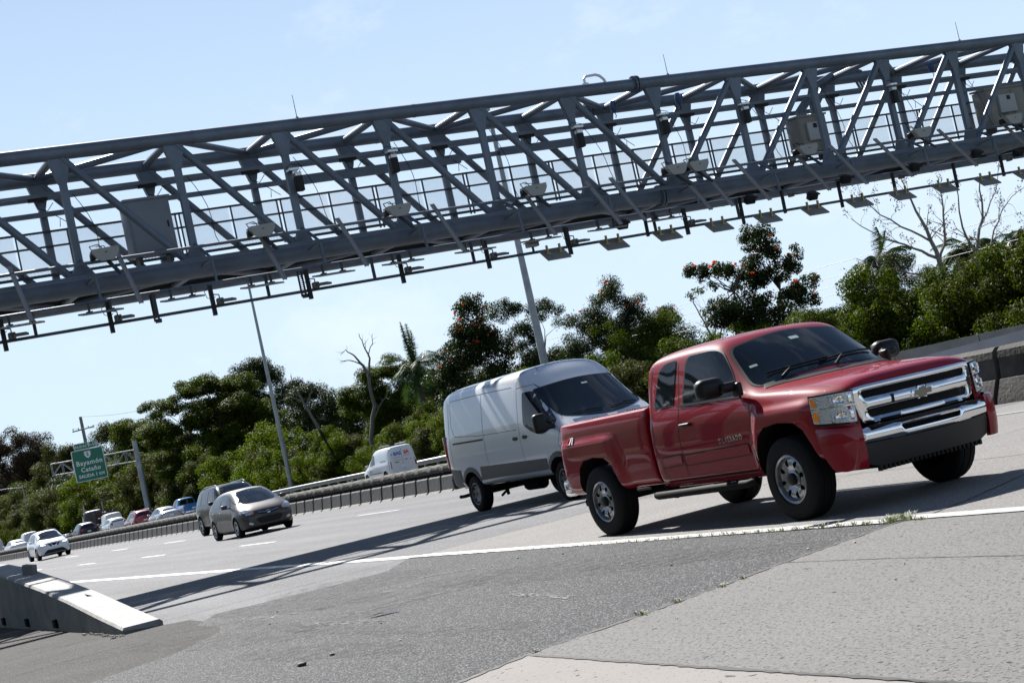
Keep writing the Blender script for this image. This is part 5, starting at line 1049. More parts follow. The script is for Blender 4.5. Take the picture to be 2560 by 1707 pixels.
# ---------------------------------------------------------------- the red pickup
RED = mat('red_truck_paint', (.205, .0025, .011), .5, 0, .7, .08)
def flare(o, cx, x0, x1, zt, amt):
    """squared wheel-arch bulge"""
    def ss(t): t = max(0, min(1, t)); return t*t*(3-2*t)
    for v in o.data.vertices:
        if abs(v.co.y) > .55:
            x = v.co.x-cx; k = max(0, v.co.z-.75)*.35
            m = ss((x-(x0+k))/.14)*ss(((x1-k)-x)/.20)*ss((zt-v.co.z)/.085)
            v.co.y += math.copysign(amt*m, v.co.y)
    smooth(o.data, 32)
def build_pickup():
    T = thing('pickup_truck', 'big shiny red extended cab pickup with chrome grille in the foreground', 'pickup truck', (-12.829, 10.107, 0), R(-.1))
    # cab, doors, fenders and hood as one shell
    def sec(w, zs, zsh, wb, zb, a, b, c, z0=None):
        # a=(y,z) rail, b=(y,z) roof side, c=z centre
        return [(.70, (z0 or zs)-.06), (w*.955, zs-.03), (w*.985, zs+.16), (w, zs+.38), (w*.992, zsh), (wb, zb), a, b, (b[0]*.56, c-(c-b[1])*.3), (0, c)]
    st = [
     (-2.395, sec(.93, .48, 1.10, .885, 1.25, (.79, 1.70), (.66, 1.775), 1.80)),
     (-2.37, sec(.955, .48, 1.12, .905, 1.27, (.775, 1.745), (.67, 1.825), 1.85)),
     (-2.26, sec(.965, .48, 1.12, .91, 1.275, (.765, 1.765), (.66, 1.845), 1.875)),
     (-1.85, sec(.965, .48, 1.12, .91, 1.28, (.76, 1.775), (.66, 1.858), 1.89)),
     (-1.35, sec(.965, .48, 1.12, .91, 1.28, (.755, 1.775), (.655, 1.858), 1.89)),
     (-1.10, sec(.965, .48, 1.12, .91, 1.28, (.75, 1.755), (.655, 1.835), 1.872)),
     (-.98, sec(.965, .48, 1.12, .91, 1.275, (.755, 1.69), (.655, 1.775), 1.825)),
     (-.78, sec(.965, .48, 1.12, .91, 1.27, (.785, 1.52), (.665, 1.615), 1.685)),
     (-.58, sec(.965, .48, 1.12, .905, 1.26, (.81, 1.365), (.68, 1.455), 1.53)),
     (-.45, sec(.965, .48, 1.12, .90, 1.25, (.815, 1.295), (.68, 1.35), 1.42)),
     (-.34, sec(.965, .48, 1.11, .90, 1.24, (.80, 1.268), (.66, 1.30), 1.335)),
     (-.24, sec(.965, .50, 1.10, .895, 1.232, (.79, 1.262), (.64, 1.285), 1.302)),
     (.05, sec(.965, .52, 1.09, .89, 1.215, (.775, 1.245), (.60, 1.268), 1.29)),
     (.40, sec(.96, .54, 1.07, .875, 1.19, (.75, 1.222), (.57, 1.25), 1.268)),
     (.56, sec(.945, .56, 1.05, .86, 1.165, (.73, 1.205), (.56, 1.235), 1.25)),
     (.68, sec(.90, .58, 1.02, .83, 1.14, (.725, 1.185), (.57, 1.222), 1.235)),
     (.76, sec(.85, .60, 1.0, .80, 1.115, (.715, 1.165), (.57, 1.205), 1.218)),
     (.81, sec(.80, .62, .98, .77, 1.09, (.70, 1.14), (.56, 1.172), 1.182)),
     (.835, sec(.76, .64, .96, .74, 1.07, (.68, 1.105), (.54, 1.125), 1.13)),
    ]
    body = loft('body', st, [RED, DARK], T, 3, {5: .25, 6: .35}, .5)
    def arch(cx, z1=.955):
        p = [(-.50, -.2), (-.485, .50), (-.44, .70), (-.36, .87), (-.24, .95), (0, .975), (.24, .95), (.36, .87), (.43, .72), (.50, .45), (.56, -.2)]
        return [(cx+x, z*z1/.975 if z > 0 else z) for x, z in p]
    flare(body, 0, -.56, .66, 1.13, .032)
    cut(body, [MB().box((.98, 0, .78), (.56, 1.37, .655))])
    cut(body, [prism_y(arch(0, .945), -1.3, -.62), prism_y(arch(0, .945), .62, 1.3)])
    smooth(body.data, 34)
    B = Body(body.data)
    # bed
    bs = []
    for x, k in ((-4.43, .96), (-4.40, .99), (-4.2, 1), (-3.64, 1), (-3.0, 1), (-2.50, 1), (-2.44, .995), (-2.425, .98)):
        bs.append((x, [(.70, .48), (.925*k, .50), (.955*k, .66), (.965*k, .90), (.96*k, 1.12), (.945*k, 1.25), (.925*k, 1.325), (.86*k, 1.345), (.3, 1.345), (0, 1.345)]))
    bed = loft('cargo_bed', bs, [RED, DARK], T, 3, {5: .3, 6: .5, 7: .6}, .5)
    flare(bed, -3.645, -.95, .66, 1.16, .032)
    tub = MB().box((-3.42, 0, 1.1), (1.92, 1.62, .9))
    cut(bed, [prism_y(arch(-3.645, .915), -1.3, -.62), prism_y(arch(-3.645, .915), .62, 1.3), tub])
    smooth(bed.data, 34); BB = Body(bed.data)
    # side glass, both sides
    rear_win = rr([(-2.24, 1.315), (-1.86, 1.315), (-1.83, 1.70), (-1.84, 1.755), (-2.05, 1.745), (-2.17, 1.67)], [.03, .03, .03, .04, .12, .16])
    front_win = rr([(-1.66, 1.305), (-.68, 1.28), (-.83, 1.52), (-1.02, 1.735), (-1.20, 1.765), (-1.62, 1.765)], [.03, .06, .1, .14, .08, .09])
    for ax in ('Y-', 'Y+'):
        for nm, w in (('side_window', rear_win), ('side_window', front_win)):
            c0 = (sum(p[0] for p in w)/len(w), sum(p[1] for p in w)/len(w))
            fr = [(c0[0]+(p[0]-c0[0])*1.05, c0[1]+(p[1]-c0[1])*1.06) for p in w]
            g = shell('side_window', GLASS, T, w, B.fm(ax, .006), .012, d=.09)
            shell('window_seal', BLACK, g, fr, B.fm(ax, .004), .01, [w], d=.09)
    # windscreen
    ws = rr([(-.80, 1.315), (0, 1.385), (.80, 1.315), (.67, 1.735), (0, 1.825), (-.67, 1.735)], [.08, .3, .08, .10, .3, .10])
    wo = [(p[0]*1.03, (p[1]-1.56)*1.06+1.56) for p in ws]
    g = shell('windscreen', GLASS, T, ws, B.fm('X+', .006), .012, d=.09)
    shell('windscreen_seal', BLACK, g, wo, B.fm('X+', .004), .01, [ws], d=.09)
    shell('registration_sticker', mat('pale_sticker', (.45, .55, .5), .4), g, [(-.02, 1.70), (.09, 1.70), (.09, 1.73), (-.02, 1.73)], B.fm('X+', .0085), .002, d=.06)
    shell('registration_sticker', mat('pale_sticker'), g, [(-.68, 1.50), (-.60, 1.51), (-.60, 1.53), (-.68, 1.52)], B.fm('X+', .0085), .002, d=.06)
    # cowl, wipers
    cw = rr([(-.35, -.78), (-.20, -.4), (-.16, 0), (-.20, .4), (-.35, .78), (-.43, .74), (-.34, .4), (-.30, 0), (-.34, -.4), (-.43, -.74)], .02)
    shell('cowl_panel', BLACK, T, cw, B.fm('Z', .006), .01, d=.08)
    f = B.fm('X+', .03)
    for pts in ([(-.62, 1.37), (-.35, 1.385), (0, 1.395), (.10, 1.40)], [(-.02, 1.375), (.3, 1.40), (.55, 1.40), (.72, 1.385)]):
        mb = MB(); P = [f(u, v+.03, 0) for u, v in pts]; mb.tube(P, .011, 6); mb.tube([P[0]+Vector((.10, .1, -.06)), P[1]], .010, 6); mb.build('wiper', BLACK, T)
    # seams and mouldings
    mb = MB()
    for ax in ('Y-', 'Y+'):
        for pts in ([(-.47, 1.24), (-.46, 1.05), (-.50, .72), (-.50, .51)], [(-1.79, 1.78), (-1.75, 1.3), (-1.79, .95), (-1.80, .51)], [(-2.30, 1.22), (-2.31, .9), (-2.22, .6), (-2.15, .51)],
                    [(-2.3, 1.80), (-2.33, 1.5), (-2.30, 1.22)], [(-1.79, .515), (-.5, .515)], [(-1.79, 1.285), (-.6, 1.255)], [(.50, .95), (.56, 1.10), (.62, 1.15)]):
            B.line(mb, pts, ax, .012)
    B.line(mb, [(-.30, -.84), (0, -.80), (.5, -.76), (.66, -.755)], 'Z', .012); B.line(mb, [(-.30, .84), (0, .80), (.5, .76), (.66, .755)], 'Z', .012)
    for ax in ('Y-', 'Y+'):
        for a, b in ((-1.78, -.56), (-2.22, -1.82)): B.line(mb, [(a, .665), (b, .685), (b, .80), (a, .785)], ax, .009, close=True)
    mb.build('panel_gap', BLACK, T, 0)
    for ax in ('Y-', 'Y+'):
        for a, b in ((-1.76, -.58), (-2.2, -1.83)):
            shell('door_moulding', RED, T, rr([(a, .68), (b, .70), (b, .79), (a, .77)], .015), B.fm(ax, .010), .02, d=.1)
        # belt strip
        shell('belt_strip', BLACK, T, [(-1.72, 1.272), (-.62, 1.25), (-.62, 1.268), (-1.72, 1.292)], B.fm(ax, .007), .01, d=.1)
    # door handles (body colour cup, black grip)
    for s in (-1, 1):
        h = MB(); h.box((-1.62, s*.978, 1.085), (.20, .035, .035), bev=.015); h.box((-1.54, s*.96, 1.085), (.03, .04, .03)); h.box((-1.70, s*.96, 1.085), (.03, .04, .03)); h.build('door_handle', BLACK, T)
        # mirror
        m = MB(); m.box((-.72, s*1.17-(.11 if s > 0 else 0), 1.395), (.17, .30, .20), bev=.07); m.box((-.63, s*1.01, 1.37), (.10, .20, .10), bev=.04); m.box((-.60, s*.935, 1.33), (.14, .06, .14), bev=.025)
        mo = m.build('wing_mirror', BLACK, T); g = MB(); g.box((-.808, s*1.17-(.11 if s > 0 else 0), 1.395), (.006, .22, .15), bev=.003); g.build('mirror_glass', CHROME, mo)
    # front end: bow of the nose
    xf = lambda y: .905-.10*(abs(y)/.75)**2.6
    fmF = lambda off: (lambda u, v, w: (xf(u)+off+w+.05*(1-(v-.8)/.35)*0, u, v))
    # grille backing (black honeycomb), chrome surround with two openings and bar
    outer = rr([(-.735, 1.115), (-.60, 1.128), (.60, 1.128), (.735, 1.115), (.71, .93), (.665, .785), (0, .765), (-.665, .785), (-.71, .93)], [.02, .1, .1, .02, .02, .05, .3, .05, .02])
    h1 = rr([(-.62, 1.075), (.62, 1.075), (.61, 1.012), (-.61, 1.012)], .025)
    h2 = rr([(-.60, .898), (.60, .898), (.575, .828), (-.575, .828)], .025)
    honey = mat('black_grille_mesh', (.01, .01, .011), .5, bump=(150, 1, .01))
    g = shell('grille', CHROME, T, outer, pillow(fmF(.015), [outer, h1, h2], .026, .016), .06, [h1, h2], .022, 50)
    shell('grille_mesh', honey, g, [(-.66, 1.09), (.66, 1.09), (.62, .81), (-.62, .81)], fmF(-.035), .02, d=.09)
    mb = MB()
    for k in range(9):
        zz = 1.07-.0085*k if k < 9 else 0; mb.tube([(xf(y)-.03, y, zz) for y in [-.6+.1*i for i in range(13)]], .0025, 4)
        zz = .915-.0095*k; mb.tube([(xf(y)-.03, y, zz) for y in [-.58+.1*i for i in range(12)]], .0025, 4)
    mb.build('grille_slats', BLACK, g)
    gb = rr([(-.63, 1.008), (.63, 1.008), (.62, .902), (-.62, .902)], .012); shell('grille_bar', CHROME, g, gb, pillow(fmF(.03), [gb], .052, .022), .03, d=.022)
    shell('grille_bar_break', BLACK, g, [(-.345, .995), (-.315, .995), (-.32, .915), (-.35, .915)], fmF(.0325), .02, d=.05)
    # cross-shaped emblem on the bar
    cross = [(-.135, .922), (-.13, .945), (-.115, .985), (-.05, .985), (-.042, 1.012), (.062, 1.012), (.052, .985), (.135, .985), (.118, .922), (.046, .922), (.038, .893), (-.062, .893), (-.055, .922)]
    e = shell('emblem', CHROME, T, cross, pillow(fmF(.05), [cross], .012, .01), .03, d=.02)
    c0 = (0, .953); shell('emblem_face', mat('pale_gold_emblem', (.20, .18, .13), .35, .5), e, [(c0[0]+(x-c0[0])*.8, c0[1]+(z-c0[1])*.74) for x, z in cross], fmF(.054), .01, d=.05)
    # headlights wrap round the corner
    def corner(y, s):   # plan curve of the corner
        y = abs(y); return .83-.05*(y-.62)/.2 if y < .82 else .78-.33*((y-.82)/.145)**1.7
    LENSBACK = mat('lamp_reflector', (.5, .51, .53), .22, .9, bump=(45, .8, .02))
    for s in (-1, 1):
        # arc length parameter: u 0..1 along the corner
        plan = [(.845, .70), (.825, .76), (.79, .82), (.735, .88), (.66, .925), (.58, .952), (.52, .966)]
        def hm(off):
            def f(u, v, w):
                t = u*(len(plan)-1); i = min(len(plan)-2, max(0, int(t))); k = t-i
                a, b = plan[i], plan[i+1]; x = a[0]+(b[0]-a[0])*k; y = a[1]+(b[1]-a[1])*k
                nx, ny = (a[1]-b[1]), (a[0]-b[0]); L = math.hypot(nx, ny); nx, ny = -nx/L, ny/L
                z = v+(.012*u)
                return (x+nx*(off+w), s*(y+ny*(off+w)), z)
            return f
        hl = shell('headlight', BLACK, T, rr([(0, 1.115), (1, 1.12), (1.0, .845), (.03, .80)], .02), hm(.0), .05, d=.12)
        shell('reflector', LENSBACK, hl, rr([(.02, 1.10), (.97, 1.105), (.97, .862), (.05, .82)], .02), hm(.006), .01, d=.12)
        shell('chrome_divider', CHROME, hl, [(.02, .972), (.97, .99), (.97, .998), (.02, .984)], hm(.016), .01, d=.12)
        for u, v, r_ in ((.34, 1.042), (.36, .895)) and ((.34, 1.042, .052), (.36, .895, .048)):
            bl = ell((u, v), r_*2.3, r_*.85, 18); shell('lamp_bowl', CHROME, hl, bl, pillow(hm(.006), [bl], .04, -.02), .004, d=.02)
            q = rr([(u+.13, v+.05), (u+.20, v+.05), (u+.20, v-.05), (u+.13, v-.05)], .01); shell('lamp_facet', LENSBACK, hl, q, pillow(hm(.016), [q], .02, .01), .01, d=.02)
            q = rr([(u-.27, v+.05), (u-.17, v+.05), (u-.17, v-.045), (u-.27, v-.045)], .01); shell('lamp_facet', CHROME, hl, q, pillow(hm(.016), [q], .02, .01), .01, d=.02)
            shell('lamp_bulb', mat('warm_bulb', (.75, .5, .3), .15, .3, 1), hl, ell((u, v), .025, .016, 12), hm(.018), .01, d=.02)
        shell('turn_signal', AMBER, hl, rr([(.82, 1.09), (.92, 1.09), (.92, 1.01), (.80, 1.01)], .01), hm(.015), .01, d=.06)
        shell('turn_signal', AMBER, hl, rr([(.80, .965), (.92, .97), (.92, .88), (.80, .87)], .01), hm(.015), .01, d=.06)
    # bumper
    xb = lambda y: 1.0-.10*(abs(y)/.75)**2.5
    fB = lambda off: (lambda u, v, w: (xb(u)+off+w, u, v))
    top = [(-.745, .745), (-.5, .765), (-.42, .755), (-.36, .74), (0, .745), (.36, .74), (.42, .755), (.5, .765), (.745, .745), (.74, .615), (.45, .60), (0, .595), (-.45, .60), (-.74, .615)]
    slot = rr([(-.36, .705), (.36, .705), (.33, .655), (-.33, .655)], .02)
    bm_ = shell('front_bumper', CHROME, T, top, pillow(lambda u, v, w: (xb(u)+.01+w-3.5*max(0, v-.70)**1.5-1.2*max(0, .66-v)**1.5, u, v), [top, slot], .02, .012), .10, [slot], .022, 50)
    shell('bumper_slot', DARK, bm_, [(-.40, .72), (.40, .72), (.38, .64), (-.38, .64)], fB(-.05), .02, d=.1)
    mb = MB(); mb.box((.90, 0, .752), (.12, 1.3, .02), bev=.008); mb.build('bumper_step', BLACK, bm_)
    shell('air_dam', mat('black_valance', (.014, .014, .015), .55), T, [(-.745, .612), (-.4, .597), (0, .592), (.4, .597), (.745, .612), (.72, .43), (.6, .385), (-.6, .385), (-.72, .43)], lambda u, v, w: (xb(u)-.01+w-.35*max(0, .62-v)**1.3, u, v), .06, d=.08)
    mb = MB()
    for k in range(24): mb.box((.86, -.6+.052*k, .365), (.05, .035, .05), bev=.01)
    mb.build('air_dam_lip', BLACK, T)
    # red corner pieces
    for s in (-1, 1):
        cs = []
        plan = [(.905, .735), (.90, .80), (.86, .88), (.79, .94), (.70, .975), (.60, .985), (.50, .985)]
        def cm(u, v, w):
            t = u*(len(plan)-1); i = min(len(plan)-2, max(0, int(t))); k = t-i; a, b = plan[i], plan[i+1]
            x = a[0]+(b[0]-a[0])*k; y = a[1]+(b[1]-a[1])*k; nx, ny = b[1]-a[1], a[0]-b[0]; L = math.hypot(nx, ny)
            tuck = -.35*max(0, .55-v)**1.4-.5*max(0, v-.76)
            return (x+nx/L*(w+tuck), s*(y+ny/L*(w+tuck)), v)
        shell('bumper_corner', RED, T, rr([(0, .775), (.5, .80), (.98, .825), (.86, .60), (.72, .42), (.5, .40), (0, .40)], [.02, .0, .02, .1, .06, .0, .02]), cm, .05, d=.1)
    # under the truck
    u = MB()
    for s in (-1, 1): u.bar((-4.4, s*.42, .50), (.6, s*.42, .50), .09, .16)
    for x in (-4.3, -3.2, -2.4, -1.3, -.6, .5): u.bar((x, -.42, .52), (x, .42, .52), .10, .10)
    u.box((-.2, 0, .45), (1.3, .5, .25), bev=.05); u.tube([(-.8, 0, .42), (-3.64, 0, .38)], .05, 8); u.tube([(-3.645, -.72, .40), (-3.645, .72, .40)], .05, 8); u.tube([(0, -.72, .40), (0, .72, .40)], .04, 8)
    u.lathe([(0, -.16), (.13, -.12), (.16, 0), (.13, .12), (0, .16)], 12, Matrix.Translation((-3.645, .0, .39)))
    for s in (-1, 1):
        u.bar((-4.25, s*.55, .52), (-2.95, s*.55, .50), .06, .03); u.box((-2.55, s*.72, .42), (.14, .1, .16)); u.bar((-2.5, s*.72, .46), (-2.4, s*.9, .42), .05, .05)
    u.box((-1.9, .45, .42), (1.0, .3, .2), bev=.04)
    u.tube([(-2.6, -.5, .42), (-3.2, -.62, .44), (-3.9, -.66, .42), (-4.35, -.80, .40)], .035, 8); u.box((-4.30, -.72, .375), (.22, .16, .06), bev=.02)
    u.build('chassis', DARK, T)
    # running boards
    for s in (-1, 1):
        mb = MB(); mb.tube([(-2.44, s*.98, .40), (-2.38, s*1.0, .395), (-.66, s*1.0, .41), (-.56, s*.96, .43)], .042, 12); mb.build('running_board', mat('black_tube', (.006, .006, .0065), .7, 0, 0, .1), T)
    # rear bumper and tail lamps
    mb = MB(); mb.box((-4.53, 0, .60), (.17, 1.80, .20), bev=.05)
    for s in (-1, 1): mb.box((-4.47, s*.90, .60), (.22, .10, .20), bev=.045)
    mb.build('rear_bumper', CHROME, T)
    for s, ax in ((-1, 'Y-'), (1, 'Y+')):
        mb = MB(); mb.box((-4.412, s*.875, .975), (.05, .13, .38), bev=.02); mb.build('tail_light', REDL, T)
    mb = MB(); mb.box((-4.435, 0, 1.0), (.02, 1.5, .5), bev=.008); mb.box((-4.45, 0, 1.2), (.02, .3, .05)); mb.build('tailgate', RED, T)
    mb = MB(); mb.box((-2.41, 0, .95), (.03, 1.5, .7)); mb.build('cab_gap', DARK, T)
    # badges
    for s, ax in ((-1, 'Y-'),):
        Mt = Matrix(((1, 0, 0, -.86), (0, 1, 0, .865), (0, 0, 1, 0), (0, 0, 0, 1))) @ Matrix.Rotation(R(1.5), 4, 'Z')
        text('door_badge', 'SILVERADO', .068, CHROME, T, Mt, .002, 1.25, fm=lambda u, v, w: B.fm(ax, .004)(u, v, w))
        Mt = Matrix.Translation((-4.13, 1.14, 0))
        text('bed_badge', '71', .11, WHITEP, T, Matrix.Translation((-4.10, 1.135, 0)), .004, 1.0, fm=lambda u, v, w: BB.fm(ax, .004)(u, v, w))
        text('bed_badge', 'Z', .11, mat('red_badge', (.5, .01, .01), .3), T, Matrix.Translation((-4.19, 1.135, 0)), .004, 1.0, fm=lambda u, v, w: BB.fm(ax, .004)(u, v, w))
    mb = MB(); mb.tube([(-4.38, -.92, 1.35), (-4.38, -.92, 1.37)], .008, 6); mb.build('antenna_stub', CHROME, T) if False else None
    w = make_wheel(T, 0, -.86, .40, .40, .26, .232, 'truck', -1, mat('wheel_silver', (.26, .265, .28), .25, .9))
    copy_wheel(w, 0, .86, .40, 1); copy_wheel(w, -3.645, -.86, .40, -1); copy_wheel(w, -3.645, .86, .40, 1)
    return T
# ---------------------------------------------------------------- the white cargo van
VANW = mat('white_van_paint', (.50, .52, .56), .28, 0, .9)
def build_van():
    T = thing('cargo_van', 'tall white windowless cargo van driving just behind the red pickup', 'van', (-25.47, 14.46, 0), R(-.5))
    def sec(w, z0, zb, a, b, c, wb=None):
        return [(w*.72, z0), (w*.965, z0+.02), (w*.99, z0+.22), (w, z0+.55), (w*.995, zb-.28), (wb or w*.965, zb), a, b, (b[0]*.5, c-(c-b[1])*.28), (0, c)]
    F = ((.88, 2.27), (.71, 2.42), 2.49)
    st = [(-4.84, sec(.90, .52, 1.55, (.80, 2.16), (.62, 2.28), 2.33)), (-4.80, sec(.97, .49, 1.6, (.845, 2.23), (.68, 2.38), 2.44)), (-4.65, sec(1.02, .47, 1.62, *F)),
          (-3.75, sec(1.03, .46, 1.62, *F)), (-2.6, sec(1.03, .46, 1.62, *F)), (-1.55, sec(1.03, .46, 1.62, *F)), (-1.22, sec(1.03, .46, 1.60, (.875, 2.25), (.71, 2.41), 2.485)),
          (-1.02, sec(1.03, .46, 1.56, (.872, 2.16), (.72, 2.34), 2.43)), (-.85, sec(1.03, .46, 1.5, (.872, 2.04), (.73, 2.22), 2.33)), (-.68, sec(1.03, .46, 1.45, (.875, 1.90), (.74, 2.06), 2.17)),
          (-.35, sec(1.03, .46, 1.38, (.885, 1.66), (.76, 1.80), 1.91)), (-.02, sec(1.025, .47, 1.31, (.885, 1.46), (.77, 1.56), 1.65)), (.25, sec(1.01, .48, 1.22, (.87, 1.33), (.76, 1.39), 1.44)),
          (.42, sec(.985, .48, 1.13, (.84, 1.24), (.72, 1.29), 1.33)), (.68, sec(.93, .46, .99, (.78, 1.09), (.66, 1.14), 1.17)), (.86, sec(.84, .42, .86, (.70, .94), (.60, .98), 1.0)), (.93, sec(.74, .42, .76, (.62, .82), (.5, .85), .87))]
    body = loft('body', st, [VANW, DARK], T, 2, {6: .25, 5: .1}, .35)
    finish_body(body, (0, -3.75), .02, .35, .40, .58)
    ar = lambda cx: [(cx+.44*math.cos(a), .36+.44*math.sin(a)) for a in [PI*k/12 for k in range(13)]]+[(cx-.44, -.3), (cx+.44, -.3)]
    cut(body, [prism_y(ar(0), -1.4, -.66), prism_y(ar(0), .66, 1.4), prism_y(ar(-3.75), -1.4, -.66), prism_y(ar(-3.75), .66, 1.4)])
    smooth(body.data, 34); B = Body(body.data)
    CLAD = mat('grey_cladding', (.035, .038, .042), .5)
    ws = rr([(-.86, 2.04), (-.4, 2.085), (0, 2.10), (.4, 2.085), (.86, 2.04), (.86, 1.47), (.4, 1.37), (0, 1.345), (-.4, 1.37), (-.86, 1.47)], [.05, .3, .3, .3, .05, .12, .2, .2, .2, .12])
    g = shell('windscreen', GLASS, T, [(y*.97, z) for y, z in ws], B.fm('X+', .006), .012, d=.1)
    shell('registration_sticker', mat('pale_sticker'), g, [(-.02, 1.95), (.10, 1.95), (.10, 1.975), (-.02, 1.975)], B.fm('X+', .009), .002, d=.07)
    win = rr([(-1.08, 2.03), (-.76, 2.02), (-.50, 1.85), (.02, 1.42), (-.05, 1.30), (-.42, 1.22), (-.80, 1.30), (-1.10, 1.46)], [.04, .12, .1, .04, .04, .1, .2, .08])
    for ax in ('Y-', 'Y+'):
        shell('side_window', GLASS, T, win, B.fm(ax, .006), .012, d=.1)
        shell('side_cladding', CLAD, T, [(-3.30, .60), (-.46, .60), (-.44, .80), (-3.24, .86)], B.fm(ax, .012), .02, d=.14)
        shell('side_cladding', CLAD, T, [(-4.70, .52), (-4.22, .52), (-4.22, .86), (-4.70, .90)], B.fm(ax, .012), .02, d=.14)
        for cx in (0, -3.75):
            p = [(cx+.53*math.cos(a), .36+.53*math.sin(a)) for a in [PI*k/12 for k in range(13)]]+[(cx-.455, .40)]+[(cx+.445*math.cos(a), .36+.445*math.sin(a)) for a in [PI*k/12 for k in range(11, 0, -1)]]+[(cx+.455, .40)]
            shell('arch_trim', CLAD, T, p, B.fm(ax, .010), .02, d=.12)
        shell('sill', CLAD, T, [(-3.3, .475), (-.44, .475), (-.44, .50), (-3.3, .50)], B.fm(ax, .004), .01, d=.14)
        shell('door_track', BLACK, T, rr([(-4.34, 1.37), (-2.90, 1.34), (-2.90, 1.375), (-4.34, 1.405)], .01), B.fm(ax, .008), .015, d=.14)
        for x in (-1.50, -1.10): shell('door_handle', BLACK, T, ell((x, 1.245), .085, .035, 14), B.fm(ax, .022), .03, d=.06)
        shell('headlight', CLEAR, T, [(.35, 1.10), (.60, 1.0), (.72, .82), (.50, .86)], B.fm(ax, .006), .02, d=.12)
    mb = MB()
    for ax in ('Y-', 'Y+'):
        for pts in ([(-4.36, 2.22), (-3.0, 2.21), (-1.5, 2.17)], [(-2.85, 2.20), (-2.85, 1.37), (-2.85, .50)], [(-1.30, 2.30), (-1.30, 1.4), (-1.30, .50)], [(-4.36, 2.22), (-4.34, 1.7), (-4.2, 1.52), (-3.0, 1.44), (-1.4, 1.40)],
                    [(.18, 1.28), (.10, 1.0), (.36, .72)], [(-1.3, 2.13), (-.82, 2.13), (-.5, 1.93), (.12, 1.42)], [(-4.45, 2.2), (-4.5, 1.4), (-4.5, .9)]):
            B.line(mb, pts, ax, .011)
        for z in (2.385, 2.36): B.line(mb, [(-4.6, z+.02), (-3, z+.025), (-1.25, z)], ax, .008)
    for x in (-1.35, -2.2, -3.2, -4.1): B.line(mb, [(x, -.62), (x, .62)], 'Z', .012)
    mb.build('panel_gap', mat('grey_gap', (.08, .085, .09), .6), T, 0)
    vents = MB()
    for y in (-.62, .30):
        for k in range(7): vents.box((.375-.0*k, y+.05*k, 1.285+.012*(1-abs(y+.05*k))*4-.0), (.11, .032, .012), bev=.003)
    vents.build('hood_vent', BLACK, T)
    f = B.fm('X+', .03)
    for y0, y1 in ((-.72, -.1), (.1, .62)):
        m = MB(); m.tube([f(y0+(y1-y0)*k/6, 1.46-.05*abs(k/6-.5)+.0, 0) for k in range(7)], .010, 6); m.build('wiper', BLACK, T)
    for s in (-1, 1):
        m = MB(); m.box((.02, s*1.24, 1.42), (.16, .24, .34), bev=.06); m.box((-.0, s*1.08, 1.33), (.10, .24, .09), bev=.03); mo = m.build('wing_mirror', BLACK, T)
        g = MB(); g.box((-.062, s*1.24, 1.43), (.006, .19, .27), bev=.002); g.build('mirror_glass', CHROME, mo)
        m = MB(); m.box((-4.80, s*.965, 1.25), (.09, .06, .62), bev=.02); m.build('tail_light', REDL, T)
    m = MB(); m.box((.93, 0, .55), (.10, 1.5, .28), bev=.05); m.build('front_bumper', CLAD, T)
    m = MB(); m.box((-4.88, 0, .62), (.12, 1.9, .26), bev=.05); m.build('rear_bumper', CLAD, T)
    shell('grille', BLACK, T, rr([(-.5, .92), (.5, .92), (.42, .72), (-.42, .72)], .04), B.fm('X+', .01), .02, d=.1)
    m = MB(); m.tube([(-.25, -.7, 2.52), (-.25, -.7, 2.52)], .004, 5) if False else m.tube([(-.95, -.55, 2.36), (-1.10, -.56, 2.56)], .005, 5); m.build('antenna', BLACK, T)
    u = MB()
    for s in (-1, 1): u.bar((-4.6, s*.45, .45), (.5, s*.45, .45), .08, .14)
    u.tube([(-3.75, -.8, .35), (-3.75, .8, .35)], .05, 8); u.tube([(0, -.8, .35), (0, .8, .35)], .04, 8)
    u.tube([(-2.3, -.55, .36), (-1.7, -.55, .36)], .12, 12); u.bar((-3.05, -.7, .46), (-2.95, -.7, .24), .05, .05); u.bar((-2.85, -.7, .45), (-2.97, -.7, .26), .03, .03); u.bar((-2.95, -.5, .46), (-2.95, -.85, .24), .04, .04)
    u.box((-1.9, 0, .46), (2.4, 1.2, .1)); u.tube([(-4.3, -.82, .35), (-4.55, -.90, .33), (-4.75, -.9, .33)], .035, 8)
    u.build('chassis', DARK, T)
    w = make_wheel(T, 0, -.885, .35, .35, .225, .215, 'steel', -1, mat('dull_wheel_steel', (.16, .165, .17), .45, .7))
    copy_wheel(w, 0, .885, .35, 1); copy_wheel(w, -3.75, -.90, .35, -1); copy_wheel(w, -3.75, .90, .35, 1)
    return T
# ---------------------------------------------------------------- other traffic
PAINT = {'bronze': mat('grey_bronze_paint', (.046, .040, .040), .42, .2, .35, .3), 'black': mat('black_paint', (.005, .0052, .006), .18, 0, .0, .3), 'white': mat('white_paint', (0.646, 0.6545, 0.6715), .3, 0, 1),
         'silver': mat('silver_paint', (0.357, 0.374, 0.3995), .3, .6, 1), 'red': mat('dark_red_paint', (0.238, 0.0102, 0.0213), .3, .2, 1), 'blue': mat('blue_paint', (0.017, 0.1445, 0.3825), .3, .3, 1), 'navy': mat('dark_blue_paint', (.008, .011, .024), .4, 0, .3, .3),
         'cream': mat('offwhite_paint', (0.578, 0.5865, 0.5865), .35, 0, .6)}
def csec(x, w, zb, zbelt, wt, zt):
    d = min(.07, (zt-zbelt)*.42)
    return (x, [(w*.76, zb), (w*.95, zb+.02), (w*.985, zb+.16), (w, zb+.55*(zbelt-zb)), (w*.985, zbelt-.09), (w*.935, zbelt), (wt, zt-d), (wt*.74, zt-d*.25), (wt*.38, zt-d*.06), (0, zt)])
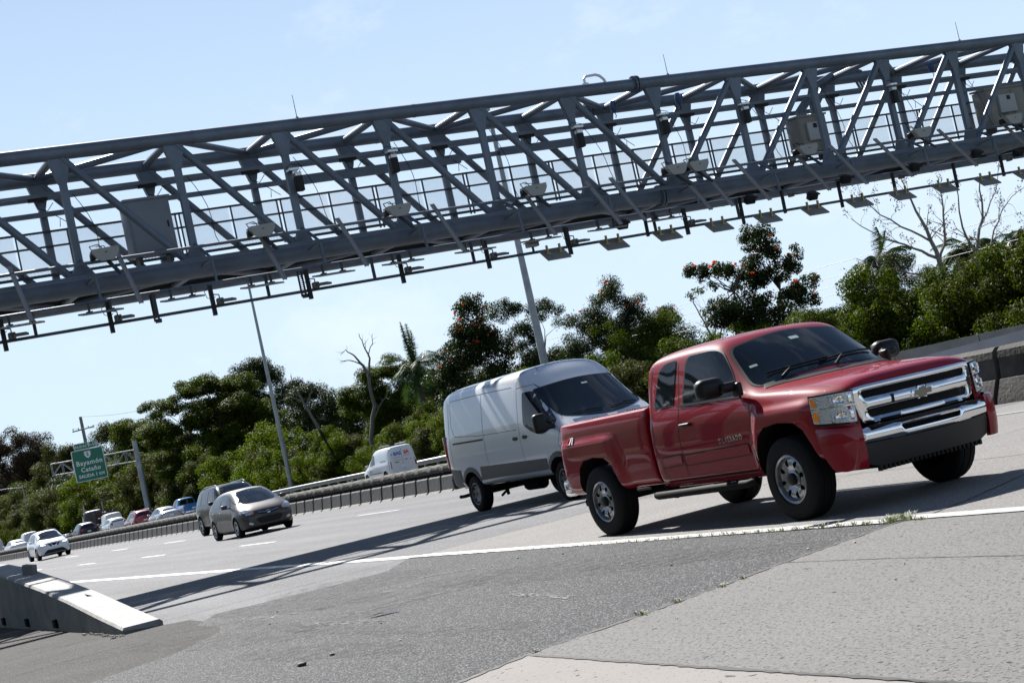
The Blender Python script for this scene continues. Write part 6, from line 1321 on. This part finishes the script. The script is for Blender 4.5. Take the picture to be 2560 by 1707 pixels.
SHAPES = {
 'hatchback': dict(st=[(-3.28, .62, .48, .82, .46, .96), (-3.22, .76, .30, .96, .52, 1.13), (-3.02, .82, .22, 1.02, .55, 1.33), (-2.7, .845, .19, 1.0, .565, 1.42), (-2.0, .85, .18, .97, .58, 1.462), (-1.3, .85, .18, .95, .585, 1.465), (-.98, .85, .18, .94, .59, 1.44),
      (-.7, .85, .18, .92, .615, 1.345), (-.3, .85, .18, .90, .655, 1.17), (.02, .845, .18, .87, .69, 1.02), (.20, .84, .18, .83, .68, .945), (.45, .82, .18, .77, .62, .87), (.62, .77, .19, .70, .56, .79), (.74, .68, .22, .62, .48, .70), (.80, .54, .26, .54, .38, .60)],
      axles=(0, -2.57), R=.305, ww=.19, tw=.76, arch=.345,
      side=[[(-2.86, 1.04), (-2.60, 1.02), (-2.60, 1.28), (-2.75, 1.22)], [(-2.55, 1.01), (-1.72, .98), (-1.72, 1.36), (-2.50, 1.29)], [(-1.66, .98), (-.48, .955), (-.62, 1.08), (-1.02, 1.32), (-1.66, 1.365)]],
      ws=[(-.60, 1.365), (0, 1.41), (.60, 1.365), (.70, 1.02), (.4, .975), (0, .96), (-.4, .975), (-.70, 1.02)], rw=[(-.48, 1.30), (.48, 1.30), (.56, 1.08), (-.56, 1.08)],
      hl=[(.44, .70), (.62, .80), (.77, .80), (.80, .70), (.66, .62), (.50, .63)], tl=[(.52, 1.0), (.72, 1.02), (.76, .80), (.56, .80)], length=(-3.28, .80)),
 'suv': dict(st=[(-3.55, .70, .50, 1.0, .58, 1.25), (-3.50, .84, .36, 1.12, .63, 1.52), (-3.35, .90, .30, 1.15, .66, 1.70), (-3.0, .915, .28, 1.15, .67, 1.76), (-2.0, .92, .27, 1.13, .68, 1.78), (-1.2, .92, .27, 1.11, .68, 1.77), (-.95, .92, .27, 1.10, .69, 1.72),
      (-.65, .92, .27, 1.08, .72, 1.56), (-.30, .92, .27, 1.06, .75, 1.33), (-.12, .915, .27, 1.04, .76, 1.20), (.05, .91, .28, 1.02, .75, 1.135), (.45, .89, .30, .98, .71, 1.08), (.72, .85, .32, .93, .67, 1.03), (.84, .78, .34, .84, .62, .93), (.88, .68, .38, .72, .54, .80)],
      axles=(0, -2.85), R=.37, ww=.235, tw=.81, arch=.42,
      side=[[(-3.32, 1.18), (-2.62, 1.18), (-2.62, 1.62), (-3.2, 1.58)], [(-2.54, 1.18), (-1.68, 1.165), (-1.68, 1.635), (-2.54, 1.63)], [(-1.60, 1.165), (-.62, 1.15), (-.80, 1.40), (-1.02, 1.60), (-1.60, 1.635)]],
      ws=[(-.69, 1.64), (0, 1.69), (.69, 1.64), (.76, 1.20), (0, 1.16), (-.76, 1.20)], rw=[(-.58, 1.58), (.58, 1.58), (.64, 1.22), (-.64, 1.22)],
      hl=[(.46, .92), (.80, .94), (.80, .76), (.46, .76)], tl=[(.68, 1.30), (.82, 1.30), (.84, .90), (.70, .90)], length=(-3.55, .88)),
 'crossover': dict(st=[(-3.40, .66, .46, .90, .52, 1.05), (-3.34, .80, .32, 1.02, .56, 1.24), (-3.12, .87, .26, 1.06, .59, 1.47), (-2.8, .895, .24, 1.04, .60, 1.56), (-2.0, .90, .23, 1.01, .61, 1.60), (-1.3, .90, .23, .99, .615, 1.60), (-1.0, .90, .23, .98, .62, 1.57),
      (-.72, .90, .23, .97, .645, 1.46), (-.32, .90, .23, .95, .69, 1.27), (-.0, .895, .23, .93, .725, 1.115), (.16, .89, .23, .90, .72, 1.06), (.45, .87, .23, .86, .67, .99), (.66, .81, .24, .80, .61, .93), (.79, .72, .27, .71, .53, .82), (.84, .58, .30, .62, .43, .70)],
      axles=(0, -2.65), R=.34, ww=.215, tw=.79, arch=.385,
      side=[[(-2.98, 1.12), (-2.62, 1.08), (-2.62, 1.40), (-2.85, 1.34)], [(-2.56, 1.07), (-1.72, 1.04), (-1.72, 1.48), (-2.5, 1.42)], [(-1.65, 1.04), (-.52, 1.01), (-.68, 1.16), (-1.02, 1.42), (-1.65, 1.485)]],
      ws=[(-.62, 1.48), (0, 1.53), (.62, 1.48), (.72, 1.10), (0, 1.07), (-.72, 1.10)], rw=[(-.50, 1.43), (.50, 1.43), (.60, 1.15), (-.60, 1.15)],
      hl=[(.42, .80), (.62, .88), (.76, .90), (.74, .78), (.5, .74)], tl=[(.5, 1.05), (.78, 1.08), (.80, .90), (.56, .90)], length=(-3.40, .84)),
 'sedan': dict(st=[(-3.66, .62, .42, .80, .50, .88), (-3.60, .78, .28, .92, .58, 1.02), (-3.30, .85, .22, .96, .62, 1.09), (-3.02, .87, .20, .96, .64, 1.12), (-2.75, .875, .19, .96, .62, 1.22), (-2.35, .88, .18, .95, .58, 1.38), (-1.9, .88, .18, .94, .58, 1.44), (-1.3, .88, .18, .93, .585, 1.45), (-1.0, .88, .18, .92, .59, 1.42),
      (-.7, .88, .18, .91, .62, 1.31), (-.3, .88, .18, .90, .66, 1.14), (.02, .875, .18, .87, .69, 1.0), (.20, .87, .18, .84, .68, .945), (.5, .84, .18, .78, .62, .88), (.70, .78, .20, .71, .55, .80), (.82, .68, .23, .63, .47, .70), (.88, .54, .27, .54, .38, .60)],
      axles=(0, -2.70), R=.315, ww=.20, tw=.78, arch=.355,
      side=[[(-2.95, 1.03), (-2.60, 1.0), (-2.52, 1.22), (-2.62, 1.20)], [(-2.52, 1.0), (-1.75, .98), (-1.75, 1.34), (-2.40, 1.27)], [(-1.69, .98), (-.48, .955), (-.62, 1.08), (-1.02, 1.30), (-1.69, 1.345)]],
      ws=[(-.60, 1.34), (0, 1.39), (.60, 1.34), (.70, 1.0), (0, .96), (-.70, 1.0)], rw=[(-.55, 1.36), (.55, 1.36), (.64, 1.12), (-.64, 1.12)],
      hl=[(.44, .72), (.62, .80), (.77, .80), (.80, .70), (.62, .64)], tl=[(.46, .96), (.76, 1.0), (.78, .84), (.52, .82)], length=(-3.66, .88)),
 'small_van': dict(st=[(-3.62, .80, .42, 1.1, .70, 1.78), (-3.58, .86, .32, 1.15, .74, 1.90), (-3.4, .89, .28, 1.15, .76, 1.95), (-2.9, .895, .26, 1.13, .76, 1.97), (-1.6, .895, .26, 1.12, .76, 1.96), (-1.15, .895, .26, 1.10, .74, 1.86), (-.9, .89, .26, 1.08, .73, 1.72),
      (-.55, .89, .26, 1.05, .73, 1.48), (-.22, .885, .26, 1.0, .73, 1.25), (.02, .88, .26, .96, .72, 1.12), (.35, .86, .26, .90, .67, 1.0), (.62, .80, .27, .82, .60, .90), (.76, .72, .29, .72, .52, .78), (.82, .60, .32, .60, .44, .64)],
      axles=(0, -2.91), R=.325, ww=.20, tw=.79, arch=.37,
      side=[[(-1.42, 1.14), (-.55, 1.10), (-.72, 1.32), (-1.05, 1.62), (-1.42, 1.68)]],
      ws=[(-.70, 1.72), (0, 1.78), (.70, 1.72), (.76, 1.18), (0, 1.12), (-.76, 1.18)], rw=[],
      hl=[(.42, .86), (.76, .92), (.78, .70), (.5, .68)], tl=[(.70, 1.12), (.84, 1.12), (.86, .70), (.72, .70)], length=(-3.62, .82)),
}
_proto = {}
def car(name, label, cat, shape, paint, pos, rz, group, rear_view=False, dark_low=False, rails=False, tint=None):
    D = SHAPES[shape]; T = thing(name, label, cat, pos, rz, group); P = PAINT[paint]
    body = loft('body', [csec(*s) for s in D['st']], [P, DARK], T, 2, {5: .15}, .15)
    finish_body(body, D['axles'], .018, D['R'], D['arch'], D['arch']+.14)
    a = D['arch']
    pr = []
    for cx in D['axles']:
        poly = [(cx+a*math.cos(t), D['R']+a*math.sin(t)) for t in [PI*k/10 for k in range(11)]]+[(cx-a, -.3), (cx+a, -.3)]
        pr += [prism_y(poly, -1.3, -D['tw']+.22), prism_y(poly, D['tw']-.22, 1.3)]
    cut(body, pr); smooth(body.data, 34); B = Body(body.data)
    for w in D['side']:
        for ax in ('Y-', 'Y+'): shell('side_window', GLASS, T, rr(w, .05), B.fm(ax, .006), .01, d=.14)
    shell('windscreen', GLASS, T, rr(D['ws'], .06), B.fm('X+', .006), .01, d=.13)
    if D['rw']: shell('rear_window', GLASS, T, rr(D['rw'], .06), B.fm('X-', .006), .01, d=.13)
    for s in (-1, 1):
        hl = shell('headlight', CLEAR, T, rr([(s*y, z) for y, z in D['hl']], .03), B.fm('X+', .008), .02, d=.09)
        shell('tail_light', REDL, T, rr([(s*y, z) for y, z in D['tl']], .03), B.fm('X-', .008), .02, d=.09)
    mb = MB()
    zb = D['st'][5][2]; zc = D['st'][5][3]
    for ax in ('Y-', 'Y+'):
        for x in (-1.69, -.42 if shape != 'suv' else -.5): B.line(mb, [(x, zc-.02), (x-.02, zb+.06)], ax, .012, d=.1)
        if shape != 'small_van': B.line(mb, [(-2.56, zc+.02), (-2.5, zc-.2), (-2.25, zb+.1)], ax, .012, d=.1)
    mb.build('panel_gap', BLACK, T, 0)
    nose = max(s[0] for s in D['st']); f = B.fm('X+', .01); hz = D['hl'][0][1]
    if shape == 'hatchback':
        gr = shell('grille', BLACK, T, rr([(-.36, .665), (.36, .665), (.22, .585), (-.22, .585)], .04), f, .02, d=.07)
        shell('grille_bar', CHROME, gr, [(-.33, .652), (-.10, .618), (-.08, .632), (-.31, .667)], B.fm('X+', .016), .01, d=.06); shell('grille_bar', CHROME, gr, [(.33, .652), (.10, .618), (.08, .632), (.31, .667)], B.fm('X+', .016), .01, d=.06)
        em = shell('emblem', CHROME, gr, ell((0, .63), .075, .038, 20), B.fm('X+', .02), .01, [ell((0, .63), .06, .028, 18)], d=.03)
        text('emblem_letter', 'H', .062, CHROME, gr, Matrix.Translation((0, .63, 0)), .002, fm=B.fm('X+', .02))
        shell('lower_grille', BLACK, T, rr([(-.42, .44), (-.36, .50), (.36, .50), (.42, .44), (.30, .32), (-.30, .32)], .05), f, .02, d=.09)
        for s in (-1, 1):
            shell('fog_light', CLEAR, T, rr([(s*.50, .36), (s*.62, .42), (s*.66, .36), (s*.55, .31)], .03), B.fm('X+', .006), .015, d=.06)
            shell('turn_signal', AMBER, T, rr([(s*.445, .70), (s*.50, .70), (s*.50, .63), (s*.45, .64)], .01), B.fm('X+', .014), .02, d=.04)
    elif shape == 'crossover':
        gr = shell('grille', BLACK, T, rr([(-.34, .82), (.34, .82), (.2, .66), (-.2, .66)], .04), f, .02, d=.08)
        shell('grille_bar', CHROME, gr, [(-.25, .82), (-.18, .82), (-.06, .69), (.06, .69), (.18, .82), (.25, .82), (.10, .66), (-.10, .66)], B.fm('X+', .016), .01, d=.06)
        shell('lower_grille', BLACK, T, rr([(-.62, .34), (-.42, .50), (.42, .50), (.62, .34), (.58, .27), (-.58, .27)], .05), f, .02, d=.1)
        for s in (-1, 1): shell('daytime_lamp', mat('daytime_lamp', (.9, .95, 1), .2, emit=((.9, .95, 1), 3)), T, [(s*.47, .775), (s*.70, .80), (s*.70, .83), (s*.50, .80)], B.fm('X+', .02), .01, d=.05)
    else:
        shell('grille', BLACK, T, rr([(-.40, hz-.0), (.40, hz-.0), (.36, hz-.16), (-.36, hz-.16)], .03), f, .02, d=.1)
        shell('lower_grille', BLACK, T, rr([(-.5, zb+.22), (.5, zb+.22), (.45, zb+.09), (-.45, zb+.09)], .03), f, .02, d=.1)
    r = B.fm('X-', .012)
    shell('number_plate', PLATE, T, [(-.16, .62+zb*.3), (.16, .62+zb*.3), (.16, .75+zb*.3), (-.16, .75+zb*.3)], r, .01, d=.1)
    shell('rear_bumper', BLACK if dark_low else P, T, rr([(-.70, zb+.30), (.70, zb+.30), (.62, zb+.10), (-.62, zb+.10)], .04), B.fm('X-', .03), .04, d=.14)
    for s in (-1, 1):
        m = MB(); y = s*(D['st'][7][1]+.10); z = D['st'][7][3]+.08; m.box((-.55, y, z), (.11, .19, .13), bev=.045); m.box((-.55, s*D['st'][7][1]*.965, z-.05), (.06, .14, .04), bev=.012); m.build('wing_mirror', P if shape != 'suv' else BLACK, T)
        h = MB()
        for x in ((-1.55, -2.40) if shape != 'small_van' else (-1.35, -1.65)): h.box((x, s*D['st'][5][1]*.985, zc-.10), (.14, .03, .025), bev=.01)
        h.build('door_handle', CHROME if shape == 'hatchback' else P, T)
        if rails:
            m = MB(); zr = D['st'][4][5]; m.tube([(-2.9, s*.54, zr-.06), (-2.7, s*.55, zr+.0), (-1.2, s*.55, zr+.02), (-1.0, s*.54, zr-.05)], .018, 6); m.build('roof_rail', SILVER, T)
    u = MB(); x0, x1 = D['length']; u.box(((x0+x1)/2, 0, zb+.01), (x1-x0-.9, 1.1, .12)); u.tube([(D['axles'][1], -D['tw'], D['R']), (D['axles'][1], D['tw'], D['R'])], .04, 6); u.tube([(0, -D['tw'], D['R']), (0, D['tw'], D['R'])], .04, 6); u.build('chassis', DARK, T)
    key = (shape,)
    w = make_wheel(T, 0, -D['tw'], D['R'], D['R'], D['ww'], D['R']*.66, 'spoke', -1, SILVER if shape != 'small_van' else mat('dull_wheel_steel'), 28, 5 if shape != 'crossover' else 7)
    copy_wheel(w, 0, D['tw'], D['R'], 1); copy_wheel(w, D['axles'][1], -D['tw'], D['R'], -1); copy_wheel(w, D['axles'][1], D['tw'], D['R'], 1)
    return T, B
build_pickup(); build_van()
GN = 'vehicles coming this way on the near carriageway'; GF = 'vehicles leaving on the far carriageway'
car('hatchback_car', 'grey bronze hatchback with an oval badge, alone in the second lane left of centre', 'car', 'hatchback', 'bronze', (-48.70, 15.30, 0), R(-1.2), GN)
car('sport_utility_car', 'black boxy off-road car partly hidden behind the grey bronze hatchback', 'car', 'suv', 'black', (-59.2, 17.98, 0), R(-.5), GN, rails=True)
car('crossover_car', 'white crossover with black lower grille and lit front lamps at the left', 'car', 'crossover', 'white', (-94.2, 17.45, 0), R(-1), GN)
far_ = lambda name, label, cat, shape, paint, x, y, rz=PI, **k: car(name, label, cat, shape, paint, (x, y, 0), rz, GF, **k)
# rear bumper faces +X: the origin (front axle) sits further along -X
far_('sedan_car', 'silver sedan with dark boot beyond the barrier right of the red car', 'car', 'sedan', 'silver', -126.5, 31.8)
far_('sport_utility_car', 'dark red crossover seen from behind the barrier', 'car', 'crossover', 'red', -134.5, 31.8, rails=True)
far_('hatchback_car', 'small white hatchback beyond the barrier left of the red crossover', 'car', 'hatchback', 'white', -149, 33)
far_('delivery_van', 'plain white van just behind the small white hatchback', 'van', 'small_van', 'cream', -165.5, 36.3)
far_('sport_utility_car', 'dark crossover beyond the barrier left of the stake truck', 'car', 'crossover', 'navy', -157, 32.0)
far_('sport_utility_car', 'dark boxy car beyond the barrier above the white crossover', 'car', 'suv', 'black', -196, 36.0)
far_('delivery_van', 'white van directly behind the white crossover at the left', 'van', 'small_van', 'cream', -201, 34.5)
far_('sedan_car', 'white sedan low behind the barrier near the left edge', 'car', 'sedan', 'white', -160, 26.2)
far_('delivery_van', 'white van cut by the left edge of the photo', 'van', 'small_van', 'cream', -222, 33.8)
# the lettered small van
T, B = far_('small_delivery_van', 'small white high roof van with blue and red lettering on its rear doors', 'van', 'small_van', 'white', -89.4, 35.6)
BL = mat('lettering_blue', (.02, .13, .45), .4); RD = mat('lettering_red', (.55, .03, .03), .4)
f = B.fm('X-', .006)
def back(s, size, u, v, m, bold=.004, sp=1.0): text('rear_lettering', s, size, m, T, Matrix.Translation((-u, v, 0)) @ Matrix.Diagonal((-1, 1, 1, 1)), bold, sp, fm=f)
back('BAS', .27, -.26, 1.50, BL, .012); back('SA', .27, .30, 1.50, RD, .012); back('*', .26, -.60, 1.44, BL, .002)
mb = MB()
for (u0, u1, v, m_) in ((-.50, -.10, 1.27, 1), (.08, .50, 1.30, 1), (-.52, -.08, 1.12, 0)): pass
for (u0, u1, v, m_) in ((-.50, -.10, 1.27, RD), (.08, .50, 1.30, RD), (-.52, -.08, 1.12, mat('lettering_grey', (.2, .2, .24), .5))): shell('lettering_stripe', m_, T, [(-u0, v), (-u1, v+.01), (-u1, v+.03), (-u0, v+.02)], f, .003, d=.1)
mb = MB(); B.line(mb, [(0, 1.85), (0, .45)], 'X-', .014); mb.build('door_gap', BLACK, T, 0)
for u, v, w in ((-.36, 1.02, .26), (.22, 1.10, .2), (.50, 1.08, .07)): shell('rear_handle', BLACK, T, rr([(-u-w/2, v-.02), (-u+w/2, v-.02), (-u+w/2, v+.02), (-u-w/2, v+.02)], .01), f, .01, d=.08)
fs = B.fm('Y+', .006)
text('side_lettering', 'S', .16, RD, T, Matrix.Translation((-1.0, .80, 0)) @ Matrix.Diagonal((-1, 1, 1, 1)), .004, fm=fs)
shell('side_emblem', BL, T, ell((-.72, .78), .08, .08, 14), fs, .003, d=.05)
shell('side_trim', BLACK, T, [(-2.35, .60), (-.55, .60), (-.55, .65), (-2.35, .65)], B.fm('Y+', .008), .01, d=.12); shell('door_track', BLACK, T, [(-3.1, 1.22), (-2.3, 1.22), (-2.3, 1.25), (-3.1, 1.25)], B.fm('Y+', .008), .01, d=.12)
for s in (-1, 1): mb = MB(); mb.tube([(-3.3, s*.5, 1.98), (-3.3, s*.5, 2.06), (-1.8, s*.5, 2.07), (-1.8, s*.5, 1.98)], .02, 6); mb.build('roof_rack', SILVER, T)
# blue pickup, seen from behind
def small_pickup(x, y):
    T = thing('pickup_truck', 'blue pickup beyond the barrier, just left of the black off-road car', 'pickup truck', (x, y, 0), PI, GF); P = PAINT['blue']
    cab = loft('body', [csec(*s) for s in [(-2.3, .84, .45, 1.15, .66, 1.72), (-2.2, .88, .42, 1.18, .68, 1.80), (-1.2, .90, .42, 1.16, .68, 1.82), (-.95, .90, .42, 1.14, .69, 1.74), (-.4, .90, .42, 1.12, .74, 1.38), (-.1, .90, .42, 1.10, .76, 1.18), (.4, .88, .45, 1.02, .7, 1.12), (.8, .8, .48, .92, .6, 1.02), (.88, .68, .5, .8, .5, .85)]], [P, DARK], T, 2, {5: .3}, .3)
    bed = loft('cargo_bed', [(x_, [(.65, .45), (.86*k, .48), (.9*k, .7), (.9*k, 1.0), (.86*k, 1.18), (.8, 1.2), (.3, 1.2), (0, 1.2)]) for x_, k in ((-4.3, .97), (-4.25, 1), (-3.3, 1), (-2.4, 1), (-2.36, .97))], [P, DARK], T, 2, {4: .5, 5: .6}, .5)
    ar = lambda cx: [(cx+.44*math.cos(a), .38+.44*math.sin(a)) for a in [PI*k/10 for k in range(11)]]+[(cx-.44, -.3), (cx+.44, -.3)]
    cut(cab, [prism_y(ar(0), -1.3, -.58), prism_y(ar(0), .58, 1.3)]); cut(bed, [prism_y(ar(-3.2), -1.3, -.58), prism_y(ar(-3.2), .58, 1.3), MB().box((-3.34, 0, 1.0), (1.75, 1.5, .8))]); smooth(cab.data, 34); smooth(bed.data, 34)
    B = Body(cab.data)
    for ax in ('Y-', 'Y+'): shell('side_window', GLASS, T, rr([(-1.9, 1.22), (-.6, 1.2), (-.98, 1.62), (-1.9, 1.66)], .05), B.fm(ax, .006), .01, d=.14)
    shell('rear_window', GLASS, T, rr([(-.60, 1.66), (.60, 1.66), (.66, 1.26), (-.66, 1.26)], .05), B.fm('X-', .006), .01, d=.13); shell('windscreen', GLASS, T, rr([(-.66, 1.64), (.66, 1.64), (.74, 1.22), (-.74, 1.22)], .05), B.fm('X+', .006), .01, d=.13)
    BB = Body(bed.data)
    for s in (-1, 1): shell('tail_light', REDL, T, [(s*.74, 1.10), (s*.85, 1.10), (s*.85, .80), (s*.74, .80)], BB.fm('X-', .01), .02, d=.1); m = MB(); m.box((-.62, s*1.05, 1.28), (.12, .2, .18), bev=.04); m.build('wing_mirror', BLACK, T)
    m = MB(); m.box((-4.38, 0, .58), (.14, 1.6, .16), bev=.04); m.build('rear_bumper', CHROME, T); shell('number_plate', PLATE, T, [(-.16, .78), (.16, .78), (.16, .9), (-.16, .9)], BB.fm('X-', .01), .01, d=.1)
    w = make_wheel(T, 0, -.78, .38, .38, .24, .24, 'spoke', -1); copy_wheel(w, 0, .78, .38, 1); copy_wheel(w, -3.2, -.78, .38, -1); copy_wheel(w, -3.2, .78, .38, 1)
small_pickup(-139, 36.8)
# dark stake truck
def stake_truck(x, y):
    T = thing('stake_truck', 'old dark stake bed truck with tall exhaust stack beyond the barrier', 'truck', (x, y, 0), PI, GF); C_ = mat('dusty_blue_cab', (.06, .07, .12), .5, noise=(3, .2)); W_d = mat('dark_timber', (.05, .038, .035), .85, noise=(5, .4)); 
    cab = loft('cab', [csec(*s) for s in [(-1.2, 1.0, .7, 1.6, .82, 2.55), (-1.1, 1.05, .65, 1.6, .86, 2.66), (.1, 1.08, .65, 1.6, .88, 2.68), (.4, 1.08, .65, 1.58, .88, 2.5), (.62, 1.05, .65, 1.5, .86, 1.75), (1.3, .95, .7, 1.4, .7, 1.62), (1.5, .85, .75, 1.2, .6, 1.4)]], [C_, DARK], T, 2, {5: .3}, .3); B = Body(cab.data)
    for ax in ('Y-', 'Y+'): shell('side_window', GLASS, T, rr([(-.8, 1.72), (.3, 1.70), (.15, 2.35), (-.8, 2.4)], .06), B.fm(ax, .006), .01, d=.2)
    shell('rear_window', GLASS, T, rr([(-.6, 2.4), (.6, 2.4), (.6, 1.9), (-.6, 1.9)], .06), B.fm('X-', .006), .01, d=.2); shell('windscreen', GLASS, T, rr([(-.75, 2.4), (.75, 2.4), (.8, 1.8), (-.8, 1.8)], .06), B.fm('X+', .006), .01, d=.2)
    b = MB(); b.box((-4.1, 0, 1.12), (5.6, 2.3, .12)); b.build('bed_floor', W_d, T)
    for s in (-1, 1):
        b = MB()
        for z in (1.35, 1.6, 1.85, 2.1, 2.3): b.box((-4.1, s*1.13, z), (5.5, .04, .14))
        for k in range(8): b.box((-6.8+.78*k, s*1.16, 1.75), (.07, .05, 1.3))
        b.build('stake_side', W_d, T)
    b = MB()
    for z in (1.35, 1.6, 1.85, 2.1): b.box((-6.88, 0, z), (.04, 2.2, .14))
    for k in range(4): b.box((-6.92, -1.0+.66*k, 1.75), (.05, .07, 1.3))
    b.build('stake_gate', W_d, T)
    b = MB(); rnd_ = random.Random(3)
    for k in range(40): b.box((rnd_.uniform(-6.5, -1.8), rnd_.uniform(-.9, .9), rnd_.uniform(1.3, 2.3)), (rnd_.uniform(.3, .9), rnd_.uniform(.2, .6), rnd_.uniform(.1, .3)), rot=Matrix.Rotation(rnd_.uniform(-.6, .6), 3, 'Y') @ Matrix.Rotation(rnd_.uniform(0, 3), 3, 'Z'))
    b.build('scrap_load', mat('scrap_load', (.06, .05, .045), .8, noise=(3, .5)), T)
    for s in (-1, 1): b = MB(); b.tube([(-1.35, s*.95, .9), (-1.35, s*.95, 3.2), (-1.5, s*.95, 3.35)], .07, 10); b.build('exhaust_stack', SILVER, T); b = MB(); b.box((.5, s*1.35, 2.1), (.1, .2, .4), bev=.04); b.bar((.4, s*1.0, 2.2), (.5, s*1.3, 2.2), .03); b.build('wing_mirror', BLACK, T); b = MB(); b.box((-6.95, s*.95, .95), (.05, .3, .12)); b.build('tail_light', REDL, T); b = MB(); b.box((-6.7, s*.85, .55), (.02, .6, .6)); b.build('mud_flap', BLACK, T)
    b = MB()
    for s in (-1, 1): b.bar((-6.8, s*.4, .9), (1.2, s*.4, .9), .1, .2)
    for x_ in (-5.6, -4.3, .7): b.tube([(x_, -.9, .5), (x_, .9, .5)], .07, 8)
    b.build('chassis', DARK, T)
    w = make_wheel(T, .7, -.95, .5, .5, .3, .3, 'steel', -1, mat('dull_wheel_steel'))
    for a in ((.7, .95, 1), (-4.3, -.9, -1), (-4.3, .9, 1), (-5.6, -.9, -1), (-5.6, .9, 1)): copy_wheel(w, a[0], a[1], .5, a[2])
stake_truck(-172, 36.4)
